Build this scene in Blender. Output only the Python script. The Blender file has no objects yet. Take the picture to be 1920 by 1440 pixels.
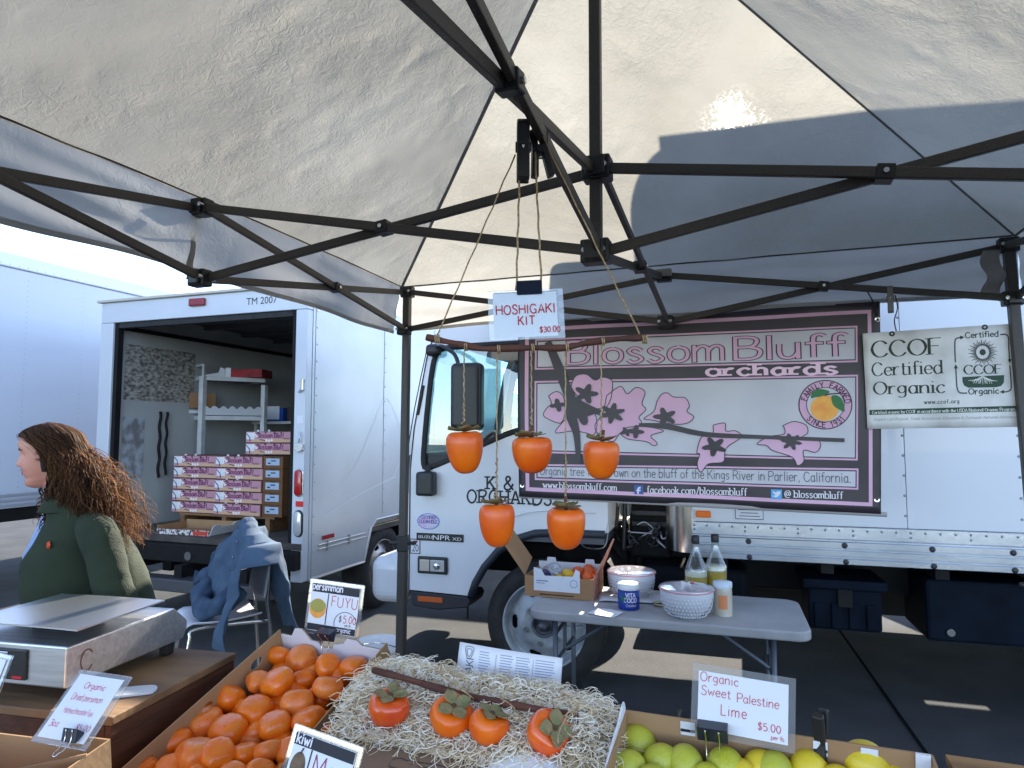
import bpy, bmesh, math, random
from mathutils import Vector as V, Matrix, noise
R_ = math.radians; PI = math.pi
random.seed(7)
sc = bpy.context.scene; col = sc.collection
# ---------------------------------------------------------------- camera
FPX, PIT, CH = 1250.0, .072, 1.68          # focal length in photo pixels, upward pitch, eye height
cam = bpy.data.cameras.new('camera'); cam_o = bpy.data.objects.new('camera', cam); col.objects.link(cam_o)
cam_o.location = (0, 0, CH); cam_o.rotation_euler = (PI/2+PIT, 0, 0)
cam.sensor_width = 36; cam.lens = 36*FPX/1920; cam.clip_end = 2000; cam.clip_start = .02
sc.camera = cam_o
def ray(px, py):
    cp, sp = math.cos(PIT), math.sin(PIT); a, b = px-960, 720-py
    return V((a, FPX*cp-b*sp, FPX*sp+b*cp))
CP = V((0, 0, CH))
def at(px, py, Y): d = ray(px, py); return CP+d*(Y/d.y)
def atz(px, py, z): d = ray(px, py); return CP+d*((z-CH)/d.z)
def onplane(px, py, P, n): d = ray(px, py); n = V(n); return CP+d*((V(P)-CP).dot(n)/d.dot(n))
# ---------------------------------------------------------------- light
SUN = ray(1365, 165).normalized()
SUN_EL = math.asin(SUN.z); SUN_AZ = math.atan2(SUN.x, SUN.y)
w = bpy.data.worlds.new('World'); sc.world = w; w.use_nodes = True
nt = w.node_tree; bg = nt.nodes['Background']; sky = nt.nodes.new('ShaderNodeTexSky')
sky.sky_type = 'NISHITA'; sky.sun_disc = False; sky.sun_elevation = SUN_EL; sky.sun_rotation = SUN_AZ
sky.air_density = .85; sky.dust_density = 0; sky.ozone_density = 3.5; sky.altitude = 1200
hs = nt.nodes.new('ShaderNodeHueSaturation'); hs.inputs['Saturation'].default_value = .76; hs.inputs['Value'].default_value = 1.0; nt.links.new(sky.outputs[0], hs.inputs['Color']); nt.links.new(hs.outputs[0], bg.inputs[0]); bg.inputs[1].default_value = .15
sl = bpy.data.lights.new('sun', 'SUN'); so = bpy.data.objects.new('sun', sl); col.objects.link(so)
sl.energy = 3.9; sl.angle = R_(.53); sl.color = (1, .92, .79)
so.rotation_euler = SUN.to_track_quat('Z', 'Y').to_euler(); so.location = SUN*30
vs = sc.view_settings; vs.view_transform = 'Standard'; vs.look = 'None'; vs.gamma = 1; vs.exposure = 2.05
sc.render.engine = 'CYCLES'; cy = sc.cycles
cy.use_denoising = True; cy.max_bounces = 8; cy.diffuse_bounces = 4; cy.glossy_bounces = 3; cy.transmission_bounces = 6
cy.transparent_max_bounces = 10; cy.sample_clamp_indirect = 6; cy.caustics_reflective = False; cy.caustics_refractive = False
try: cy.denoiser = 'OPENIMAGEDENOISE'
except Exception: pass
# ---------------------------------------------------------------- materials
def lin(*c):
    f = lambda x: x/12.92 if x <= .04045 else ((x+.055)/1.055)**2.4
    return tuple(f(x/255) for x in c)
MATS = {}
def mat(name, c=(.5,.5,.5), rough=.5, metal=0, c2=None, vs=6., contrast=.5, bump=0, bs=60., stretch=None, coat=0, spec=.5, sss=0, detail=4.):
    """principled surface with a noise mix between c and c2 and noise relief, in object space (metres)"""
    if name in MATS: return MATS[name]
    m = bpy.data.materials.new(name); m.use_nodes = True; n = m.node_tree; p = n.nodes['Principled BSDF']; L = n.links.new
    p.inputs['Base Color'].default_value = (*c, 1); p.inputs['Roughness'].default_value = rough; p.inputs['Metallic'].default_value = metal
    p.inputs['Coat Weight'].default_value = coat; p.inputs['Specular IOR Level'].default_value = spec
    if sss: p.inputs['Subsurface Weight'].default_value = sss; p.inputs['Subsurface Radius'].default_value = (.02,.008,.004); p.inputs['Subsurface Scale'].default_value = .3
    if c2 or bump:
        tc = n.nodes.new('ShaderNodeTexCoord'); mp = n.nodes.new('ShaderNodeMapping'); L(tc.outputs['Object'], mp.inputs[0])
        if stretch: mp.inputs['Scale'].default_value = stretch
    if c2:
        t = n.nodes.new('ShaderNodeTexNoise'); t.inputs['Scale'].default_value = vs; t.inputs['Detail'].default_value = detail; L(mp.outputs[0], t.inputs[0])
        r = n.nodes.new('ShaderNodeValToRGB'); e = r.color_ramp.elements
        e[0].position = .5-.5*(1-contrast)*.6; e[1].position = .5+.5*(1-contrast)*.6; e[0].color = (*c, 1); e[1].color = (*c2, 1)
        L(t.outputs[0], r.inputs[0]); L(r.outputs[0], p.inputs['Base Color'])
    if bump:
        t2 = n.nodes.new('ShaderNodeTexNoise'); t2.inputs['Scale'].default_value = bs; t2.inputs['Detail'].default_value = 5; L(mp.outputs[0], t2.inputs[0])
        b = n.nodes.new('ShaderNodeBump'); b.inputs['Strength'].default_value = bump; b.inputs['Distance'].default_value = .01; L(t2.outputs[0], b.inputs['Height']); L(b.outputs[0], p.inputs['Normal'])
    MATS[name] = m; return m
def glassmat(name, tint=(1,1,1), refl=.08, haze=0., hazecol=(.8,.8,.8), rough=.02):
    """thin sheet: clear with a fresnel reflection and optional milky haze"""
    if name in MATS: return MATS[name]
    m = bpy.data.materials.new(name); m.use_nodes = True; n = m.node_tree; n.nodes.clear(); L = n.links.new
    o = n.nodes.new('ShaderNodeOutputMaterial'); t = n.nodes.new('ShaderNodeBsdfTransparent'); t.inputs[0].default_value = (*tint, 1)
    g = n.nodes.new('ShaderNodeBsdfGlossy'); g.inputs['Roughness'].default_value = rough
    lw = n.nodes.new('ShaderNodeLayerWeight'); lw.inputs[0].default_value = .35
    mr = n.nodes.new('ShaderNodeMapRange'); mr.inputs[3].default_value = refl; mr.inputs[4].default_value = .6; L(lw.outputs['Facing'], mr.inputs[0])
    d = n.nodes.new('ShaderNodeBsdfDiffuse'); d.inputs[0].default_value = (*hazecol, 1)
    m1 = n.nodes.new('ShaderNodeMixShader'); m1.inputs[0].default_value = haze; L(t.outputs[0], m1.inputs[1]); L(d.outputs[0], m1.inputs[2])
    m2 = n.nodes.new('ShaderNodeMixShader'); L(mr.outputs[0], m2.inputs[0]); L(m1.outputs[0], m2.inputs[1]); L(g.outputs[0], m2.inputs[2])
    L(m2.outputs[0], o.inputs[0]); MATS[name] = m; return m
def clothmat(name, c, c2, through=.6, bump=.6, glow=0., vscale=1.2):
    """sheet fabric: diffuse + light let through, creased"""
    if name in MATS: return MATS[name]
    m = bpy.data.materials.new(name); m.use_nodes = True; n = m.node_tree; n.nodes.clear(); L = n.links.new; N = n.nodes.new
    o = N('ShaderNodeOutputMaterial'); tc = N('ShaderNodeTexCoord')
    t = N('ShaderNodeTexNoise'); t.inputs['Scale'].default_value = vscale; t.inputs['Detail'].default_value = 6; L(tc.outputs['Object'], t.inputs[0])
    r = N('ShaderNodeValToRGB'); e = r.color_ramp.elements; e[0].position = .36; e[1].position = .66; e[0].color = (*c2, 1); e[1].color = (*c, 1); L(t.outputs[0], r.inputs[0])
    mp = N('ShaderNodeMapping'); mp.inputs['Scale'].default_value = (1, 1, .6); L(tc.outputs['Object'], mp.inputs[0])
    wv = N('ShaderNodeTexNoise'); wv.noise_type = 'RIDGED_MULTIFRACTAL'; wv.inputs['Scale'].default_value = 6.5; wv.inputs['Detail'].default_value = 6; wv.inputs['Roughness'].default_value = .58; wv.inputs['Distortion'].default_value = .5; L(mp.outputs[0], wv.inputs[0])
    b = N('ShaderNodeBump'); b.inputs['Strength'].default_value = bump; b.inputs['Distance'].default_value = .035; mk = N('ShaderNodeTexNoise'); mk.inputs['Scale'].default_value = 1.7; mk.inputs['Detail'].default_value = 2; L(tc.outputs['Object'], mk.inputs[0]); mr_ = N('ShaderNodeMapRange'); mr_.inputs[1].default_value = .38; mr_.inputs[2].default_value = .66; mr_.inputs[3].default_value = .12; mr_.inputs[4].default_value = 1.; L(mk.outputs[0], mr_.inputs[0]); ml = N('ShaderNodeMath'); ml.operation = 'MULTIPLY'; fi = N('ShaderNodeTexNoise'); fi.inputs['Scale'].default_value = 34; fi.inputs['Detail'].default_value = 6; fi.inputs['Roughness'].default_value = .65; fi.inputs['Distortion'].default_value = 1.2; L(tc.outputs['Object'], fi.inputs[0]); ma = N('ShaderNodeMath'); ma.operation = 'MULTIPLY_ADD'; ma.inputs[1].default_value = .42; L(fi.outputs[0], ma.inputs[0]); L(wv.outputs[0], ma.inputs[2]); L(ma.outputs[0], ml.inputs[0]); L(mr_.outputs[0], ml.inputs[1]); L(ml.outputs[0], b.inputs['Height'])
    d = N('ShaderNodeBsdfDiffuse'); tr = N('ShaderNodeBsdfTranslucent')
    for s in (d, tr): L(r.outputs[0], s.inputs[0]); L(b.outputs[0], s.inputs['Normal'])
    m1 = N('ShaderNodeMixShader'); m1.inputs[0].default_value = through; L(d.outputs[0], m1.inputs[1]); L(tr.outputs[0], m1.inputs[2]); last = m1
    if glow:                                     # pinholes in the coating scatter the sun forward
        g = N('ShaderNodeBsdfRefraction'); g.inputs['IOR'].default_value = 1.07; g.inputs['Roughness'].default_value = .5; g.inputs[0].default_value = (1,1,1,1)
        vn = N('ShaderNodeTexNoise'); vn.inputs['Scale'].default_value = 80; vn.inputs['Detail'].default_value = 3; vn.inputs['Distortion'].default_value = .8; L(tc.outputs['Object'], vn.inputs[0])
        vr = N('ShaderNodeMapRange'); vr.inputs[1].default_value = .50; vr.inputs[2].default_value = .60; vr.inputs[3].default_value = glow*.10; vr.inputs[4].default_value = glow*2.6; L(vn.outputs[0], vr.inputs[0])
        m2 = N('ShaderNodeMixShader'); L(vr.outputs[0], m2.inputs[0]); L(m1.outputs[0], m2.inputs[1]); L(g.outputs[0], m2.inputs[2]); last = m2
    L(last.outputs[0], o.inputs[0]); MATS[name] = m; return m
# ---------------------------------------------------------------- mesh builder
class MB:
    def __init__(s): s.v = []; s.f = []
    def add(s, vs, fs, M=None):
        o = len(s.v)
        s.v += [tuple(M @ V(v)) if M else tuple(v) for v in vs]; s.f += [tuple(i+o for i in f) for f in fs]; return s
    def box(s, x0, y0, z0, x1, y1, z1, M=None):
        vs = [(x,y,z) for z in (z0,z1) for y in (y0,y1) for x in (x0,x1)]
        return s.add(vs, [(0,2,3,1),(4,5,7,6),(0,1,5,4),(2,6,7,3),(0,4,6,2),(1,3,7,5)], M)
    def cb(s, c, d, M=None):
        return s.box(c[0]-d[0]/2, c[1]-d[1]/2, c[2]-d[2]/2, c[0]+d[0]/2, c[1]+d[1]/2, c[2]+d[2]/2, M)
    def bar(s, a, b, w, h, up=(0,0,1)):
        a, b = V(a), V(b); d = (b-a).normalized(); x = d.cross(V(up)); x = x.normalized() if x.length > 1e-5 else V((1,0,0)); y = x.cross(d)
        vs = [p+x*i*w/2+y*j*h/2 for p in (a,b) for i,j in ((-1,-1),(1,-1),(1,1),(-1,1))]
        return s.add(vs, [(3,2,1,0),(4,5,6,7),(0,1,5,4),(1,2,6,5),(2,3,7,6),(3,0,4,7)])
    def tube(s, path, r, n=6, closed=False):
        P = [V(p) for p in path]; m = len(P); rr = r if isinstance(r, (list, tuple)) else [r]*m
        t0 = (P[1]-P[0]).normalized(); x = t0.orthogonal().normalized(); vs = []
        for i, p in enumerate(P):
            if closed: t = (P[(i+1) % m]-P[i-1])
            else: t = P[min(i+1, m-1)]-P[max(i-1, 0)]
            t = t.normalized() if t.length > 1e-9 else t0
            x = (x-t*x.dot(t)); x = x.normalized() if x.length > 1e-6 else t.orthogonal().normalized(); y = t.cross(x)
            vs += [p+(x*math.cos(2*PI*k/n)+y*math.sin(2*PI*k/n))*rr[i] for k in range(n)]
        fs = [(i*n+k, i*n+(k+1) % n, ((i+1) % m)*n+(k+1) % n, ((i+1) % m)*n+k) for i in range(m if closed else m-1) for k in range(n)]
        if not closed: fs += [tuple(range(n-1,-1,-1)), tuple((m-1)*n+k for k in range(n))]
        return s.add(vs, fs)
    def lathe(s, prof, n=24, M=None):
        vs = [(r*math.cos(2*PI*k/n), r*math.sin(2*PI*k/n), z) for r, z in prof for k in range(n)]
        fs = [(i*n+k, i*n+(k+1) % n, (i+1)*n+(k+1) % n, (i+1)*n+k) for i in range(len(prof)-1) for k in range(n)]
        return s.add(vs, fs, M)
    def cyl(s, a, b, r, n=12, r2=None): return s.tube([a, b], [r, r if r2 is None else r2], n)
    def grid(s, fn, nu, nv, skip=None):
        vs = [fn(i/nu, j/nv) for j in range(nv+1) for i in range(nu+1)]
        fs = [(j*(nu+1)+i, j*(nu+1)+i+1, (j+1)*(nu+1)+i+1, (j+1)*(nu+1)+i) for j in range(nv) for i in range(nu) if not (skip and skip((i+.5)/nu, (j+.5)/nv))]
        return s.add(vs, fs)
    def prism(s, poly, a, b, M=None):                       # polygon in x,z extruded in y from a to b
        n = len(poly); vs = [(x, a, z) for x, z in poly]+[(x, b, z) for x, z in poly]
        return s.add(vs, [tuple(range(n)), tuple(range(2*n-1, n-1, -1))]+[(i, i+n, (i+1) % n+n, (i+1) % n) for i in range(n)], M)
    def build(s, name, m=None, parent=None, smooth=False, bevel=0, sub=0, solid=0, loc=None, kind=None, rot=None, seg=2):
        me = bpy.data.meshes.new(name); me.from_pydata(s.v, [], s.f); me.validate(); me.update()
        if s.f and (bevel or solid):
            bm = bmesh.new(); bm.from_mesh(me); bmesh.ops.recalc_face_normals(bm, faces=bm.faces); bm.to_mesh(me); bm.free()
        if m: me.materials.append(m)
        if smooth: me.polygons.foreach_set('use_smooth', [True]*len(me.polygons))
        return wrap(name, me, parent, bevel, sub, solid, loc, kind, rot, seg)
def wrap(name, me, parent=None, bevel=0, sub=0, solid=0, loc=None, kind=None, rot=None, seg=2):
    o = bpy.data.objects.new(name, me); col.objects.link(o)
    if parent: o.parent = parent
    if loc is not None: o.location = loc
    if rot is not None: o.rotation_euler = rot
    if kind: o['kind'] = kind
    if solid: q = o.modifiers.new('solid', 'SOLIDIFY'); q.thickness = solid; q.offset = 0
    if bevel: q = o.modifiers.new('bevel', 'BEVEL'); q.width = bevel; q.segments = seg; q.limit_method = 'ANGLE'; q.angle_limit = .6
    if sub: q = o.modifiers.new('sub', 'SUBSURF'); q.levels = sub; q.render_levels = sub
    return o
def smooth_all(o): o.data.polygons.foreach_set('use_smooth', [True]*len(o.data.polygons)); return o
def tag(o, label, cat, group=None):
    o['label'] = label; o['category'] = cat
    if group: o['group'] = group
    return o
def thing(name, label, cat, loc=(0,0,0), rot=(0,0,0), group=None):
    o = bpy.data.objects.new(name, None); col.objects.link(o); o.location = loc
    o.rotation_euler = rot if not isinstance(rot, (int, float)) else (0, 0, rot); o.empty_display_size = .1
    return tag(o, label, cat, group)
def copytree(o, parent=None):
    c = o.copy(); col.objects.link(c); c.parent = parent
    for ch in o.children: copytree(ch, c)
    return c
def B(name, m, parent, *boxes, bevel=0, **k):
    mb = MB()
    for b in boxes: mb.box(*b)
    return mb.build(name, m, parent, bevel=bevel, **k)
def plate(outer, holes, fn):
    """flat panel with holes -> (verts, faces); fn maps 2-D to 3-D"""
    bm = bmesh.new()
    for loop in [outer]+list(holes):
        vv = [bm.verts.new((x, y, 0)) for x, y in loop]
        for i in range(len(vv)): bm.edges.new((vv[i], vv[(i+1) % len(vv)]))
    bmesh.ops.triangle_fill(bm, use_beauty=True, edges=bm.edges[:]); bm.verts.index_update()
    vs = [fn(v.co.x, v.co.y) for v in bm.verts]; fs = [tuple(v.index for v in f.verts) for f in bm.faces]; bm.free(); return vs, fs
def spline(P, n=6, closed=False):
    P = [V(p) for p in P]; m = len(P); out = []
    for i in range(m if closed else m-1):
        g = (lambda k: P[k % m]) if closed else (lambda k: P[min(max(k, 0), m-1)])
        a, b, c, d = g(i-1), g(i), g(i+1), g(i+2)
        for k in range(n):
            t = k/n; out.append(.5*((2*b)+(c-a)*t+(2*a-5*b+4*c-d)*t*t+(3*b-3*c+d-a)*t**3))
    if not closed: out.append(P[-1])
    return out
def sp2(P, n=6, closed=False): return [(p.x, p.y) for p in spline([(x, y, 0) for x, y in P], n, closed)]
# ---------------------------------------------------------------- lettering: one stroke alphabet, drawn with a monoline or a broad pen
GL = {}
for ln in '''A .68|0,0 .33,1 .66,0|.12,.34 .54,.34
B .60|0,0 0,1|~0,1 .3,1 .48,.92 .5,.76 .42,.6 .25,.54 0,.54|~0,.54 .32,.54 .54,.44 .58,.27 .5,.08 .3,0 0,0
C .68|~.64,.8 .5,.96 .3,1 .1,.84 0,.5 .1,.16 .3,0 .52,.05 .66,.22
D .68|0,0 0,1|~0,1 .3,1 .56,.84 .66,.5 .56,.16 .3,0 0,0
E .54|0,0 0,1|0,1 .5,1|0,.53 .4,.53|0,0 .52,0
F .52|0,0 0,1|0,1 .5,1|0,.53 .4,.53
G .72|~.64,.82 .5,.96 .3,1 .1,.84 0,.5 .1,.16 .32,0 .52,.04 .64,.16|.64,.0 .64,.44 .42,.44
H .68|0,0 0,1|.64,0 .64,1|0,.52 .64,.52
I .16|.06,0 .06,1
K .64|0,0 0,1|.58,1 .02,.42|.2,.58 .62,0
L .5|0,1 0,0|0,0 .48,0
M .84|0,0 .05,1|.05,1 .4,.1|.4,.1 .76,1|.76,1 .82,0
N .70|0,0 0,1|0,1 .64,0|.64,0 .64,1
O .76|~.36,1 .12,.86 0,.5 .12,.14 .36,0 .6,.14 .72,.5 .6,.86 .36,1
P .58|0,0 0,1|~0,1 .34,1 .54,.9 .56,.72 .46,.54 .26,.46 0,.46
R .64|0,0 0,1|~0,1 .34,1 .54,.9 .56,.74 .46,.56 .26,.5 0,.5|.26,.5 .62,0
S .56|~.5,.82 .4,.96 .24,1 .06,.88 .06,.68 .24,.54 .44,.42 .5,.22 .38,.04 .22,0 .06,.06 0,.2
T .64|.32,0 .32,1|0,1 .64,1
U .68|~0,1 0,.4 .06,.12 .3,0 .56,.1 .64,.4 .64,1
V .66|0,1 .32,0 .64,1
W .92|0,1 .22,0 .45,.8 .68,0 .9,1
X .62|0,0 .6,1|0,1 .6,0
Y .62|0,1 .31,.48 .31,0|.31,.48 .62,1
Z .6|0,1 .56,1 0,0 .58,0
a .5|~.42,.5 .26,.64 .08,.54 0,.3 .08,.06 .22,0 .36,.1 .42,.24|.42,.64 .42,.1 .48,0
b .5|0,1 0,0|~0,.46 .14,.62 .32,.62 .46,.44 .46,.2 .32,0 .14,.02 0,.16
c .44|~.42,.5 .28,.64 .1,.56 0,.32 .1,.06 .26,0 .42,.12
d .52|.44,1 .44,0|~.44,.46 .3,.62 .14,.62 0,.44 0,.2 .14,0 .3,.02 .44,.16
e .48|~.02,.34 .44,.36 .38,.56 .24,.64 .08,.54 0,.3 .1,.06 .26,0 .44,.12
f .34|~.38,.92 .28,1 .16,.94 .13,.78 .13,.4 .13,0|0,.62 .3,.62
g .5|~.42,.48 .28,.64 .1,.58 0,.36 .08,.14 .22,.08 .36,.16 .42,.32|~.42,.64 .42,.1 .38,-.18 .2,-.28 .02,-.2
h .5|0,1 0,0|~0,.4 .12,.58 .28,.64 .4,.54 .42,.36 .42,0
i .16|.06,.64 .06,0|.04,.86 .08,.92
j .2|~.12,.64 .12,0 .06,-.22 -.08,-.26|.1,.86 .14,.92
k .46|0,1 0,0|.4,.64 .02,.24|.14,.36 .44,0
l .16|.06,1 .06,0
m .78|0,.64 0,0|~0,.42 .1,.58 .22,.64 .33,.56 .35,.38 .35,0|~.35,.42 .45,.58 .57,.64 .68,.56 .7,.38 .7,0
n .5|0,.64 0,0|~0,.4 .12,.58 .26,.64 .39,.56 .42,.36 .42,0
o .52|~.24,.64 .06,.54 0,.32 .06,.1 .24,0 .42,.1 .48,.32 .42,.54 .24,.64
p .5|0,.64 0,-.3|~0,.46 .14,.62 .32,.62 .46,.44 .46,.2 .32,0 .14,.02 0,.16
q .5|.44,.64 .44,-.3|~.44,.46 .3,.62 .14,.62 0,.44 0,.2 .14,0 .3,.02 .44,.16
r .36|0,.64 0,0|~0,.36 .1,.56 .22,.64 .34,.6
s .42|~.36,.52 .26,.62 .12,.62 .03,.5 .12,.37 .28,.28 .37,.15 .26,.02 .12,0 0,.12
t .34|~.13,.88 .13,.4 .13,.12 .2,0 .34,.06|0,.62 .3,.62
u .5|~0,.64 0,.26 .06,.06 .2,0 .34,.08 .42,.26|.42,.64 .42,0
v .46|0,.64 .22,0 .44,.64
w .68|0,.64 .17,0 .33,.52 .5,0 .66,.64
x .46|0,0 .43,.64|0,.64 .43,0
y .46|0,.64 .22,.04|.44,.64 .1,-.28
z .44|0,.64 .4,.64 0,0 .42,0
0 .56|~.26,1 .08,.84 0,.5 .08,.16 .26,0 .44,.16 .52,.5 .44,.84 .26,1
1 .3|.02,.8 .16,1 .16,0
2 .54|~.02,.78 .1,.95 .26,1 .42,.9 .46,.7 .34,.42 .02,0|.02,0 .5,0
3 .54|~.03,.86 .2,1 .4,.93 .44,.75 .34,.57 .18,.53|~.18,.53 .4,.48 .5,.28 .4,.06 .2,0 .02,.14
5 .54|.44,1 .08,1 .05,.56|~.05,.56 .2,.64 .4,.58 .5,.34 .4,.08 .2,0 .02,.1
7 .5|0,1 .48,1 .16,0
9 .54|~.46,.64 .34,.48 .16,.46 .02,.6 .02,.82 .16,.98 .34,.98 .46,.84 .48,.6 .4,.2 .26,0
& .76|~.72,.0 .3,.5 .14,.78 .2,.96 .34,1 .46,.9 .44,.74 .2,.5 .02,.3 .06,.08 .24,0 .46,.06 .62,.28 .7,.46
$ .54|~.48,.8 .38,.9 .22,.9 .06,.8 .08,.62 .26,.5 .44,.4 .46,.2 .3,.1 .14,.1 0,.22|.27,1.08 .25,-.08
@ .9|~.58,.6 .44,.68 .3,.58 .26,.4 .34,.26 .48,.28 .58,.42 .6,.64 .6,.34 .74,.26 .84,.46 .74,.8 .46,.92 .16,.78 .04,.42 .16,.06 .46,-.08 .74,0
/ .42|.0,-.12 .4,1.06
. .16|.04,.0 .06,.06
, .16|.08,.06 .02,-.14
- .4|.04,.34 .34,.34'''.split('\n'):
    ch = ln[0]; parts = ln[2:].split('|'); st = []
    for q in parts[1:]:
        sm = q[0] == '~'; pts = [tuple(map(float, a.split(','))) for a in q.lstrip('~').split()]
        st.append((sm, pts))
    GL[ch] = (float(parts[0]), st)
def text2d(s, size, style='mono', wt=.1, thin=.04, jit=0., gap=.14, slant=0., seed=1, wide=1.):
    """-> list of (quad strip points left, right, layer), total width. style: mono, roman (broad pen + serifs), slab"""
    rnd = random.Random(seed); x = 0.; out = []
    for ch in s:
        if ch == ' ': x += .34*wide; continue
        if ch not in GL: continue
        adv, st = GL[ch]; k = 0; jy = rnd.uniform(-jit, jit)*.6; js = 1+rnd.uniform(-jit, jit)
        for sm, pts in st:
            pp = sp2(pts, 6) if sm else [(pts[i][0]+(pts[i+1][0]-pts[i][0])*t, pts[i][1]+(pts[i+1][1]-pts[i][1])*t) for i in range(len(pts)-1) for t in ((0, .5) if jit else (0,))]+[pts[-1]]
            if jit: pp = [(a+rnd.uniform(-jit, jit)*.12, b*js+jy+rnd.uniform(-jit, jit)*.12) for a, b in pp]
            def ribbon(pl, wf):
                Lp, Rp = [], []
                for i, (a, b) in enumerate(pl):
                    p0 = pl[max(i-1, 0)]; p1 = pl[min(i+1, len(pl)-1)]; dx, dy = p1[0]-p0[0], p1[1]-p0[1]; d = math.hypot(dx, dy) or 1
                    h = wf(dx/d, dy/d)/2; nx, ny = -dy/d*h, dx/d*h
                    Lp.append(((x+(a+nx)*wide+slant*(b+ny))*size, (b+ny)*size)); Rp.append(((x+(a-nx)*wide+slant*(b-ny))*size, (b-ny)*size))
                return Lp, Rp
            if style == 'roman': wf = lambda dx, dy: thin+(wt-thin)*abs(dy)**1.3*(1 if dx*dy <= .02 else .72)
            else: wf = lambda dx, dy: wt
            if sm or len(pts) == 2 or jit: segs = [pp]
            else: segs = [[pp[i], pp[i+1]] for i in range(len(pp)-1)]
            for sg in segs:
                if not sm and style == 'mono' and not jit and len(sg) == 2:      # square off joints
                    (a, b), (c, d) = sg; l = math.hypot(c-a, d-b) or 1; e = wt/2*.8/l; sg = [(a-(c-a)*e, b-(d-b)*e), (c+(c-a)*e, d+(d-b)*e)]
                out.append((*ribbon(sg, wf), k)); k += 1
            if style in ('roman', 'slab') and not sm:
                ends = [(pts[0], pts[1]), (pts[-1], pts[-2])]
                for (ex, ey), (fx, fy) in ends:
                    if abs(fy-ey) > abs(fx-ex)*.8 and (abs(ey) < .02 or abs(ey-1) < .02 or abs(ey-.64) < .02 or abs(ey+.3) < .02):
                        hw = wt*(1.25 if style == 'roman' else 1.6); th = thin if style == 'roman' else wt*.8; sy = ey+(th/2 if ey < .3 else -th/2)
                        lo = ex-hw; hi = ex+hw
                        if style == 'roman' and ey > .3 and ch in 'bdhijklmnpqru': hi = ex+wt*.4
                        out.append((*ribbon([(lo, sy), (hi, sy)], lambda a, b: th), k)); k += 1
        x += adv*wide+gap
    return out, (x-gap)*size
def letters(mb, s, size, x, y, fn, align='l', rise=0., lay=.00008, **k):
    """write s into mb; fn(x, y, lift) -> 3-D. rise: slope of the base line"""
    st, wd = text2d(s, size, **k); x0 = x-(wd/2 if align == 'c' else wd if align == 'r' else 0)
    for Lp, Rp, ly in st:
        n = len(Lp); vs = [fn(x0+a, y+b+rise*a, ly*lay) for a, b in Lp]+[fn(x0+a, y+b+rise*a, ly*lay) for a, b in Rp]
        mb.add(vs, [(n+i, n+i+1, i+1, i) for i in range(n-1)])
    return wd
def sans(mb, s, size, x, y, fn, align='l', sx=1.):
    cu = bpy.data.curves.new('t', 'FONT'); cu.body = s; cu.size = size; cu.resolution_u = 3; ob = bpy.data.objects.new('t', cu); col.objects.link(ob)
    dg = bpy.context.evaluated_depsgraph_get(); me = ob.evaluated_get(dg).to_mesh()
    vv = [(v.co.x*sx, v.co.y) for v in me.vertices]; ff = [tuple(p.vertices) for p in me.polygons]
    if vv:
        wd = max(a for a, b in vv); x0 = x-(wd/2 if align == 'c' else wd if align == 'r' else 0)
        mb.add([fn(x0+a, y+b, 0) for a, b in vv], ff)
    bpy.data.objects.remove(ob); bpy.data.curves.remove(cu)
# ---------------------------------------------------------------- common materials
STEEL = mat('dark_frame_paint', lin(58,54,50), .42, .0, lin(74,69,62), 240, .2, .35, 320)
BLACK = mat('black_plastic', (.012,.012,.013), .45, bump=.1, bs=120)
RUBBER = mat('rubber', (.018,.018,.019), .8, c2=(.03,.029,.028), vs=14, bump=.3, bs=90)
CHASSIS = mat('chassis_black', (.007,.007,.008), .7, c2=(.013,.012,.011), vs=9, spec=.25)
WHITEP = mat('truck_white', (.74,.76,.78), .28, c2=(.63,.65,.68), vs=2.6, contrast=.1, coat=.25, stretch=(1,1,.35), detail=9, bump=.02, bs=3)
CHROME = mat('chrome', (.62,.62,.62), .22, 1., bump=.04, bs=30)
STEELR = mat('steel_bare', (.45,.46,.48), .35, 1., c2=(.33,.34,.36), vs=5, bump=.08, bs=40)
CARD = mat('cardboard', lin(172,134,96), .85, c2=lin(150,112,76), vs=5, bump=.12, bs=50, contrast=.2)
CARDIN = mat('cardboard_inside', lin(176,140,102), .88, c2=lin(152,118,82), vs=4, bump=.12, bs=50, contrast=.2)
WHITECARD = mat('white_card', (.74,.75,.78), .7, c2=(.67,.68,.72), vs=6, contrast=.1)
PAPER = mat('paper', (.76,.77,.80), .75, c2=(.70,.72,.77), vs=5, contrast=.1)
SLEEVE = glassmat('plastic_sleeve', (.96,.97,.98), .06, .10, (.8,.84,.86), .08)
REDINK = mat('red_ink', lin(190,22,34), .6)
BLUEINK = mat('dark_ink', (.012,.012,.02), .6)
CLIPM = mat('clip_navy', (.012,.018,.035), .35, bump=.05, bs=30)
WIRE = mat('clip_wire', (.75,.75,.76), .2, 1.)
TWINE = mat('twine', lin(196,172,136), .9, c2=lin(150,122,86), vs=120, bump=.5, bs=400)
BARK = mat('bark', lin(104,62,46), .75, c2=lin(72,40,32), vs=22, bump=.6, bs=60, stretch=(.4,1,1))
WOOD = mat('weathered_wood', lin(150,112,72), .7, c2=lin(92,62,40), vs=7, bump=.35, bs=22, stretch=(.25,3,3), contrast=.1)
PLYTOP = mat('worn_plywood', lin(150,116,78), .72, c2=lin(98,74,54), vs=4.5, bump=.3, bs=18, stretch=(.5,2.2,1), contrast=.15)
PINK = mat('banner_pink', lin(224,180,206), .6, c2=lin(212,168,196), vs=3)
BLKVINYL = mat('banner_black', lin(46,40,46), .42, c2=lin(58,52,58), vs=3, bump=.15, bs=14)
GREYVINYL = mat('banner_grey', lin(205,204,210), .5, c2=lin(190,189,197), vs=2.5, bump=.15, bs=14)
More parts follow.
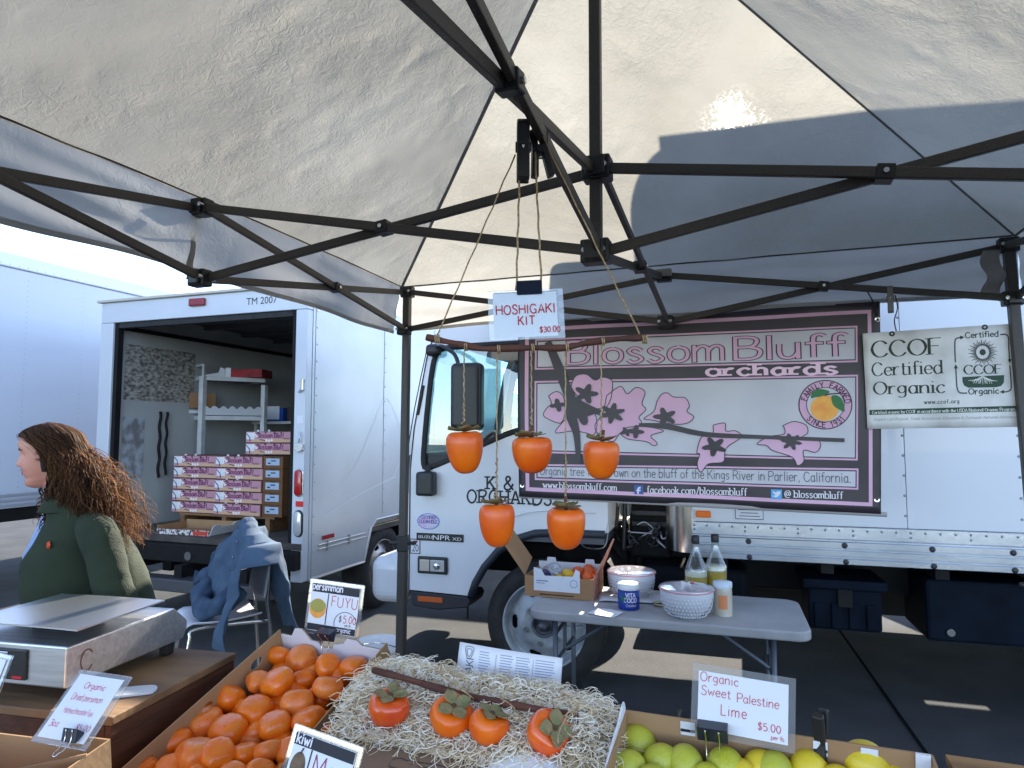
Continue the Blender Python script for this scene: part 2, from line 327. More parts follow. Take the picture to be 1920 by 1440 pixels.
AMBER = mat('amber_lens', lin(240,110,10), .25, coat=.5)
REDLENS = mat('red_lens', lin(170,18,16), .2, coat=.6)
CLEARLENS = mat('clear_lens', (.6,.6,.58), .12, .3, coat=.8)
# ================================================================ ground
def ground():
    m = mat('asphalt', (.088,.090,.094), .9, c2=(.055,.057,.062), vs=2.2, bump=.6, bs=160, contrast=.25, spec=.15, detail=12)
    g = MB().add([(-300,-60,0),(300,-60,0),(300,600,0),(-300,600,0)], [(0,1,2,3)]).build('ground', m); g['kind'] = 'structure'
    # tar-filled joints in the lot, laid a few millimetres above the asphalt
    j = mat('tar_joint', (.012,.012,.013), .95, spec=.05)
    a, b = atz(1625,1255,0), atz(1745,1425,0); d = (b-a).normalized(); mb = MB()
    for k, (p, q) in enumerate([(a-d*7, b+d*6), (a+V((-5.2,2,0))-d*6, b+V((-5.2,2,0))+d*6)]):
        p.z = q.z = .004+.001*k; x = V((d.y,-d.x,0))*.011; mb.add([p-x, p+x, q+x, q-x], [(0,1,2,3)])
    mb.build('joint', j, g)
ground()
# ================================================================ market tent
TC = V((.252, 1.924, 0)); TA = -.348; TH = 1.47; ZU, ZL, ZP = 2.472, 2.228, 3.386
tex = V((math.cos(TA), math.sin(TA), 0)); tey = V((-math.sin(TA), math.cos(TA), 0))
def TW(a, b, z): return TC+tex*a+tey*b+V((0,0,z))
def joint(px, py, a, b): return at(px, py, TW(a, b, 0).y)          # photo pixel at the depth the tent plan gives
h = TH
J = {'BLu': joint(764,548,-h,h), 'BLl': joint(758,618,-h,h), 'BMu': joint(1245,517,0,h), 'BMl': joint(1248,604,0,h),
     'BRu': joint(1890,460,h,h), 'BRl': joint(1898,560,h,h), 'LMu': joint(378,390,-h,0), 'LMl': joint(375,522,-h,0),
     'Hu': joint(1120,318,0,0), 'Hl': joint(1118,473,0,0), 'RMu': TW(h,0,ZU), 'RMl': TW(h,0,ZL),
     'FMu': TW(0,-h,ZU), 'FMl': TW(0,-h,ZL), 'FLu': TW(-h,-h,ZU+.01), 'FLl': TW(-h,-h,ZL+.02), 'FRu': TW(h,-h,ZU), 'FRl': TW(h,-h,ZL)}
def tent():
    T = thing('market_tent', 'pale canvas pop-up market tent on a dark folding metal frame with scissor trusses', 'tent', (0,0,0))
    cm = clothmat('canopy_canvas', (.405,.39,.34), (.295,.28,.238), .44, .7, glow=.0004)
    vm = clothmat('valance_canvas', (.48,.475,.45), (.40,.395,.38), .45, .35, vscale=2)
    # posts
    for k in ('BL', 'BR', 'FL', 'FR'):
        u, l = J[k+'u'], J[k+'l']; top = u+V((0,0,.03)); base = V((u.x, u.y, 0))
        if k == 'BL': base = V((u.x-.015, u.y, 0))
        if k == 'BR': base = V((u.x, u.y, 0))+tex*.07
        p = MB().bar(V((base.x, base.y, .01)), top, .040, .040, up=tey).build('post', STEEL, T, bevel=.004)
        foot = MB().cb((base.x, base.y, .006), (.11,.11,.012)).build('foot_plate', STEEL, p)
        lo = base.lerp(top, .42); MB().bar(V((base.x,base.y,.30)), lo, .047, .047, up=tey).build('lower_sleeve', STEEL, p, bevel=.004)
        cl = MB(); cl.cb((lo.x, lo.y, lo.z), (.062,.062,.085)); cl.cyl(lo+V((-.075,0,0)), lo+V((.075,0,0)), .011, 8)
        cl.build('height_clamp', BLACK, p, bevel=.006)
    # trusses: two crossing bars each, one on each side of the truss plane
    def scissor(a, b, c, d):
        A, Bp, C_, D = J[a], J[b], J[c], J[d]; n = (Bp-A).cross(V((0,0,1))).normalized()*.0125
        for p, q, s in ((A, Bp, 1), (C_, D, -1)):
            o = MB().bar(p+n*s, q+n*s, .017, .030).build('truss_bar', STEEL, T, bevel=.003)
        x = (A+Bp+C_+D)/4
        # true crossing point
        t = 0.5; best = 9
        for i in range(101):
            p = A.lerp(Bp, i/100)
            for jx in range(101):
                e = (p-C_.lerp(D, jx/100)).length
                if e < best: best, x = e, p.lerp(C_.lerp(D, jx/100), .5)
        mb = MB(); dv = (Bp-A).normalized(); mb.bar(x-dv*.022, x+dv*.022, .050, .042); mb.build('bracket', BLACK, T, bevel=.004)
        bo = MB(); nn = n.normalized(); bo.cyl(x-nn*.032, x+nn*.032, .007, 8); bo.build('bolt', CHROME, T)
    for a, b, c, d in (('BLu','BMl','BLl','BMu'), ('BMu','BRl','BMl','BRu'), ('LMu','BLl','LMl','BLu'), ('LMu','FLl','LMl','FLu'),
                       ('Hu','LMl','Hl','LMu'), ('Hu','RMl','Hl','RMu'), ('Hu','BMl','Hl','BMu'), ('Hu','FMl','Hl','FMu'),
                       ('FLu','FMl','FLl','FMu'), ('FMu','FRl','FMl','FRu'), ('RMu','FRl','RMl','FRu'), ('RMu','BRl','RMl','BRu')): scissor(a, b, c, d)
    for k, p in J.items():
        mb = MB(); M = Matrix.Translation(p) @ Matrix.Rotation(TA, 4, 'Z'); big = k[0] == 'H'
        mb.cb((0,0,0), (.075,.05,.062) if not big else (.085,.06,.07), M); mb.cb((0,0,0), (.05,.075,.055) if not big else (.06,.09,.06), M)
        c = mb.build('connector', BLACK, T, bevel=.006)
        bo = MB(); bo.cyl(M @ V((-.028,-.041,0)), M @ V((-.028,.041,0)), .008, 8); bo.cyl(M @ V((.028,-.041,0)), M @ V((.028,.041,0)), .008, 8); bo.build('bolt', CHROME, c)
    pk = TW(0,0,ZP); hl = J['Hl']
    MB().bar(V((hl.x,hl.y,hl.z-.02)), V((pk.x, pk.y, ZP-.03)), .034, .034, up=tey).build('centre_pole', STEEL, T, bevel=.004)
    MB().lathe([(0,.0),(.05,.0),(.06,-.02),(.03,-.05),(0,-.05)], 12, Matrix.Translation(V((pk.x,pk.y,ZP-.012)))).build('pole_cap', BLACK, T)
    # canopy: four sagging creased panels from the eaves to the peak
    e = h+.035
    ze = {'BL': J['BLu'].z+.035, 'BR': J['BRu'].z+.045, 'FL': ZU+.04, 'FR': ZU+.04}
    cor = {'BL': TW(-e,e,ze['BL']), 'BR': TW(e,e,ze['BR']), 'FL': TW(-e,-e,ze['FL']), 'FR': TW(e,-e,ze['FR'])}
    def wr(p, s, k): return noise.noise(V((p.x*s, p.y*s, k)))
    for idx, (ca, cb) in enumerate((('FL','BL'), ('BL','BR'), ('BR','FR'), ('FR','FL'))):
        A, Bc = cor[ca], cor[cb]; n = (Bc-A).cross(pk-A).normalized(); n = n if n.z > 0 else -n
        mid_lift = .03 if idx == 0 else 0
        def fn(u, v, A=A, Bc=Bc, n=n):
            lo = A.lerp(Bc, u)+V((0,0,mid_lift*math.sin(PI*u))); p = lo.lerp(pk, v)
            edge = min(1, 4*u*(1-u)+.0)*math.sin(PI*min(1, v*1.02))*(1-v*.5)
            q = p-n*edge*.045
            fold = noise.noise(V((u*14*(1-v*.6), v*2.2, idx*9.)))*.010*math.sin(PI*u)*(1-v)
            fold += wr(p, 5, idx)*.011*edge+noise.noise(V((p.x*17, p.y*17, idx+3)))*.0042*edge
            # gathered folds fanning from the corner
            if u > .6: fold += math.sin(v*46+u*9)*.006*max(0, (u-.6)/.4)*(1-v)*math.sin(PI*v)
            return q+n*fold
        MB().grid(fn, 90, 70).build('roof_panel', cm, T, smooth=True)
    seam = clothmat('seam_tape', (.34,.36,.38), (.30,.32,.34), .4, 0)
    for k in ('BL', 'BR', 'FL', 'FR'):
        a, b = cor[k], pk; dirn = (b-a).normalized(); side = dirn.cross(V((0,0,1))).normalized()*(.008 if k == 'BL' else .0045); dn = V((0,0,-.006))
        MB().add([a-side+dn, a+side+dn, b+side+dn, b-side+dn], [(0,1,2,3)]).build('hip_seam', seam, T, solid=.002)
    # valances
    for idx, (ca, cb) in enumerate((('FL','BL'), ('BL','BR'), ('BR','FR'), ('FR','FL'))):
        A, Bc = cor[ca], cor[cb]; d = (Bc-A).normalized(); out = d.cross(V((0,0,1))).normalized(); out = out if out.dot(A.lerp(Bc,.5)-V((TC.x,TC.y,A.z))) > 0 else -out
        drop = .275 if idx == 0 else .262
        def fv(u, v, A=A, Bc=Bc, out=out):
            p = A.lerp(Bc, u)+V((0,0,mid*math.sin(PI*u)))
            wv = (math.sin(u*23+idx)*.012+noise.noise(V((u*7, v*3, idx)))*.022)*v*min(1, 6*u*(1-u)*2)
            ripple = math.sin(v*17+noise.noise(V((u*3,0,idx)))*5)*.007*(.3+noise.noise(V((u*4,2,idx))))
            return p+out*(.0+.05*v*(1 if idx == 0 else .12)+(wv+ripple)*min(1,v*6))+V((0,0,.006-drop*v+noise.noise(V((u*5,0,idx+.5)))*.012*v))
        mid = .03 if idx == 0 else 0
        o = MB().grid(fv, 80, 22).build('valance', vm, T, smooth=True)
        hem = MB().grid(lambda u, v: fv(u, .93+.07*v)-out*.004, 80, 2); hem.build('hem', vm, o, smooth=True)
        hemline = MB().tube([fv(i/60, 0)-out*.008+V((0,0,-.002)) for i in range(61)], .0035, 5); hemline.build('eave_piping', mat('piping', lin(70,66,62), .8), T)
    # hook-and-loop strap at the left middle joint, and cloth patches at the corners
    a, b = J['LMu'], J['LMl']; tn = tey
    MB().grid(lambda u, v: a.lerp(b, v)+tn*((u-.5)*(.042-.02*math.sin(PI*v)))-tex*(.045+.01*math.sin(v*9)), 3, 8).build('strap', vm, T, smooth=True, solid=.002)
    c = J['BRu']; MB().grid(lambda u, v: c+V((0,0,-.02-.2*v))-tex*(.03+.07*u+.012*math.sin(9*v+6*u))-tey*(.02+.01*math.sin(v*12)), 8, 14).build('corner_cloth', vm, T, smooth=True, solid=.002)
    c = J['BMu']; MB().grid(lambda u, v: c+tex*((u-.5)*.09)-tey*.055+V((0,0,.02-.035*v)), 3, 2).build('patch', vm, T, solid=.002)
    return T
tent()
# ================================================================ wheel shared by the trucks
def wheel(parent, loc, R, rimR, wid, flip=1, nholes=5, rimmat=None):
    """axis along local y, outer face towards -y*flip"""
    rimmat = rimmat or mat('wheel_silver', lin(176,184,192), .45, .2, c2=lin(140,146,152), vs=9)
    e = bpy.data.objects.new('wheel', None); col.objects.link(e); e.parent = parent; e.location = loc
    M = Matrix.Rotation(PI/2, 4, 'X') if flip > 0 else Matrix.Rotation(-PI/2, 4, 'X')     # lathe z -> -y
    W = wid/2; s = R-rimR
    prof = [(rimR-.015,W-.02),(rimR,W-.005),(rimR+.02,W),(rimR+s*.45,W+.012),(R-.05,W),(R-.018,W-.02),(R-.004,W-.05),(R,W-.09)]
    mb = MB(); mb.lathe(prof+[(r,-z) for r, z in prof[::-1]], 48, M); mb.build('tyre', RUBBER, e, smooth=True)
    gr = MB()
    for k in range(3): gr.lathe([(R-.004,-W*.5+k*W*.5-.006),(R+.0015,-W*.5+k*W*.5-.006),(R+.0015,-W*.5+k*W*.5+.006),(R-.004,-W*.5+k*W*.5+.006)], 40, M)
    gr.build('tread_rib', RUBBER, e)
    def yz(t): return (W-.005) if t > .97 else (W-.012-(.97-t)/.09*.055) if t > .88 else (W-.067+(.88-t)/.36*.045 if t > .52 else W-.022)
    def fn(u, v): t = .28+.72*v; a = 2*PI*u; r = rimR*t; return M @ V((r*math.cos(a), r*math.sin(a), yz(t)))
    def sk(u, v):
        t = .28+.72*v; a = (u*nholes % 1-.5)/nholes*2*PI*.74; return (a/.17)**2+((t-.74)/.085)**2 < 1
    rim = MB().grid(fn, 120, 28, sk).build('rim', rimmat, e, smooth=True, solid=.006)
    MB().lathe([(0,W-.12),(rimR*.97,W-.12)], 32, M).build('brake_drum', CHASSIS, e)
    MB().lathe([(rimR*.30,W-.06),(rimR*.29,W-.004),(rimR*.26,W+.004),(rimR*.24,W-.03),(rimR*.12,W-.03),(rimR*.11,W+.035),(rimR*.08,W+.045),(0,W+.047)], 28, M).build('hub', mat('hub_dark', (.10,.11,.13), .4, .6), e, smooth=True)
    for k in range(6):
        a = 2*PI*(k+.3)/6; c = V((rimR*.45*math.cos(a), rimR*.45*math.sin(a), 0))
        lm = MB(); lm.cyl(M @ (c+V((0,0,W-.03))), M @ (c+V((0,0,W-.012))), .019, 12); lm.cyl(M @ (c+V((0,0,W-.014))), M @ (c+V((0,0,W+.012))), .012, 6); lm.build('lug_nut', mat('lug_grey', (.32,.33,.35), .4, .8), rim)
    return e
# ================================================================ white delivery truck with the cab
TT = R_(-16.4); T0 = V((.2, 4.48, 0)); tu = V((math.cos(TT), math.sin(TT), 0)); tv = V((-math.sin(TT), math.cos(TT), 0))
def onside(px, py, off=0.):
    q = onplane(px, py, T0+tv*off, tv); return ((q-T0).dot(tu), q.z)
def truck():
    T = thing('delivery_truck', 'white cab-over box truck with black mirrors parked side-on behind the printed banner', 'truck', T0, TT)
    GLS = glassmat('window_glass', (.55,.76,.77), .12, .02, (.4,.55,.55), .01)
    # --- cargo box with rounded nose
    CB, CT, D, U1 = .93, 3.72, 2.3, 6.4; u0, rr = .79, .17; ct_r = .38
    plan = [(u0+rr-rr*math.sin(a), rr-rr*math.cos(a)) for a in [PI/2*k/10 for k in range(11)]]
    plan = plan+[(u, D-y) for u, y in plan[::-1]]
    ztop = lambda u: CT if u > u0+ct_r else CT-ct_r+math.sqrt(max(0, ct_r**2-(u0+ct_r-u)**2))
    mb = MB(); n = len(plan); mb.add([(u, y, .93) for u, y in plan]+[(u, y, ztop(u)) for u, y in plan], [(i, i+1, n+i+1, n+i) for i in range(n-1)])
    mb.build('nose', mat('polished_steel', (.60,.58,.55), .2, 1., c2=(.46,.44,.42), vs=3, bump=.12, bs=5, stretch=(5,5,.6)), T, smooth=True)
    mb = MB(); us = sorted(set([u for u, y in plan]+[u0+rr+.02*k for k in range(12)]+[U1]))
    half = n//2; pts = []
    for u in us:
        y0 = 0 if u >= u0+rr else rr-math.sqrt(max(0, rr*rr-(u0+rr-u)**2)); pts.append((u, y0, ztop(u)))
    mb.add([p for p in pts]+[(u, D-y, z) for u, y, z in pts], [(i, i+1, len(pts)+i+1, len(pts)+i) for i in range(len(pts)-1)]); mb.build('roof', WHITEP, T, smooth=True)
    side = mat('box_side_white', (.70,.72,.75), .30, c2=(.62,.65,.70), vs=.9, contrast=.1, bump=.03, bs=3, coat=.2)
    for k, (a, b) in enumerate(((.962, 2.155), (2.158, 3.36), (3.363, 4.56), (4.563, 6.4))):
        B('side_panel', side, T, (a, 0, 1.128, b, .02, CT if k else CT), bevel=.0015)
    B('far_side', side, T, (.962, D-.02, CB, U1, D, CT)); B('rear_wall', side, T, (U1-.03, .02, CB, U1, D-.02, CT)); B('floor_deck', CHASSIS, T, (.97, .03, .94, U1-.04, D-.03, 1.05))
    B('roof_rail', mat('rail_alu', (.55,.57,.60), .3, 1.), T, (u0+ct_r, -.012, CT-.09, U1, 0, CT-.01))
    # corrugated aluminium lower rail
    ALU = mat('rail_aluminium', (.60,.63,.68), .27, .95, c2=(.48,.52,.58), vs=2.2, bump=.05, bs=25)
    prof = [(-.004,1.126),(-.014,1.122),(-.014,1.055),(-.006,1.048),(-.006,1.04),(-.022,1.036),(-.022,1.004),(-.008,.998),(-.008,.99),(-.022,.986),(-.022,.958),(-.008,.952),(-.008,.944),(-.022,.94),(-.022,.912),(-.006,.905),(.02,.905)]
    mb = MB(); mb.add([(.962, y, z) for y, z in prof]+[(U1, y, z) for y, z in prof], [(i+1, i, len(prof)+i, len(prof)+i+1) for i in range(len(prof)-1)]); mb.build('lower_rail', ALU, T)
    riv = MB(); M0 = Matrix.Rotation(PI/2, 4, 'X')
    def stud(u, z, y, r): riv.lathe([(0,r*.6),(r*.6,r*.5),(r,0)], 8, Matrix.Translation((u, y, z)) @ M0)
    for k in range(70): stud(.975+k*.0745, 1.105, -.014, .0075)
    for k in range(18): stud(.975+k*.298, 1.078, -.014, .0075)
    for uu in (2.148, 2.168+.55, 3.35, 3.95, 4.55): [stud(uu, z, 0, .008) for z in [1.2+.115*k for k in range(22)]]
    riv.build('rivets', mat('rivet_grey', (.25,.27,.30), .4, .6), T, kind='stuff')
    for u in (.985, 1.29, 1.82, 2.27, 2.66, 3.2, 3.8):
        for z in (1.02, .926): MB().lathe([(0,.008),(.009,.007),(.016,.003),(.017,0)], 12, Matrix.Translation((u+.004*(z < 1), -.022, z)) @ M0).build('bolt', mat('bolt_dark', (.05,.05,.055), .5, .7), T)
    mk = B('marker_light', AMBER, T, (.985, -.028, 1.152, 1.075, -.003, 1.195), bevel=.008); B('light_bezel', mat('bezel_white', (.7,.7,.68), .5), mk, (.975, -.012, 1.142, 1.085, -.0005, 1.205), bevel=.004)
    pl = B('maker_plate', WHITECARD, T, (1.215, -.004, 1.145, 1.385, -.001, 1.265)); tm = MB(); fn = lambda x, y, l: (x, -.0046-l, y)
    tm.add([fn(x, y, 0) for x, y in ((1.219,1.149),(1.381,1.149),(1.381,1.153),(1.219,1.153))], [(0,1,2,3)])
    tm.add([fn(x, y, 0) for x, y in ((1.219,1.153),(1.222,1.153),(1.222,1.26),(1.219,1.26))], [(0,1,2,3)]); tm.add([fn(x, y, 0) for x, y in ((1.378,1.153),(1.381,1.153),(1.381,1.26),(1.378,1.26))], [(0,1,2,3)])
    [tm.add([fn(x0_, z_, 0), fn(x1_, z_, 0), fn(x1_, z_+t_, 0), fn(x0_, z_+t_, 0)], [(0,1,2,3)]) for x0_, x1_, z_, t_ in ((1.235,1.365,1.205,.010), (1.25,1.35,1.186,.004), (1.24,1.36,1.167,.004))]
    tm.build('plate_print', BLUEINK, pl)
    # --- cooling unit on the nose (its shadow falls on the canvas)
    B('cooling_unit', WHITEP, T, (.31, .12, 2.52, .785, 1.9, 3.16), bevel=.09, seg=4)
    # --- underside
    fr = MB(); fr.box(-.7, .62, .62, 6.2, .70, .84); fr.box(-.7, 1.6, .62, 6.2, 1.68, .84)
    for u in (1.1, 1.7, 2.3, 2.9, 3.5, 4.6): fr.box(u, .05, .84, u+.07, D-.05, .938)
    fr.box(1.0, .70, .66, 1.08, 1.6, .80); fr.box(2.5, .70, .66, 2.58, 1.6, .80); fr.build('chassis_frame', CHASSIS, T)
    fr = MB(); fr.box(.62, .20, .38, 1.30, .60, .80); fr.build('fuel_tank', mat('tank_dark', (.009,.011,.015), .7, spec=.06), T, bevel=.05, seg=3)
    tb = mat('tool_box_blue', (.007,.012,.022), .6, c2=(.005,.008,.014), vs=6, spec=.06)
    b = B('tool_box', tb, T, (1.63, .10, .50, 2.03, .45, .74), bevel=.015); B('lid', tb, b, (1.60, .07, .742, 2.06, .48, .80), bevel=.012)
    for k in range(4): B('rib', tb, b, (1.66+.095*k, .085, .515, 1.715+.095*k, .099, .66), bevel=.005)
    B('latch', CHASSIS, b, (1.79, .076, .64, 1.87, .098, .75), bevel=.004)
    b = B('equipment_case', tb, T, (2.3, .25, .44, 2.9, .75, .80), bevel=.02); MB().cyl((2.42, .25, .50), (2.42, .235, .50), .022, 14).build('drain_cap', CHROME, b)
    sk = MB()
    for a, b, z in ((1.32,2.40,.925),(2.40,2.74,.86),(2.74,3.56,.925),(3.56,4.4,.925),(4.4,6.3,.925)): B('sun_block_skirt', CHASSIS, T, (a, D-.08, .10, b, D-.05, z))  # unseen far-side panels added to block low sun; the lower one leaves a slot
    B('sun_block_tank', CHASSIS, T, (1.4, 1.75, .35, 2.2, 2.15, .80), bevel=.05)  # unseen far-side block added to keep sun off the ground below
    B('sun_block_box', CHASSIS, T, (.5, 1.85, .12, 1.31, 2.2, .44), bevel=.02)  # unseen low block added to narrow the sunlit patch behind the cab
    B('mud_flap', RUBBER, T, (3.1, .1, .25, 3.12, .7, .9))
    for y in (.20, 2.1): wheel(T, (3.95, y, .40), .40, .27, .24, 1 if y < 1 else -1)
    # between cab and box: louvred air box, pipes and bundled hoses
    g = MB(); g.box(.52, .48, .80, .80, 1.55, 1.22); b = g.build('air_cleaner_box', CHASSIS, T, bevel=.02)
    for k in range(3): B('louvre', mat('louvre_black', (.022,.022,.024), .45), b, (.54, .455, 1.02+.075*k, .79, .481, 1.055+.075*k), bevel=.004)
    B('coolant_bottle', mat('bottle_grey', (.25,.26,.26), .4), T, (.475, .30, 1.10, .545, .42, 1.21), bevel=.02); B('engine_cover', CHASSIS, T, (.0, .55, .66, .5, 1.6, 1.05), bevel=.04)
    rnd = random.Random(3)
    for k in range(16):
        p = V((.50+rnd.random()*.24, .40+rnd.random()*.12, .86+rnd.random()*.13)); pts = [p]
        for i in range(4): pts.append(pts[-1]+V((rnd.uniform(-.06,.07), rnd.uniform(-.03,.03), rnd.uniform(-.05,.06))))
        MB().tube(spline(pts, 4), rnd.uniform(.005,.011), 6).build('hose', rnd.choice([BLACK, RUBBER, mat('hose_grey', (.10,.10,.11), .35, .5), STEELR]), T, smooth=True)
    for a, b, r, m in (((.46,.22,1.02),(.47,.24,1.5),.012,BLACK), ((.50,.26,.86),(.505,.28,1.45),.016,BLACK), ((.48,.2,1.18),(.455,.19,1.42),.006,STEELR), ((.52,.36,.99),(.69,.37,.985),.007,STEELR), ((.58,.5,.5),(.58,.5,.8),.03,CHASSIS)):
        MB().tube(spline([a, ((a[0]+b[0])/2+.012, a[1], (a[2]+b[2])/2), b], 5), r, 8).build('pipe', m, T, smooth=True)
    MB().tube(spline([(.24,.05,1.01),(.27,.05,.93),(.40,.05,.93),(.43,.05,1.03)], 5), .006, 6).build('grab_wire', STEELR, T)
    # --- cab
    arch = [(.42,1.022),(.12,1.022),(-.04,1.012),(-.18,.968),(-.30,.885),(-.40,.77),(-.465,.66),(-.495,.572)]
    outer = [(-.955,.585),(-.968,.82),(-.966,1.12),(-.962,1.42),(-.935,1.70),(-.885,1.98),(-.835,2.24),(-.79,2.36),(-.70,2.425),(-.5,2.45),(.28,2.45),(.38,2.41),(.425,2.30),(.44,1.6),(.44,1.10)]+arch
    hole = sp2([(-.852,1.455),(-.848,1.62),(-.825,1.87),(-.792,2.13),(-.755,2.235),(-.66,2.275),(-.2,2.285),(.20,2.285),(.285,2.24),(.30,2.10),(.30,1.78),(.26,1.715),(.05,1.705),(-.165,1.69),(-.40,1.60),(-.62,1.505),(-.80,1.435)], 3, True)
    W2 = 2.02
    for y, nm in ((0, 'door_side'), (W2, 'far_door_side')):
        mb = MB(); mb.add(*plate(outer, [hole], lambda a, b: (a, y, b))); sd = mb.build(nm, WHITEP, T, solid=.03, bevel=.006)
        mb = MB(); mb.add(*plate(hole, [], lambda a, b: (a, y+.006, b))); mb.build('door_glass', GLS, sd)
        MB().tube([(a, y-.008, b) for a, b in hole], .021, 8, closed=True).build('window_seal', RUBBER, sd)
    sd = T
    MB().tube([(a, -.008, b) for a, b in arch], .028, 8).build('fender_flare', mat('flare_blue_black', (.02,.026,.036), .55), T, smooth=True)
    inner = mat('cab_lining', (.10,.105,.115), .8)
    mb = MB(); mb.add(*plate(outer, [hole], lambda a, b: (a*.97, W2-.03, b))); mb.build('door_lining', inner, T)
    # front skin, A pillar and windscreen
    fro = [(-.955,.585),(-.968,.82),(-.967,1.0),(-.966,1.2),(-.962,1.42),(-.95,1.58),(-.925,1.75),(-.895,1.92),(-.862,2.10),(-.835,2.24),(-.79,2.36),(-.70,2.425),(-.5,2.45),(-.1,2.462),(.28,2.45),(.38,2.41),(.425,2.30),(.44,1.6),(.44,1.10)]
    NT = 24; body = MB(); gl = MB()
    def cabp(i, t):
        u, z = fro[i]; w = max(0, min(1, (-.62-u)/.2)); bl = 1-abs(2*t-1)**3.2; return (u-.165*bl*w, W2*t, z+(.03*bl if z > 2.35 else 0))
    tt = [.5-.5*math.cos(PI*k/NT) for k in range(NT+1)]
    for i in range(len(fro)-1):
        for k in range(NT):
            q = [cabp(i, tt[k]), cabp(i, tt[k+1]), cabp(i+1, tt[k+1]), cabp(i+1, tt[k])]
            glass = 5 <= i <= 9 and 3 <= k < NT-3
            if i >= 17 : continue
            (gl if glass else body).add(q, [(0,1,2,3)])
    body.build('cab_shell', WHITEP, T, smooth=True); gl.build('windscreen', GLS, T, smooth=True)
    B('cab_rear', WHITEP, T, (.42, .016, 1.03, .438, W2-.016, 1.64)); B('cab_rear_upper', WHITEP, T, (.41, .016, 2.22, .43, W2-.016, 2.40)); B('rear_window', GLS, T, (.424, .1, 1.64, .43, W2-.1, 2.22))
    for y in (.016, W2-.1): B('rear_pillar', WHITEP, T, (.418, y, 1.64, .436, y+.084, 2.22))
    B('cab_floor', inner, T, (-.94, .02, .95, .41, W2-.02, 1.03)); B('dashboard', mat('dash_black', (.03,.032,.036), .7), T, (-1.04, .06, 1.22, -.70, W2-.06, 1.53), bevel=.06, seg=3)
    for y in (.22, 1.25): 
        s = B('seat', mat('seat_grey', (.05,.055,.06), .9), T, (-.25, y, 1.03, .25, y+.5, 1.38), bevel=.06, seg=3); B('backrest', mat('seat_grey', (.05,.055,.06), .9), s, (.12, y+.02, 1.38, .30, y+.48, 1.98), bevel=.06, seg=3)
    MB().tube([(-.58+.09*math.sin(a), .47+.2*math.cos(a), 1.50+.17*math.sin(a)) for a in [2*PI*k/24 for k in range(24)]], .014, 6, closed=True).build('steering_wheel', BLACK, T, smooth=True)
    mb = MB(); mb.box(-1.265, -.02, .475, -.975, W2+.02, .80); mb.build('bumper', WHITEP, T, bevel=.085, seg=5)
    mb = MB(); mb.prism([(-.95,.578),(-.52,.566),(-.50,.535),(-.52,.49),(-.74,.46),(-.93,.475)], -.012, .30); st = mb.build('step', mat('step_black', (.018,.02,.026), .6), T, bevel=.01)
    B('side_marker', mat('amber_dull', lin(190,84,20), .35), st, (-.885, -.018, .512, -.70, -.0125, .548), bevel=.003)
    MB().cyl((-.53,.02,.50), (-.53,.02,.41), .008, 8).build('bracket', CHASSIS, T)
    # seams, drip rails, handle strips
    sm = MB(); sm.tube([(-.952,-.017,.59),(-.952,-.017,1.42),(-.925,-.017,1.70),(-.875,-.017,1.98),(-.825,-.017,2.24),(-.79,-.017,2.33)], .0045, 5); sm.build('door_seam', BLACK, T)
    MB().tube([(-.90,-.018,1.80),(-.872,-.018,1.93),(-.858,-.018,2.01)], .012, 8).build('pillar_vent', BLACK, T)
    MB().tube([(-.97,-.005,1.60),(-.93,-.005,1.84),(-.88,-.005,2.08),(-.835,-.005,2.28)], .004, 5).build('glass_edge', BLACK, T)
    MB().tube(spline([(.36,-.02,1.16),(.05,-.022,1.165),(-.12,-.022,1.14),(-.3,-.02,1.08)], 5), .007, 6).build('door_crease', WHITEP, T, smooth=True)
    # mirrors
    def P(px, py, off): return onside(px, py, off)
    a = P(850,682,-.20); b = P(906,806,-.20); mr = MB(); mr.box(a[0], -.27, b[1], b[0], -.15, a[1]); mo = mr.build('mirror', mat('mirror_black', (.010,.011,.012), .4, bump=.08, bs=30), T, bevel=.035, seg=4)
    c = P(815,660,-.03); d = P(862,700,-.20)
    MB().tube(spline([(c[0]-.02,0,c[1]),(c[0]+.03,-.07,c[1]+.03),(c[0]+.13,-.15,c[1]+.01),(d[0]-.01,-.20,d[1]+.06),(d[0]+.005,-.20,d[1]-.38)], 6), .014, 8).build('mirror_arm', BLACK, mo, smooth=True)
    e_ = P(823,655,-.03); B('mirror_mount', BLACK, mo, (e_[0]-.085, -.09, e_[1]-.05, e_[0]+.02, .0, e_[1]+.035), bevel=.03, seg=3)
    a = P(784,884,-.06); b = P(816,930,-.06); lm = MB(); lm.box(a[0], -.11, b[1], b[0], -.02, a[1]); lo = lm.build('wide_angle_mirror', MATS['mirror_black'], T, bevel=.02, seg=3)
    MB().tube([(a[0]+.05,-.05,a[1]-.02),(a[0]+.07,-.02,a[1]+.03),(a[0]+.09,0,a[1]+.04)], .018, 8).build('arm', BLACK, lo)
    B('roof_marker', AMBER, T, (-.60, .2, 2.468, -.50, .3, 2.505), bevel=.01)
    # print on the door
    fn = lambda x, y, l: (x, -.0175-l, y); tx = MB()
    (xa, za), (xb, zb) = onside(915,917), onside(878,942)
    letters(tx, 'K &', .088, xa, za, fn, style='slab', wt=.145, gap=.40); letters(tx, 'ORCHARDS', .088, xb, zb, fn, style='slab', wt=.14, gap=.20); tx.build('door_lettering', BLUEINK, T)
    (xa, za), (xb, zb) = onside(783,1012), onside(871,1000)
    bd = B('model_badge', BLACK, T, (xa, -.022, za, xb, -.0152, za+.052), bevel=.002); tx = MB(); fn2 = lambda x, y, l: (x, -.0226-l, y)
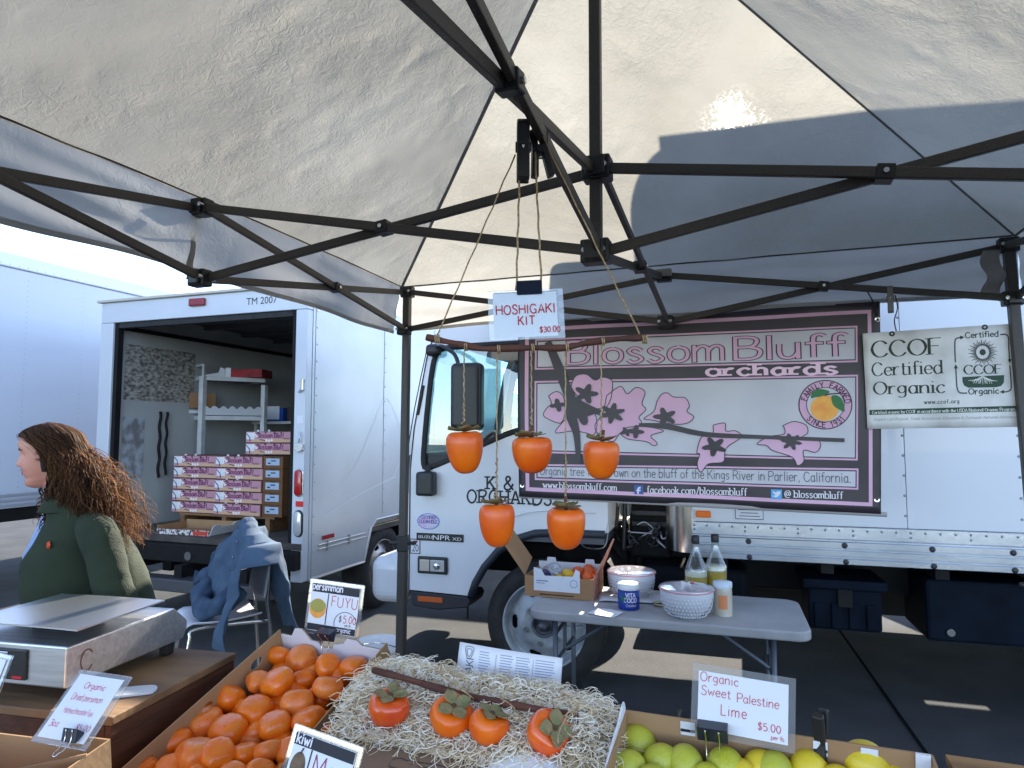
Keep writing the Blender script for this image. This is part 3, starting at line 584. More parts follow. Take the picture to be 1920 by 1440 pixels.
    sans(tx, 'ISUZU', .026, xa+.014, za+.017, fn2, sx=1.5); sans(tx, 'NPR', .046, xa+.118, za+.010, fn2, sx=1.55); sans(tx, 'XD', .030, xa+.268, za+.011, fn2, sx=1.6)
    tx.build('badge_letters', mat('badge_silver', (.78,.79,.8), .35, .3), bd)
    (xa, za), (xb, zb) = onside(771,1037), onside(790,1010)
    sk = B('number_sticker', BLACK, T, (xa, -.0172, za, xb, -.0153, zb)); B('sticker_face', PAPER, sk, (xa+.006, -.0180, za+.006, xb-.006, -.0173, zb-.006)); tx = MB()
    sans(tx, '20', .072, (xa+xb)/2, za+.016, lambda x, y, l: (x, -.0186, y), 'c', sx=.75); tx.build('digits', BLUEINK, sk); B('red_flash', REDLENS, sk, (xa+.02, -.0187, zb-.026, xb-.02, -.0181, zb-.012))
    (xc, zc) = onside(805,977); ov = MB(); el = lambda s: [(xc+.085*s*math.cos(a), zc+.056*s*math.sin(a)) for a in [2*PI*k/36 for k in range(36)]]
    ov.prism(el(1), -.0168, -.0152); os_ = ov.build('oval_sticker', mat('sticker_blue', lin(120,140,205), .25, .4), T); MB().prism(el(.9), -.0176, -.0169).build('sticker_face', mat('sticker_silver', lin(200,205,226), .25, .3, c2=lin(212,176,214), vs=30), os_)
    tx = MB(); fn3 = lambda x, y, l: (x, -.0182-l, y); letters(tx, 'CERTIFIED', .020, xc, zc+.018, fn3, 'c', wt=.2); letters(tx, 'CLEAN IDLE', .021, xc, zc-.012, fn3, 'c', wt=.2); tx.build('print', mat('ink_blue', lin(60,70,140), .5), os_)
    (xa, za), (xb, zb) = onside(786,1073), onside(842,1044)
    lp = B('corner_lamp', BLACK, T, (xa, -.035, za, xb, -.0155, zb), bevel=.018, seg=3); w2 = (xb-xa)*.42
    B('lens', mat('lamp_lens', (.62,.56,.48), .15, .2, coat=.9), lp, (xa+.02, -.042, za+.02, xa+w2, -.0355, zb-.02), bevel=.005); B('lens', CLEARLENS, lp, (xa+w2+.006, -.042, za+.02, xb-.02, -.0355, zb-.02), bevel=.005)
    MB().lathe([(0,.0),(.022,.002),(.025,.006),(.018,.01),(0,.011)], 14, Matrix.Translation((xa+w2+.055, -.0425, (za+zb)/2)) @ M0).build('bulb', CHROME, lp, smooth=True)
    wheel(T, (0, .145, .405), .405, .283, .24)
    wheel(T, (0, W2-.15, .405), .405, .283, .24, -1)
    MB().cyl((0,.25,.405), (0,W2-.25,.405), .05, 10).build('front_axle', CHASSIS, T)
    for y in (.20, 2.1): pass
    MB().cyl((3.95,.3,.40), (3.95,2.0,.40), .06, 10).build('rear_axle', CHASSIS, T)
    mb = MB(); mb.grid(lambda a, b: (.60*math.cos(PI*(.02+.9*a)), .03+.4*b, .42+.60*math.sin(PI*(.02+.9*a))), 20, 2); mb.build('wheel_well', CHASSIS, T)
    return T
truck()
# ================================================================ open-backed van body (middle) and the long trailer beside it
MA = R_(-19.4); M0P = V((-1.645, 5.34, 0)); mu = V((math.cos(MA), math.sin(MA), 0)); mv = V((-math.sin(MA), math.cos(MA), 0))
def onrear(px, py, off=0.):
    q = onplane(px, py, M0P+mv*off, mv); return ((q-M0P).dot(mu), q.z)
M0 = Matrix.Rotation(PI/2, 4, 'X')
def midtruck():
    T = thing('box_truck', 'white box truck with its rear open and pink fruit boxes stacked inside', 'truck', M0P, MA)
    WH = mat('van_white', (.66,.69,.72), .32, c2=(.58,.61,.65), vs=1.6, contrast=.1, bump=.03, bs=4, coat=.15)
    ALS = mat('van_side_alu', (.62,.64,.66), .42, .25, c2=(.50,.52,.54), vs=1.5, contrast=.15, bump=.06, bs=5)
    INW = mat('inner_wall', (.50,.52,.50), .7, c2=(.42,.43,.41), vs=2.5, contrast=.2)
    L_, Dp, Zf, Zt = -2.25, 4.4, .80, 2.86
    # rear frame
    B('left_post', WH, T, (L_, -.02, .52, -2.10, .06, 2.672), bevel=.006); B('right_post', WH, T, (-.105, -.02, .50, .0, .06, 2.672), bevel=.006)
    hd = B('header', WH, T, (L_, -.02, 2.674, 0, .06, Zt), bevel=.006); B('drip_edge', mat('drip_tan', lin(196,190,176), .5), hd, (L_-.03, -.05, Zt+.001, .03, .07, Zt+.024), bevel=.004)
    B('door_track', CHASSIS, T, (-2.098, .0, Zf, -2.055, .055, 2.67)); B('door_track', CHASSIS, T, (-.15, .0, Zf, -.107, .055, 2.67)); B('door_seal', RUBBER, T, (-2.05, .0, 2.625, -.155, .055, 2.67))
    # inside: walls, ceiling with cross bows, floor
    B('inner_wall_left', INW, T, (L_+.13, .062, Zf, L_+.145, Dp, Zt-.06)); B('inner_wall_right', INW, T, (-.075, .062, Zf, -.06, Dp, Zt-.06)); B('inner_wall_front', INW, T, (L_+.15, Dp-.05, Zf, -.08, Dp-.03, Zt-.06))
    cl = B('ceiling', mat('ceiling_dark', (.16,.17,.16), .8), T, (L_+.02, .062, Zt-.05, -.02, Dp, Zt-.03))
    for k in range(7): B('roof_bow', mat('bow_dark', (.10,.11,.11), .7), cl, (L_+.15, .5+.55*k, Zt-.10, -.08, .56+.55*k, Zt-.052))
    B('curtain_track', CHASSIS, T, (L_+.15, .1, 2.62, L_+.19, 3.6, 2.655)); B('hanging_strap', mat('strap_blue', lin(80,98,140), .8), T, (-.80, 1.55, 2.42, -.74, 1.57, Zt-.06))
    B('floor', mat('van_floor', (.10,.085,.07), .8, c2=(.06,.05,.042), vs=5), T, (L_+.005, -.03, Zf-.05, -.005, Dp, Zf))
    B('roof_skin', WH, T, (L_, .07, Zt-.028, 0, Dp, Zt)); B('outer_left', WH, T, (L_, .062, .52, L_+.02, Dp, Zt-.03))
    # outer right side with wheel opening; local y runs along the side
    out = [(.0,.50),(.82,.50),(.93,.80),(1.02,.855),(1.50,.855),(1.62,.80),(1.70,.50),(4.4,.50),(4.4,Zt-.03),(.0,Zt-.03)]
    mb = MB(); mb.add(*plate([(a+.062, b) for a, b in out], [], lambda a, b: (0, a, b))); sd = mb.build('outer_right', ALS, T, solid=.006)
    MB().tube([(.006, a+.062, b) for a, b in [(.0,.505),(.82,.505),(.93,.80),(1.02,.855),(1.50,.855),(1.62,.80),(1.70,.505),(3.0,.505)]], .012, 6).build('edge_trim', mat('trim_alu', (.62,.6,.56), .35, .8), sd)
    rl = MB()
    for z in (.72, .755): rl.box(.003, .18, z, .016, .90, z+.012)
    rl.build('rub_rail', mat('trim_alu'), sd, bevel=.003)
    for y in (.30, .62): B('rail_clip', mat('trim_alu'), sd, (.003, y, .70, .02, y+.015, .785))
    B('reflector', REDLENS, sd, (.0035, .235, .795, .012, .40, .83), bevel=.002)
    # scrape left on the paint by a removed sticker
    sc_ = mat('scrape', (.70,.72,.74), .35); mb = MB()
    for pts in ([(.35,1.15),(.75,1.42),(1.15,1.95),(1.30,1.98),(1.5,1.75),(1.55,1.45),(1.42,1.25)], [(.25,.98),(.8,1.12),(1.45,1.24)]):
        sp = sp2(pts, 6); nn = len(sp); mb.add([(.0042, y, z-.008) for y, z in sp]+[(.0042, y, z+.008) for y, z in sp], [(i, i+1, nn+i+1, nn+i) for i in range(nn-1)])
    mb.build('sticker_ghost', sc_, sd)
    rv = MB()
    for y in (.12, 1.22, 2.32, 3.42): [rv.lathe([(0,.006),(.006,.004),(.009,0)], 8, Matrix.Translation((.003, y, .58+.14*k)) @ Matrix.Rotation(PI/2, 4, 'Y')) for k in range(17) if not (1 < y < 1.6 and .58+.14*k < .9)]
    rv.build('rivets', mat('rivet_pale', (.55,.56,.58), .35, .5), sd, kind='stuff')
    for y in (.115, 1.215, 2.315): B('panel_seam', mat('seam_grey', (.35,.37,.40), .5), sd, (.0032, y-.022, .90 if y > 1 else .51, .0062, y-.018, Zt-.04))
    # lamps and hardware on the right post
    def lamp(px, py0, py1, m, nm):
        x, z1 = onrear(px, py0, -.02); _, z0 = onrear(px, py1, -.02); r = .036; c0, c1 = z0+r, z1-r
        el = lambda s: [(x+r*s*math.cos(a), c1+r*s*math.sin(a)) for a in [PI*k/10 for k in range(11)]]+[(x+r*s*math.cos(a), c0+r*s*math.sin(a)) for a in [PI+PI*k/10 for k in range(11)]]
        e = MB().prism(el(1.2), -.034, -.021).build(nm, CHROME if m is REDLENS else BLACK, T, bevel=.004); MB().prism(el(.95), -.046, -.035).build('lens', m, e, bevel=.006, smooth=True)
    lamp(562, 880, 930, REDLENS, 'tail_lamp'); lamp(561, 958, 1005, CLEARLENS, 'reversing_lamp')
    x, z = onrear(562, 945, -.02); B('reflector', mat('reflector_red', lin(214,40,30), .35), T, (x-.036, -.026, z-.022, x+.036, -.0205, z+.022), bevel=.002)
    x, z = onrear(563, 838, -.02); hw = MB(); hw.prism([(x-.045,z+.03),(x+.045,z+.03),(x+.04,z-.02),(x,z-.045),(x-.04,z-.02)], -.05, -.021); hw.tube([(x,-.04,z+.03),(x+.015,-.05,z+.07),(x,-.04,z+.12)], .007, 6); hw.build('latch', CHROME, T, bevel=.004)
    x, z = onrear(566, 735, -.02); MB().tube([(x+.02,-.022,z+.1),(x+.02,-.05,z+.1),(x+.02,-.05,z+.02),(x-.02,-.03,z)], .009, 6).build('grab_hook', CHROME, T)
    x, z = onrear(563, 783, -.02); B('decal', PAPER, T, (x-.03, -.0225, z-.045, x+.03, -.0203, z+.015))
    # header: red lamp and painted fleet number
    x, z = onrear(372, 567, -.02); B('clearance_lamp', mat('red_dull', lin(140,30,40), .3), T, (x-.085, -.05, z-.033, x+.085, -.0205, z+.033), bevel=.01)
    tx = MB(); x, z = onrear(462, 571, -.02); sans(tx, 'TM 2007', .085, x, z-.005, lambda a, b, l: (a, -.0212, b), sx=1.0); tx.build('painted_number', BLUEINK, T)
    # worn poster and stains on the inner wall
    xl = L_+.1465; ps = mat('worn_poster', lin(186,182,170), .8, c2=lin(96,90,84), vs=22, contrast=.55, stretch=(1,1,1.8), detail=10)
    B('old_poster', ps, T, (xl, .12, 1.98, xl+.002, .95, 2.5)); B('worn_sheet', mat('worn_sheet', lin(178,186,190), .8, c2=lin(128,128,128), vs=9, contrast=.7, detail=7), T, (xl, .12, 1.25, xl+.002, .36, 1.82))
    MB().tube([(xl+.02,.52+.008*math.sin(k),1.88-.032*k) for k in range(21)], .013, 6).build('tie_strap', CHASSIS, T); MB().tube([(xl+.02,.60+.008*math.sin(k+1),1.88-.031*k) for k in range(21)], .012, 6).build('tie_strap', CHASSIS, T)
    # rear step bumper and frame
    B('rear_sill', CHASSIS, T, (L_+.01, -.10, .60, -.01, .0, Zf-.055), bevel=.01); B('step_bumper', mat('step_steel', (.10,.10,.11), .5, .5), T, (L_+.1, -.26, .40, -.12, -.11, .50), bevel=.01)
    mb = MB()
    for x in (-1.8, -1.1, -.45): mb.box(x, -.2, .501, x+.08, .5, .599)
    mb.box(-1.75, .3, .42, -1.65, 4.2, .74); mb.box(-.6, .3, .42, -.5, 4.2, .74); mb.build('chassis_frame', CHASSIS, T); MB().cyl((-1.05,-.115,.66), (-1.05,-.10,.66), .035, 14).build('tow_ring', STEELR, T)
    for x in (-.14, L_+.14): wheel(T, (x, 1.27, .395), .395, .25, .24, 1, 5, mat('wheel_steel', (.42,.40,.38), .4, .8, c2=(.3,.28,.26), vs=8)).rotation_euler = (0, 0, PI/2 if x > -1 else -PI/2)
    MB().cyl((-.3,1.27,.395), (L_+.3,1.27,.395), .06, 10).build('axle', CHASSIS, T)
    # driver's cab at the far end
    B('cab', WH, T, (L_+.1, Dp+.1, .55, -.1, Dp+1.7, 2.35), bevel=.12, seg=3)
    for x in (-.14, L_+.14): wheel(T, (x, Dp+.9, .395), .395, .25, .24, 1, 5, MATS['wheel_steel']).rotation_euler = (0, 0, PI/2 if x > -1 else -PI/2)
    return T
MT = midtruck()
def trailer():
    P = V((-4.97, 6.48, 0)); T = thing('cargo_trailer', 'tall plain pale trailer wall standing behind the woman, rivet lines and a top rail', 'trailer', P, MA)
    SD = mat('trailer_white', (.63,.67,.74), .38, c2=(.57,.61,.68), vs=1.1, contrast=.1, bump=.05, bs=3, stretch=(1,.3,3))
    y0, y1 = -5.5, 5.2
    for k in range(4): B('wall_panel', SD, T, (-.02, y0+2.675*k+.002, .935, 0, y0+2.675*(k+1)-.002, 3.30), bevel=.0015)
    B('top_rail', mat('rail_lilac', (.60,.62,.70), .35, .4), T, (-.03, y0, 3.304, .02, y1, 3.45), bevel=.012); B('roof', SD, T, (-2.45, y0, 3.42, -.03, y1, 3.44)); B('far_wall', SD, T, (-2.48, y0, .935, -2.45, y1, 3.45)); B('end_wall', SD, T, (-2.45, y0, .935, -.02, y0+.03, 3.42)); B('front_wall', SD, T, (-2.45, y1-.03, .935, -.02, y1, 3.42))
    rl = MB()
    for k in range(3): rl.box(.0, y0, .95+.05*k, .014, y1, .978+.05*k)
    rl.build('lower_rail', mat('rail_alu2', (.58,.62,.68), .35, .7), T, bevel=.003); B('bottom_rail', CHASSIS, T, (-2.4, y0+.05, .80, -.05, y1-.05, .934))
    rv = MB()
    for k in range(18):
        y = y0+.3+.6*k
        for i in range(40): rv.lathe([(0,.004),(.005,.003),(.007,0)], 6, Matrix.Translation((0, y, 1.14+.053*i)) @ Matrix.Rotation(PI/2, 4, 'Y'))
    for k in range(120): rv.lathe([(0,.005),(.007,.003),(.009,0)], 6, Matrix.Translation((.02, y0+.05+.088*k, 3.335)) @ Matrix.Rotation(PI/2, 4, 'Y'))
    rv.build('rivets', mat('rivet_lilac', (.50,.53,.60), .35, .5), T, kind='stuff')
    wm = MATS['wheel_steel']
    for y in (-4.2, -3.1, 4.2): wheel(T, (-.2, y, .5), .5, .29, .28, 1, 5, wm).rotation_euler = (0, 0, PI/2)
    for y in (-4.2, -3.1, 4.2): wheel(T, (-2.25, y, .5), .5, .29, .28, 1, 5, wm).rotation_euler = (0, 0, -PI/2)
    mb = MB()
    for y in (-4.2, -3.1, 4.2): mb.cyl((-.3,y,.5), (-2.1,y,.5), .07, 8); mb.box(-1.9, y-.05, .5, -1.8, y+.05, .80); mb.box(-.6, y-.05, .5, -.5, y+.05, .80)
    mb.build('axle', CHASSIS, T)
trailer()
# ================================================================ cargo inside the van body
def mrear(x, y, z): return M0P+mu*x+mv*y+V((0,0,z))
BOXPINK = mat('box_pink', lin(200,150,162), .75, c2=lin(186,136,146), vs=9, contrast=.2); BOXTAN = mat('box_tan', lin(206,170,132), .8)
BOXINK = mat('box_ink', lin(116,48,90), .7); BOXDARK = mat('box_dark', lin(70,30,40), .8)
def pink_box(w=.52, h=.106, d=.36):
    """long carton: front face towards -y, origin at bottom centre of the front"""
    o = thing('fruit_carton', '', 'carton')
    B('carton_body', mat('box_side', lin(150,104,92), .8, c2=lin(120,78,66), vs=9), o, (-w/2, .004, 0, w/2, d, h-.004), bevel=.002)
    f = B('printed_front', BOXPINK, o, (-w/2+.003, 0, .005, w/2-.003, .0035, h-.009))
    B('white_corner', WHITECARD, f, (-w/2+.005, -.001, .03, -w/2+.10, -.0002, h-.012)); B('tan_band', BOXTAN, f, (-w/2+.06, -.0008, .007, w/2-.005, -.0001, .034))
    tx = MB(); fn = lambda x, y, l: (x, -.0014-l, y)
    letters(tx, 'Blossom Bluff', .040, -w/2+.125, .048, fn, style='slab', wt=.2, gap=.15); letters(tx, 'Orchards', .014, w/2-.105, .033, fn, wt=.2)
    tx.build('lettering', BOXINK, f)
    fl = MB()
    for k, (x, z, r) in enumerate(((-.17,.075,.02), (-.135,.06,.017), (-.03,.022,.013), (.0,.02,.012), (.03,.024,.012))):
        fl.add([(x, -.0016, z)]+[(x+r*(1+.35*math.cos(5*a))*math.cos(a), -.0016-.0001*k, z+r*(1+.35*math.cos(5*a))*math.sin(a)) for a in [2*PI*i/20 for i in range(20)]], [(0, i+1, (i+1) % 20+1) for i in range(20)])
    fl.build('flower_print', mat('flower_white', lin(240,228,222), .75), f, kind='stuff')
    br = MB(); br.tube([(-w/2+.006,-.0012,h-.02),(-w/2+.045,-.0012,.05),(-w/2+.05,-.0012,.012)], .004, 4); br.build('branch_print', BOXDARK, f); br = MB(); br.tube([(-.10,-.0012,.03),(-.04,-.0012,.02)], .004, 4); br.build('branch_print', BOXDARK, f)
    nt_ = MB()
    for x in (-.12,-.04,.06,.13): nt_.lathe([(0,.0012),(.0085,.001),(.0085,0)], 10, Matrix.Translation((x, -.001, h-.014)) @ M0)
    nt_.build('hand_holes', BLACK, f)
    tb = MB()
    for x in (-.14, -.02): tb.prism([(x-.012,h-.004),(x+.012,h-.004),(x+.012,h+.006),(x+.007,h+.012),(x-.007,h+.012),(x-.012,h+.006)], .02, .024)
    tb.build('stacking_tab', WHITECARD, o)
    return o
def cargo():
    src = pink_box(); H = .106; first = True
    # column positions from the photograph on the plane of the stack front
    off = .42; place = []
    xa, zb = onrear(351, 968, off); xb, _ = onrear(449, 970, off); xa = xb-.523
    ord_ = ['bottom', 'second', 'third', 'fourth', 'top']
    base = .80
    n_under = 0
    zs = base+.135
    for cx, dy, rot, col_lab in ((xa, off, 0, 'stack beside the bare wall'), (xb, off-.03, 0, 'stack beside the plain brown cartons')):
        for k in range(5): place.append((cx+random.uniform(-.0015,.0015), dy+random.uniform(-.012,.012), zs+H*k, 'pink printed fruit carton in the %s, %s one' % (col_lab, ord_[k])))
    xc, _ = onrear(503, 830, off+.05)
    for k in range(2): place.append((xc, off+.06, zs+H*5+.012+H*k, 'pink printed fruit carton on top of the brown cartons, %s of two' % ('lower' if k == 0 else 'upper')))
    for i, (x, y, z, lab) in enumerate(place):
        o = src if i == 0 else copytree(src)
        o.location = mrear(x, y, z); o.rotation_euler = (0, 0, MA+random.uniform(-.004,.004)); tag(o, lab, 'carton', 'pink cartons stacked in the truck')
    # pallet boards below the stacks
    p = thing('pallet', 'low wooden pallet under the stacked pink cartons', 'pallet', mrear((xa+xb)/2+.1, off-.02, base), MA)
    for k in range(4): B('deck_board', WOOD, p, (-.52, .10*k, .115, .56, .10*k+.085, .134))
    for x in (-.5, -.02, .46): B('stringer', WOOD, p, (x, .0, .002, x+.05, .40, .1145))
    # brown cartons, end on
    xd, _ = onrear(521, 900, off); bc = None
    for k in range(5):
        if bc is None:
            bc = thing('brown_carton', '', 'carton'); B('carton_body', mat('carton_brown', lin(120,82,48), .85, c2=lin(98,66,38), vs=6), bc, (-.105, 0, 0, .105, .36, .1045), bevel=.002)
            lb = B('end_label', mat('label_blue_white', lin(168,186,204), .7), bc, (-.075, -.0025, .028, .07, -.0003, .088)); B('label_bar', BLUEINK, lb, (-.02, -.004, .062, .03, -.0027, .072)); B('label_bar', BLUEINK, lb, (-.055, -.004, .04, -.025, -.0027, .052)); B('hand_slot', BLACK, bc, (-.02, -.003, .089, .02, -.0004, .099)); o = bc
        else: o = copytree(bc)
        o.location = mrear(xb+.26+.108, off-.02, zs+H*k); o.rotation_euler = (0, 0, MA); tag(o, 'plain brown carton with a white end label, %s of its stack in the truck' % ord_[k], 'carton', 'brown cartons stacked in the truck')
    # flattened open tray on the tail edge
    x, z = onrear(345, 1010, .04); t = thing('open_tray_carton', 'empty open fruit tray lying flat on the truck floor edge', 'carton', mrear(x, .0, base+.002), MA+.05)
    B('tray_base', CARD, t, (-.27, .03, 0, .27, .36, .006)); fr = B('tray_front', mat('tray_print', lin(222,214,208), .8, c2=lin(80,64,60), vs=42, contrast=.9), t, (-.27, .02, 0, .27, .028, .045)); B('red_corner', mat('tray_red', lin(196,70,50), .8), fr, (.11, .018, .004, .26, .0196, .040)); B('tray_left', CARD, t, (-.278, .03, 0, -.271, .36, .07)); B('tray_back', CARDIN, t, (-.27, .362, 0, .27, .368, .085))
    M = Matrix.Translation((.272, .03, .0)) @ Matrix.Rotation(R_(24), 4, 'Y'); mb = MB(); mb.prism([(0,0),(.33,0),(.33,.10),(.27,.10),(.25,.075),(.10,.075),(.08,.10),(.02,.10),(0,.08)], 0, .005, M @ Matrix.Rotation(PI/2, 4, 'Z')); mb.build('tray_side_flap', WHITECARD, t)
    # white shelf rack
    RK = mat('rack_white', (.62,.63,.62), .5, c2=(.5,.51,.5), vs=8); yr = 1.05
    def rk(px, py, off): a, z = onrear(px, py, off); return V((a, off, z))
    R = thing('shelf_rack', 'white painted metal shelf rack standing in the open truck', 'rack', mrear(0,0,base), MA); up = V((0,0,-base))
    fl_, fm, fr_ = rk(322, 712, yr+.25)+up, rk(381, 705, yr-.15)+up, rk(496, 722, yr+.35)+up; bk = rk(449, 735, yr+.75)+up
    for q, wd in ((fl_, .035), (fm, .055), (fr_, .05), (bk, .035)): MB().bar(V((q.x,q.y,.002)), q, wd, wd, up=(0,1,0)).build('upright', RK, R, bevel=.003)
    for dz, nm in ((-.02,'top'), (-.43,'middle'), (-.86,'low')):
        z0 = fm.z+dz; pts = [V((q.x,q.y,z0)) for q in (fl_, fm, fr_, bk)]
        for a, b in ((0,1),(1,2),(2,3),(3,0)): MB().bar(pts[a], pts[b], .025, .045).build('shelf_rail', RK, R, bevel=.003)
        MB().add([tuple(p+V((0,0,.02))) for p in pts], [(0,1,2,3)]).build('shelf', mat('shelf_grey', (.34,.35,.35), .6), R, solid=.006)
    g = rk(322, 695, yr+.25)+up; MB().tube([fl_, g, V((fm.x,fm.y,g.z+.0)), fm], .013, 6).build('guard_rail', RK, R)
    b1 = V((fl_.x, fl_.y, g.z-.1)); wv = MB(); q0, q1 = V((fm.x,fm.y,fm.z-.40)), V((fr_.x,fr_.y,fm.z-.40))
    wv.add([q0.lerp(q1, k/40)+V((0,-.02,0)) for k in range(41)]+[q0.lerp(q1, k/40)+V((0,-.02,.06+.035*abs(math.sin(k*.55)))) for k in range(41)], [(k, k+1, 42+k, 41+k) for k in range(40)]); wv.build('scalloped_lip', mat('paper_liner', (.55,.57,.58), .8), R, solid=.003)
    # boxes on the rack
    zm = base+fm.z-.41+.027; cx = (fl_+fm)/2
    o = thing('brown_parcel', 'plain closed brown parcel tilted on the middle rack shelf', 'box', mrear(cx.x+.13, cx.y+.02, zm+.045), (0, R_(-3), MA-.55)); B('carton_body', CARD, o, (-.24, -.13, 0, .24, .13, .155), bevel=.004); B('tape', mat('tape_tan', lin(150,110,70), .4), o, (-.24, -.02, .1555, .24, .02, .157))
    o = thing('white_tray', 'flat white tray under the brown parcel on the rack', 'tray', mrear(cx.x+.10, cx.y+.03, zm), (0,0,MA-.5)); B('tray_body', WHITECARD, o, (-.25, -.14, 0, .25, .14, .036), bevel=.006)
    bx, bz = onrear(512, 790, 1.75); bs = thing('side_shelf', 'long shelf fixed along the truck wall behind the rack', 'shelf', mrear(bx, 1.75, bz-.03), MA); B('board', RK, bs, (-.30, 0, 0, .5, .4, .03)); B('bracket', RK, bs, (-.28, .02, -(bz-.03-base)+.002, -.24, .06, -.001)); B('bracket', RK, bs, (.42, .02, -(bz-.03-base)+.002, .46, .06, -.001))
    o = thing('blue_carton', 'blue fruit carton with white end panel on the wall shelf', 'carton', mrear(bx-.05, 1.78, bz+.002), MA); B('carton_body', mat('carton_blue', lin(30,70,150), .7), o, (-.16, 0, 0, .16, .3, .15), bevel=.003); B('end_panel', WHITECARD, o, (-.10, -.004, .02, .11, -.0005, .17))
    o = thing('dark_carton', 'dark printed fruit carton beside the blue one on the wall shelf', 'carton', mrear(bx+.30, 1.80, bz+.002), MA); B('carton_body', mat('carton_dark', lin(84,60,60), .7, c2=lin(40,34,40), vs=14), o, (-.15, 0, 0, .15, .3, .16), bevel=.003); B('end_label', WHITECARD, o, (-.06, -.003, .04, .0, -.0005, .11))
    zt = base+fm.z-.02+.025; ct = (fm+fr_)/2
    o = thing('red_carton', 'flat red and white fruit carton on the top of the rack', 'carton', mrear(ct.x+.02, ct.y+.04, zt), MA+.28); B('carton_body', mat('carton_red', lin(170,40,44), .7, c2=lin(120,28,34), vs=14), o, (-.14, 0, 0, .25, .26, .085), bevel=.003); B('end_panel', WHITECARD, o, (-.15, -.003, .0, -.09, -.0005, .10))
    o = thing('white_carton', 'white die-cut fruit tray beside the red carton on the rack', 'carton', mrear(ct.x-.26, ct.y-.02, zt), MA+.28); mb = MB(); mb.prism([(-.10,0),(.12,0),(.12,.09),(.07,.11),(.05,.05),(-.10,.03)], 0, .006); mb.build('tray_front', WHITECARD, o); B('tray_base', WHITECARD, o, (-.10, .007, 0, .12, .24, .006)); B('tray_back', WHITECARD, o, (-.10, .241, 0, .12, .247, .08))
    u = thing('wall_shelf', 'high shelf of dark cartons along the far truck wall', 'shelf', mrear(-.55, 2.3, 1.95), MA)
    B('board', RK, u, (-.55, 0, 0, .42, .5, .03)); B('front_lip', RK, u, (-.55, -.012, .03, .42, 0, .06)); B('upper_rail', RK, u, (-.55, -.012, .30, .42, .01, .36)); B('bracket', RK, u, (-.55, .02, -1.148, -.51, .06, -.001)); B('bracket', RK, u, (.36, .02, -1.148, .40, .06, -.001)); B('bracket', RK, u, (-.549, .02, .031, -.51, .06, .359))
    o = thing('long_dark_carton', 'long dark carton lying on the high shelf in the truck', 'carton', mrear(-.45, 2.34, 1.982), MA); B('carton_body', MATS['carton_dark'], o, (-.35, 0, 0, .40, .38, .22), bevel=.004)
cargo()

# ================================================================ vehicles parked beyond the delivery truck
def suv(label, u0, L, paint, ht=1.9):
    """side-on utility car; local x along its length, y away from the camera"""
    T = thing('parked_suv', label, 'car', T0+tu*u0+tv*5.0, TT); W = 1.85; k = L/4.6
    low = [(0,.42),(.05,.62),(.25,.80),(1.05,.95),(1.12,.98),(4.45,.98),(4.58,.90),(4.6,.45),(4.2,.36),(.4,.36)]
    lo = [(x*k, z) for x, z in low]; mb = MB(); mb.prism(lo, 0, W); body = mb.build('body', paint, T, bevel=.05, seg=3)
    cab = [(1.05,.98),(1.75,ht-.06),(1.95,ht),(4.15,ht),(4.40,ht-.15),(4.52,.98)]; mb = MB(); mb.prism([(x*k, z) for x, z in cab], .06, W-.06); mb.build('cabin', paint, T, bevel=.05, seg=3)
    for nm, q in (('front_window', [(1.28,1.04),(1.86,ht-.10),(2.42,ht-.10),(2.42,1.04)]), ('rear_window', [(2.50,1.04),(2.50,ht-.10),(3.35,ht-.10),(3.35,1.04)]), ('quarter_window', [(3.43,1.04),(3.43,ht-.10),(4.12,ht-.10),(4.34,1.04)])):
        MB().prism([(x*k, z) for x, z in q], .045, .058).build(nm, mat('tinted_glass', (.02,.025,.03), .08, spec=.8), T)
    MB().prism([(.02,.62),(.02,.74),(.20,.80),(.22,.66)], -.01, .2).build('headlight', CLEARLENS, T); MB().prism([(4.50*k,.75),(4.50*k,.93),(4.595*k,.90),(4.60*k,.75)], -.01, .15).build('tail_light', REDLENS, T)
    for x in (.85, 3.72):
        for y, fl in ((.10, 1), (W-.10, -1)): wheel(T, (x*k, y, .36), .36, .23, .22, fl)
suv('silver parked utility car seen through the delivery truck cab windows', -4.35, 5.05, mat('car_silver', (.48,.50,.52), .3, .5, coat=.5))
suv('dark blue parked utility car added beyond the delivery truck body to shade the ground', 1.30, 4.8, mat('car_blue', (.03,.06,.14), .3, coat=.6))  # unseen second car, added so its shadow darkens the ground under the truck
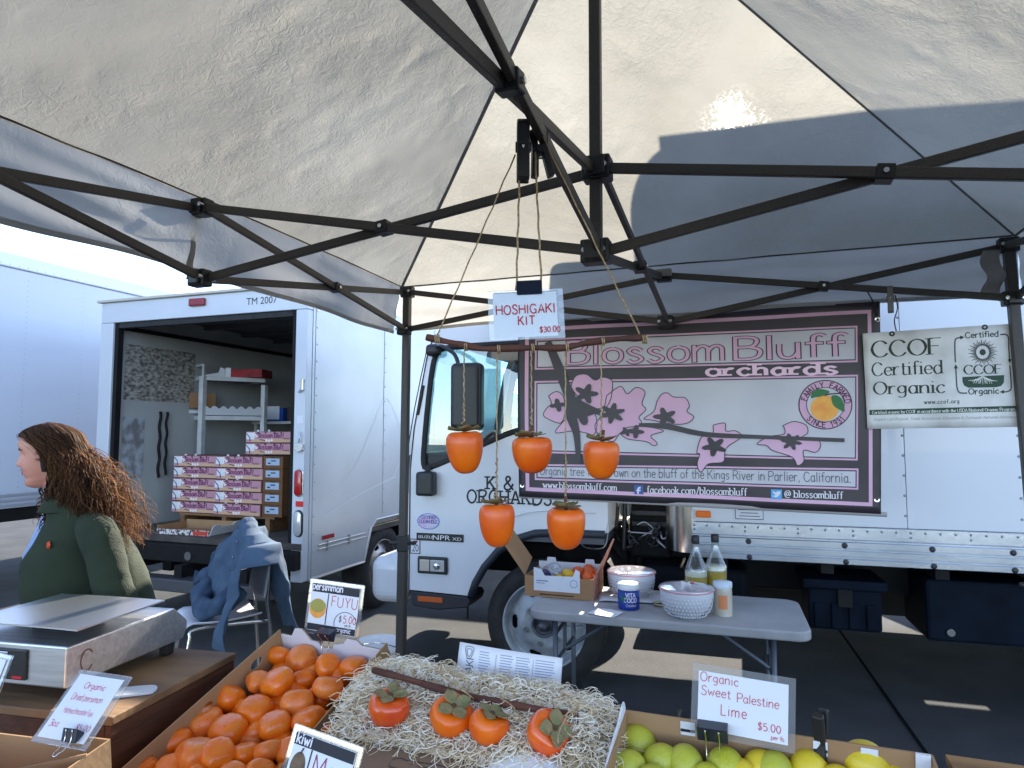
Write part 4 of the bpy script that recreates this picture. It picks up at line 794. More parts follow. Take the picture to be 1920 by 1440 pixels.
# ================================================================ printed banner hung from the back truss
BN = TW(0, TH+.045, 0)
def onback(px, py, off=.045):
    q = onplane(px, py, TW(0, TH+off, 0), tey); return ((q-TC).dot(tex), q.z)
def banner():
    T = thing('vinyl_banner', 'black, grey and pink orchard banner with blossom branch hung from the tent truss', 'banner', BN, TA)
    def bz(x, y): return onback(960+x*.364583, 560+y*.364583)
    def wv(x, z): return .007*math.sin(x*5.2+.6)+.004*math.sin(x*11+z*4)+.005*math.sin(z*6)
    def fn(x, z, l): return (x, wv(x, z)-l, z)
    def quad(mb, c, lift, nu=48, nv=14):                 # bilinear patch from four zoom points TL TR BR BL
        P = [V((*bz(*p), 0)) for p in c]
        mb.grid(lambda u, v: fn(*((P[0].lerp(P[1], u)).lerp(P[3].lerp(P[2], u), v))[:2], lift), nu, nv)
    m = MB(); quad(m, [(28,128),(1893,14),(1898,1108),(34,1018)], 0, 80, 30); base = m.build('vinyl_sheet', BLKVINYL, T, smooth=True, solid=.0006)
    def frame(c, t, lift, mt, nm):
        (tl, tr, br, bl) = c; m = MB()
        quad(m, [tl, tr, (tr[0],tr[1]+t), (tl[0],tl[1]+t)], lift, 60, 1); quad(m, [(bl[0],bl[1]-t), (br[0],br[1]-t), br, bl], lift, 60, 1)
        quad(m, [(tl[0],tl[1]+t), (tl[0]+t,tl[1]+t), (bl[0]+t,bl[1]-t), (bl[0],bl[1]-t)], lift, 1, 30); quad(m, [(tr[0]-t,tr[1]+t), (tr[0],tr[1]+t), (br[0],br[1]-t), (br[0]-t,br[1]-t)], lift, 1, 30)
        m.build(nm, mt, base, smooth=True)
    frame([(66,153),(1847,57),(1854,1068),(70,988)], 19, .0014, PINK, 'pink_border')
    for c in ([(118,208),(1775,140),(1775,328),(118,366)], [(118,424),(1777,392),(1777,832),(118,793)], [(118,850),(1781,873),(1781,982),(118,932)]):
        frame(c, 9, .0014, PINK, 'pink_frame')
        (tl, tr, br, bl) = c; m = MB(); quad(m, [(tl[0]+15,tl[1]+15),(tr[0]-15,tr[1]+15),(br[0]-15,br[1]-15),(bl[0]+15,bl[1]-15)], .0014); m.build('grey_panel', GREYVINYL, base, smooth=True)
    # blossom branch artwork
    def ribbon(mb, pts, ws, lift):
        sp = sp2(pts, 6); n = len(sp); L_, R2 = [], []
        for i, (x, y) in enumerate(sp):
            a, b = sp[max(i-1,0)], sp[min(i+1,n-1)]; d = math.hypot(b[0]-a[0], b[1]-a[1]) or 1; t = i/(n-1)*(len(ws)-1); k = min(int(t), len(ws)-2); w_ = (ws[k]+(ws[k+1]-ws[k])*(t-k))/2
            nx, ny = -(b[1]-a[1])/d*w_, (b[0]-a[0])/d*w_; L_.append(fn(*bz(x+nx,y+ny), lift)); R2.append(fn(*bz(x-nx,y-ny), lift))
        mb.add(L_+R2, [(i, i+1, n+i+1, n+i) for i in range(n-1)])
    FL = [[(190,500),(230,478),(265,500),(275,560),(270,610),(250,640),(200,625),(165,600),(180,565),(205,540)],
          [(300,600),(250,650),(228,690),(320,680),(380,690),(425,698),(440,640),(420,580),(350,560)],
          [(305,455),(330,400),(385,390),(430,420),(470,405),(515,420),(520,460),(510,520),(480,560),(400,560),(330,490)],
          [(490,500),(560,452),(595,490),(640,457),(685,480),(670,540),(690,570),(655,610),(668,640),(620,670),(560,690),(520,735),(450,700),(430,650),(470,590)],
          [(560,695),(600,722),(690,735),(730,756),(747,742),(715,705),(780,680),(700,660),(600,662)],
          [(745,530),(770,492),(800,485),(830,505),(890,510),(912,550),(900,580),(935,608),(900,640),(830,645),(720,625),(680,617),(730,580)],
          [(1035,650),(1095,640),(1100,680),(1150,680),(1180,710),(1110,760),(1095,790),(1085,840),(1010,850),(970,893),(952,850),(965,800),(950,790),(975,712),(1030,700)],
          [(1395,652),(1450,632),(1510,650),(1520,690),(1490,715),(1570,725),(1585,760),(1560,790),(1500,780),(1500,835),(1468,857),(1440,815),(1340,780),(1310,755),(1260,747),(1320,710),(1400,695)]]
    for k, f in enumerate(FL):
        o = sp2(f, 5, True); cx = sum(p[0] for p in o)/len(o); cy_ = sum(p[1] for p in o)/len(o); lf = .0026+.0006*k*.5
        m = MB(); m.add(*plate(o, [], lambda a, b: fn(*bz(a, b), lf))); pe = m.build('blossom_print', PINK, base)
        m = MB(); ribbon(m, o[::5]+[o[0]], [4.5,4.5], lf+.0006); m.build('outline', BLKVINYL, pe)
    m = MB()
    ribbon(m, [(185,222),(232,330),(275,440),(306,520),(308,600),(335,700),(345,852)], [34,48,52,56,58,34,22], .0075); m.build('branch_print', BLKVINYL, base); m = MB(); ribbon(m, [(306,520),(390,560),(472,592)], [46,36,26], .0079); m.build('branch_print', BLKVINYL, base); m = MB(); ribbon(m, [(655,648),(800,658),(1000,698),(1300,712),(1708,728)], [16,30,26,20,20], .0079)
    m.build('branch_print', BLKVINYL, base)
    for k, (x, y, r, n) in enumerate([(385,490,46,5),(362,592,52,4),(520,590,48,6),(788,608,44,5),(1040,760,46,5),(1436,736,40,6),(640,684,30,4),(240,548,30,4),(590,684,22,4)]):
        st = [(x+r*(1+.38*math.cos(n*a+k))*math.cos(a)*1.05, y+r*(1+.38*math.cos(n*a+k))*math.sin(a)*.85) for a in [2*PI*i/30 for i in range(30)]]
        m = MB(); m.add(*plate(st, [], lambda a, b: fn(*bz(a, b), .0084))); m.build('blossom_centre', BLKVINYL, base)
    # lettering
    def line(s, p0, p1, cap, lift, mt, nm, **k):
        a, b = bz(*p0), bz(*p1); size = abs(bz(p0[0], p0[1]-cap)[1]-a[1]); _, w1 = text2d(s, size, **{**k, 'wide': 1.}); wd = (b[0]-a[0])/w1
        k['gap'] = k.get('gap', .14)*wd; m = MB(); letters(m, s, size, a[0], a[1], lambda x, y, l: fn(x, y, lift+l), rise=(b[1]-a[1])/(b[0]-a[0]), wide=wd, **k); return m.build(nm, mt, base)
    DK = mat('print_plum', lin(70,44,62), .6)
    for t, a, b in (('Blossom', (292,336), (1098,318)), ('Bluff', (1150,313), (1712,298))):
        line(t, a, b, 112, .0030, DK, 'title_outline', wt=.155, gap=.13); line(t, a, b, 112, .0046, PINK, 'title_fill', wt=.095, gap=.13)
    line('orchards', (1004,398), (1672,389), 58, .0030, mat('print_pale', lin(244,206,226), .6), 'subtitle', style='slab', wt=.17, gap=.16)
    line('Organic tree fruit grown on the bluff of the Kings River in Parlier, California.', (146,905), (1744,946), 42, .0030, mat('print_slate', lin(78,78,92), .6), 'tag_line', wt=.085)
    WP = mat('print_white', lin(226,222,230), .6)
    line('www.blossombluff.com', (162,972), (540,989), 33, .0030, WP, 'web_address', style='roman', wt=.15, thin=.08); line('facebook.com/blossombluff', (696,1000), (1208,1014), 36, .0030, WP, 'social_address', style='roman', wt=.15, thin=.08); line('@ blossombluff', (1402,1020), (1702,1030), 36, .0030, WP, 'social_handle', style='roman', wt=.15, thin=.08)
    m = MB(); quad(m, [(629,958),(676,960),(676,1006),(629,1004)], .0030, 2, 2); ic = m.build('social_icon', mat('icon_blue', lin(64,92,158), .6), base); m = MB(); ribbon(m, [(662,972),(652,974),(649,988),(649,1003)], [9,9], .0040); ribbon(m, [(640,986),(662,986)], [7,7], .0044); m.build('icon_letter', WP, ic)
    m = MB(); quad(m, [(1332,980),(1388,982),(1388,1032),(1332,1030)], .0030, 2, 2); ic = m.build('social_icon', mat('icon_sky', lin(86,168,222), .6), base)
    m = MB(); m.add(*plate(sp2([(1340,1014),(1356,1010),(1344,1000),(1342,990),(1358,998),(1362,992),(1372,990),(1382,994),(1378,1004),(1370,1016),(1356,1021)], 4, True), [], lambda a, b: fn(*bz(a, b), .0040))); m.build('icon_bird', WP, ic)
    # roundel
    C, Rr = (1610,546), 136
    ring = lambda r: [(C[0]+r*math.cos(a), C[1]+r*.92*math.sin(a)) for a in [2*PI*i/48 for i in range(48)]]
    for r, lf, mt, nm in ((138,.0030,DK,'roundel_edge'), (132,.0038,PINK,'roundel'), (98,.0046,DK,'roundel_inner_edge'), (94,.0054,GREYVINYL,'roundel_field')):
        m = MB(); m.add(*plate(ring(r), [], lambda a, b: fn(*bz(a, b), lf))); m.build(nm, mt, base)
    m = MB(); m.add(*plate([(1606+70*math.cos(a)*(1+.04*math.cos(2*a)), 564+66*math.sin(a)) for a in [2*PI*i/36 for i in range(36)]], [], lambda a, b: fn(*bz(a, b), .0062))); m.build('peach_print', mat('peach', lin(240,150,70), .55, c2=lin(250,190,84), vs=26, contrast=.1), base)
    m = MB()
    for lf in ([(1536,510),(1548,476),(1590,466),(1632,480),(1600,500),(1560,508)], [(1640,505),(1665,498),(1695,520),(1708,580),(1680,570),(1650,548)]): m.add(*plate(sp2(lf, 4, True), [], lambda a, b: fn(*bz(a, b), .0070)))
    m.build('leaf_print', mat('leaf_green', lin(52,116,66), .55), base); m = MB(); ribbon(m, [(1606,500),(1630,492),(1690,488)], [7,6], .0078); m.build('stem_print', DK, base)
    c3 = bz(*C); rad = abs(bz(C[0]+115, C[1])[0]-c3[0]); m = MB()
    for s, a0, a1, flip in (('FAMILY FARMED', 168, 2, 1), ('SINCE 1931', 218, 322, -1)):
        for i, ch in enumerate(s):
            a = R_(a0+(a1-a0)*(i+.5)/len(s)); ca, sa = math.cos(a), math.sin(a); e1 = (sa, -ca) if flip > 0 else (-sa, ca); e2 = (ca, sa) if flip > 0 else (-ca, -sa)
            if ch != ' ': letters(m, ch, .023, 0, -.0115, lambda x, y, l: fn(c3[0]+ca*rad+e1[0]*x+e2[0]*y, c3[1]+sa*rad+e1[1]*x+e2[1]*y, .0050+l), 'c', wt=.17)
    m.build('roundel_lettering', DK, base, kind='stuff')
    gm = MB()
    for p in ((1880,108),(1876,1032),(52,960),(1866,560)): c = bz(*p); gm.lathe([(.006,.002),(.012,.003),(.013,0)], 12, Matrix.Translation(fn(*c, .001)) @ M0)
    gm.build('grommets', CHROME, base, kind='stuff')
    a, b = bz(30,1016), bz(1930,1112); MB().cyl(fn(*a, -.012), fn(*b, -.012), .011, 8).build('bottom_rod', mat('rod_grey', (.35,.33,.33), .5), T)
    # ties to the truss
    for p, q in (((60,135), J['BLl'].lerp(J['BMu'], .55)), ((1000,75), J['BMl']), ((1880,100), J['BMu'].lerp(J['BRl'], .62))):
        c = fn(*bz(*p), 0); Mi = Matrix.Translation(BN) @ Matrix.Rotation(TA, 4, 'Z'); e = Mi.inverted() @ q; MB().tube([c, (V(c)+e)/2+V((.01,0,0)), e], .003, 5).build('tie_cord', BLACK, T)
banner()
# ================================================================ certification sign
def ccof():
    OFF = .012; T = thing('certification_sign', 'scuffed white organic certification board hung beside the banner', 'sign', TW(0, TH+OFF, 0), TA)
    z3 = lambda x, y: onback(1580+x*.2916, 420+y*.2916, OFF)
    def fn(x, z, l): return (x, -.004-l+.006*math.sin(x*9), z)
    tl, tr, br, bl = [z3(*p) for p in ((128,704),(1122,640),(1166,1305),(160,1318))]
    P = [V((*p, 0)) for p in (tl, tr, br, bl)]
    def bil(u, v): return (P[0].lerp(P[1], u)).lerp(P[3].lerp(P[2], u), v)
    m = MB(); m.grid(lambda u, v: fn(*bil(u, v)[:2], 0), 24, 12); base = m.build('board', mat('scuffed_white', lin(232,232,231), .55, c2=lin(198,197,194), vs=7, contrast=.45, bump=.1, bs=20, detail=8), T, smooth=True, solid=.004)
    GR = mat('sign_green', lin(38,52,42), .6); GR2 = mat('sign_band_green', lin(26,66,44), .6); LF = .0028
    def line(s, p0, p1, cap, mt, nm, lf=LF, **k):
        a, b = z3(*p0), z3(*p1); size = abs(z3(p0[0], p0[1]-cap)[1]-a[1]); _, w1 = text2d(s, size, **{**k, 'wide': 1.}); wd = (b[0]-a[0])/w1
        k['gap'] = k.get('gap', .14)*wd; m = MB(); letters(m, s, size, a[0], a[1], lambda x, y, l: fn(x, y, lf+l), rise=(b[1]-a[1])/(b[0]-a[0]), wide=wd, **k); m.build(nm, mt, base)
    line('CCOF', (190,858), (635,838), 102, GR, 'heading', style='roman', wt=.13, thin=.045, gap=.1); line('Certified', (192,978), (640,962), 84, GR, 'heading', style='roman', wt=.13, thin=.045, gap=.12); line('Organic', (202,1096), (655,1086), 80, GR, 'heading', style='roman', wt=.13, thin=.045, gap=.12)
    line('www.ccof.org', (522,1158), (745,1152), 24, GR, 'web_address', style='slab', wt=.16, gap=.3)
    line('Certified', (785,736), (1000,724), 36, GR, 'emblem_word', wt=.15); line('Organic', (806,1096), (1002,1090), 36, GR, 'emblem_word', wt=.15); line('CCOF', (778,968), (1024,962), 58, GR, 'emblem_heading', style='roman', wt=.15, thin=.06, gap=.08)
    def q4(c, lf, mt, nm): m = MB(); p = [V((*z3(*a), 0)) for a in c]; m.grid(lambda u, v: fn(*(p[0].lerp(p[1], u)).lerp(p[3].lerp(p[2], u), v)[:2], lf), 20, 1); m.build(nm, mt, base)
    q4([(172,1196),(1142,1168),(1143,1204),(172,1228)], LF, GR2, 'green_band')
    line('Certified organic by CCOF in accordance with the USDA National Organic Program.', (190,1222), (1112,1200), 19, mat('print_cream', lin(226,226,220), .6), 'band_text', .0038, style='roman', wt=.17, thin=.09)
    line('Organic Certification, Trade Association, Education & Outreach, National Advocacy', (198,1265), (1112,1248), 17, mat('print_grey', lin(116,112,108), .6), 'small_text', slant=.25, wt=.08)
    def rib(mb, pts, w0, w1, lf):
        sp = sp2(pts, 5); n = len(sp); A, Bq = [], []
        for i, (x, y) in enumerate(sp):
            a, b = sp[max(i-1,0)], sp[min(i+1,n-1)]; d = math.hypot(b[0]-a[0], b[1]-a[1]) or 1; w_ = (w0+(w1-w0)*i/(n-1))/2; A.append(fn(*z3(x-(b[1]-a[1])/d*w_, y+(b[0]-a[0])/d*w_), lf)); Bq.append(fn(*z3(x+(b[1]-a[1])/d*w_, y-(b[0]-a[0])/d*w_), lf))
        mb.add(A+Bq, [(i, i+1, n+i+1, n+i) for i in range(n-1)])
    m = MB(); arrows = [([(720,892),(716,800),(720,745),(750,733),(766,731)], 1), ([(1010,712),(1048,712),(1064,735),(1066,800),(1072,886)], 1), ([(1072,910),(1080,1000),(1080,1060),(1055,1078),(1018,1080)], 1), ([(795,1088),(750,1086),(732,1060),(726,1000),(722,915)], 1)]
    for pts, _ in arrows:
        rib(m, pts, 8, 8, LF); (x0, y0), (x1, y1) = pts[-2], pts[-1]; d = math.hypot(x1-x0, y1-y0); ux, uy = (x1-x0)/d, (y1-y0)/d; tri = [(x1+ux*12, y1+uy*12), (x1-ux*16-uy*13, y1-uy*16+ux*13), (x1-ux*16+uy*13, y1-uy*16-ux*13)]
        m.add([fn(*z3(*p), LF+.0006) for p in tri], [(0,1,2)])
    for k in range(40):                                  # sunflower rays
        a = 2*PI*k/40; r0, r1 = 48, 76+16*(k % 2); rib(m, [(896+r0*math.cos(a), 826+r0*math.sin(a)), (896+r1*math.cos(a+.06)*1.05, 826+r1*math.sin(a+.06)*.9)], 7, 2.5, LF)
    ring = lambda r, s=1: [(896+r*math.cos(a), 826+r*math.sin(a)) for a in [2*PI*i/30 for i in range(30)]]
    rib(m, ring(45)+[ring(45)[0]], 4, 4, LF+.0004); m.add(*plate(ring(20), [], lambda a, b: fn(*z3(a, b), LF))); m.build('emblem_print', GR, base)
    m = MB(); m.add(*plate([(764,985),(1036,972),(1034,1020),(1015,1042),(985,1050),(805,1054),(776,1040),(765,1015)], [], lambda a, b: fn(*z3(a, b), LF))); m.build('emblem_soil', GR2, base)
    m = MB(); rn = random.Random(5)
    for k in range(9): a = (k-4)/4; rib(m, [(896,980), (896+a*45, 996+6*abs(a)), (896+a*95, 1006+24*(1-abs(a))+rn.uniform(-5,5))], 7, 2, .0038); rib(m, [(896+a*45, 996), (896+a*60, 1028)], 4, 2, .0042)
    m.build('emblem_roots', mat('print_cream'), base)
    gm = MB()
    for p in ((316,707),(910,665)): gm.lathe([(.005,.002),(.010,.003),(.012,0)], 12, Matrix.Translation(fn(*z3(*p), .002)) @ M0)
    gm.build('grommets', BLACK, base, kind='stuff')
    q = V(fn(*z3(340,690), 0)); pts = [V(fn(*z3(*p), .006)) for p in ((335,460),(350,540),(330,620),(342,690))]; MB().tube(spline(pts, 4), .0028, 5).build('hang_cord', BLACK, T)
ccof()
# ================================================================ clamps, clips
def spring_clamp(p, label, rot=(0,0,0), s=1., m=None, group=None):
    """two-jaw spring clamp, jaws up, handles down; origin at the jaws"""
    T = thing('spring_clamp', label, 'clamp', p, rot, group); m = m or BLACK
    for k in (-1, 1):
        mb = MB(); mb.prism([(k*.004*s,.0),(k*.026*s,-.012*s),(k*.020*s,-.055*s),(k*.030*s,-.125*s),(k*.013*s,-.13*s),(k*.004*s,-.06*s)], -.013*s, .013*s); mb.build('jaw', m, T, bevel=.003*s)
    MB().cyl((0,-.016*s,-.058*s), (0,.016*s,-.058*s), .011*s, 10).build('pivot', m, T); MB().tube([(.02*math.cos(a)*s, .0, -.058*s-.02*math.sin(a)*s) for a in [PI*k/8 for k in range(9)]], .003*s, 5).build('spring', WIRE, T); return T
c1 = at(988, 228, 1.36)
spring_clamp(c1+V((-.008,-.012,-.0)), 'large black spring clamp hanging on the truss bar holding the stick cord', (0, R_(8), TA-1.2), 1.0); spring_clamp(c1+V((.022,.03,.0)), 'second black spring clamp close beside the first on the truss bar', (0, R_(-7), TA+.5), .85)
spring_clamp(TW(*[(onback(1668,536,0)[0]), TH-.005, onback(1668,536,0)[1]])+V((0,0,0)), 'grey and black spring clamp gripping the truss above the certification sign', (0, 0, TA+1.4), .95, mat('clamp_grey', (.20,.20,.19), .5, .3))
def binder_clip(p, w, label, rot, handles=(-1,), s=1., loop=.055, group='binder clips holding signs'):
    """black spring-steel clip; origin at the gripping edge, body stands up from it, local x along the edge"""
    T = thing('binder_clip', label, 'clip', p, rot, group)
    mb = MB(); y0, y1 = .002, .016*s; hh = .026*s
    prof = [(-y0,0),(y0,0),(y1,hh),(-y1,hh)]
    vs = [(x, y, z) for x in (-w/2, w/2) for y, z in prof]; mb.add(vs, [(0,1,2,3),(7,6,5,4),(0,4,5,1),(1,5,6,2),(2,6,7,3),(3,7,4,0)]); mb.build('clip_body', CLIPM, T, bevel=.0015)
    for k in handles:
        pts = [(-w*.22,k*.004,.001),(-w*.20,k*.010,-.02*s),(-w*.16,k*.016,-loop*.8),(-w*.08,k*.018,-loop),(w*.08,k*.018,-loop),(w*.16,k*.016,-loop*.8),(w*.20,k*.010,-.02*s),(w*.22,k*.004,.001)]
        MB().tube(spline([(-w*.22,k*.017*s,hh*.9)]+pts+[(w*.22,k*.017*s,hh*.9)], 4), .0013*s, 6).build('wire_handle', WIRE, T, smooth=True)
    return T
# ================================================================ hanging persimmon kit
PERS = mat('persimmon_skin', lin(236,116,8), .36, c2=lin(222,82,8), vs=18, contrast=.25, coat=.12, sss=.12, bump=.02, bs=40)
PERSD = mat('persimmon_skin_deep', lin(234,112,24), .26, c2=lin(214,60,30), vs=14, contrast=.2, coat=.35, sss=.12, bump=.02, bs=40)
CALYX = mat('calyx_green', lin(104,112,66), .7, c2=lin(120,92,58), vs=60, bump=.4, bs=120); STEMM = mat('stem_brown', lin(92,58,40), .8, bump=.4, bs=90)
def calyx(parent, r, z, seed, lift=.35, col_=None):
    rn = random.Random(seed)
    for k in range(4):
        a0 = k*PI/2+rn.uniform(-.25,.25); cu = rn.uniform(.5,1.3)*lift
        def fn(u, v, a0=a0, cu=cu, rn2=seed+k):
            wd = 1.0*math.sin(PI*min(1, .22+v*.76))**.6; a = (u-.5)*2*wd; rr = r*(.12+.9*v)
            z2 = z+r*(.05*v-.10*v*v+cu*v*v*.5+.07*math.sin(5*u+rn2)*v+.12*(u-.5)**2*4*v)
            return (rr*(1-.10*(2*u-1)**2)*math.cos(a0+a*.80), rr*(1-.10*(2*u-1)**2)*math.sin(a0+a*.80), z2+k*.0004)
        MB().grid(fn, 8, 7).build('calyx_lobe', col_ or CALYX, parent, smooth=True, solid=.0007)
def hachiya(name, label, loc, w, hgt, rot, seed, group, m=None, cz=None):
    o = thing(name, label, 'persimmon', loc, rot, group); rn = random.Random(seed); ph = rn.uniform(0,6)
    prof = [(.0,0),(.20,.006),(.40,.035),(.58,.095),(.73,.19),(.86,.33),(.95,.49),(.995,.65),(1,.78),(.955,.89),(.85,.96),(.66,1.0),(.45,.99),(.2,.968),(0,.96)]
    sp = spline([(a, b, 0) for a, b in prof], 3); n = 40
    def fn(u, v):
        i = v*(len(sp)-1); k = min(int(i), len(sp)-2); p = sp[k].lerp(sp[k+1], i-k); a = 2*PI*u
        rr = p.x*w/2*(1+.022*math.cos(4*a+ph)*p.y+.02*math.cos(2*a+ph*2)); return (rr*math.cos(a), rr*math.sin(a), (p.y-.97)*hgt)
    MB().grid(fn, n, 36).build('fruit', m or PERS, o, smooth=True); calyx(o, w*.44, .0035, seed, .5)
    MB().tube([(0,0,-.004),(.002,.001,.012),(.004*rn.uniform(-1,1),.002,.026)], [.0045,.0035,.003], 7).build('stem', STEMM, o, smooth=True); return o
def kit():
    Y = 1.36; a, b = at(800, 633, Y), at(1210, 632, Y)
    K = thing('drying_stick', 'bare twig hung level by twine with five strings tied along it', 'stick', at(1005, 650, Y)); L0 = K.location
    pts = [at(px, py, Y)-L0 for px, py in ((799,632),(830,639),(870,647),(905,654),(960,653),(1010,652),(1060,652),(1100,643),(1150,636),(1190,634),(1211,632))]
    MB().tube(spline(pts, 4), [.0068+.0012*math.sin(i*.9) for i in range(41)], 10).build('twig', BARK, K, smooth=True)
    c = c1-L0; top = c+V((0,0,-.035))
    def cord(p, q, sag=.0, r=.0018, nm='cord', wig=.001):
        p, q = V(p), V(q); n = 14; MB().tube([p.lerp(q, i/n)+V((wig*math.sin(i*2.1), wig*math.cos(i*1.7), -sag*math.sin(PI*i/n))) for i in range(n+1)], r, 6).build(nm, TWINE, K, smooth=True)
    cord(at(966,290,Y)-L0, at(815,640,Y)-L0); cord(at(1012,245,Y)-L0, at(1203,634,Y)-L0); cord(at(975,300,Y)-L0, at(968,545,Y)-L0, r=.0022); cord(at(1003,285,Y)-L0, at(1015,528,Y)-L0, r=.0022)
    for px in (815, 1203): q = at(px, 636, Y)-L0; MB().tube([q+V((0, .0085*math.cos(t), .0085*math.sin(t))) + V((.0006*t,0,0)) for t in [k*.6 for k in range(32)]], .0016, 5).build('knot', TWINE, K)
    fr = [(870, 650, 870, 812, 68, 78, 'beside the truck mirror'), (932, 655, 931, 948, 68, 78, 'lower one in front of the door lettering'), (996, 653, 997, 822, 71, 67, 'at the edge of the banner'), (1060, 652, 1061, 955, 72, 76, 'lower one below the banner'), (1127, 640, 1128, 830, 70, 70, 'in front of the blossom artwork')]
    k_ = Y/FPX
    for i, (tx, ty, px, py, w_, h_, lab) in enumerate(fr):
        p = at(px, py, Y); w_ *= (1.0,.97,1.04,1.02,.98)[i]; hachiya('persimmon', 'orange acorn-shaped persimmon hanging on twine, %s' % lab, p, w_*k_, h_*k_, (R_(random.uniform(-4,4)), R_(random.uniform(-4,4)), i*1.3), 20+i, 'persimmons hanging from the stick')
        s0 = at(tx, ty, Y)-L0; e = p-L0+V((0,0,.012)); n = 26
        MB().tube([s0.lerp(e, j/n)+V((.0008*math.sin(j*1.9+i), .0008*math.cos(j*2.3), 0)) for j in range(n+1)], .0015, 5).build('string', TWINE, K)
        fz = random.uniform(.2,.85); MB().tube([s0.lerp(e, .72+.25*j/12)+V((.0028*math.sin(j*2.2), .0028*math.cos(j*2.2), 0)) for j in range(13)], .0013, 5).build('loose_twine', TWINE, K)
        MB().tube([e+V((.006*math.cos(t), .006*math.sin(t), -.004+.0012*t)) for t in [j*.7 for j in range(16)]], .0013, 5).build('knot', TWINE, K)
        MB().tube([s0+V((0, .0085*math.cos(t), .0085*math.sin(t)))+V((.0006*t,0,0)) for t in [j*.6 for j in range(22)]], .0014, 5).build('knot', TWINE, K)
    # price card
    S = Y/FPX; T = thing('price_card', 'laminated handwritten kit price card hung above the stick', 'sign', at(989, 637, Y-.012), (0, R_(-2.5), 0)); w_, h_ = 142*S, 95*S
    B('sleeve', SLEEVE, T, (-w_/2, -.0012, 0, w_/2, .0012, h_), bevel=.001); B('backing', BLACK, T, (-w_/2+.012, .0022, .008, w_/2-.010, .0030, h_-.0035)); p = B('card', PAPER, T, (-w_/2+.010, .0013, .006, w_/2-.014, .0021, h_-.006))
    tx = MB(); fn = lambda x, y, l: (x, -.0018-l, y)
    letters(tx, 'HOSHIGAKI', .0185, -.001, .054, fn, 'c', wt=.13, jit=.05, gap=.18); letters(tx, 'KIT', .0175, .0, .031, fn, 'c', wt=.15, jit=.06, gap=.24); letters(tx, '$30.00', .0115, .047, .014, fn, 'c', wt=.16, jit=.06); tx.build('red_writing', REDINK, T, kind='stuff')
    binder_clip(at(993, 552, Y-.014), .052, 'black binder clip on the hanging kit price card', (0, R_(-3), 0), (), 1.0)
kit()
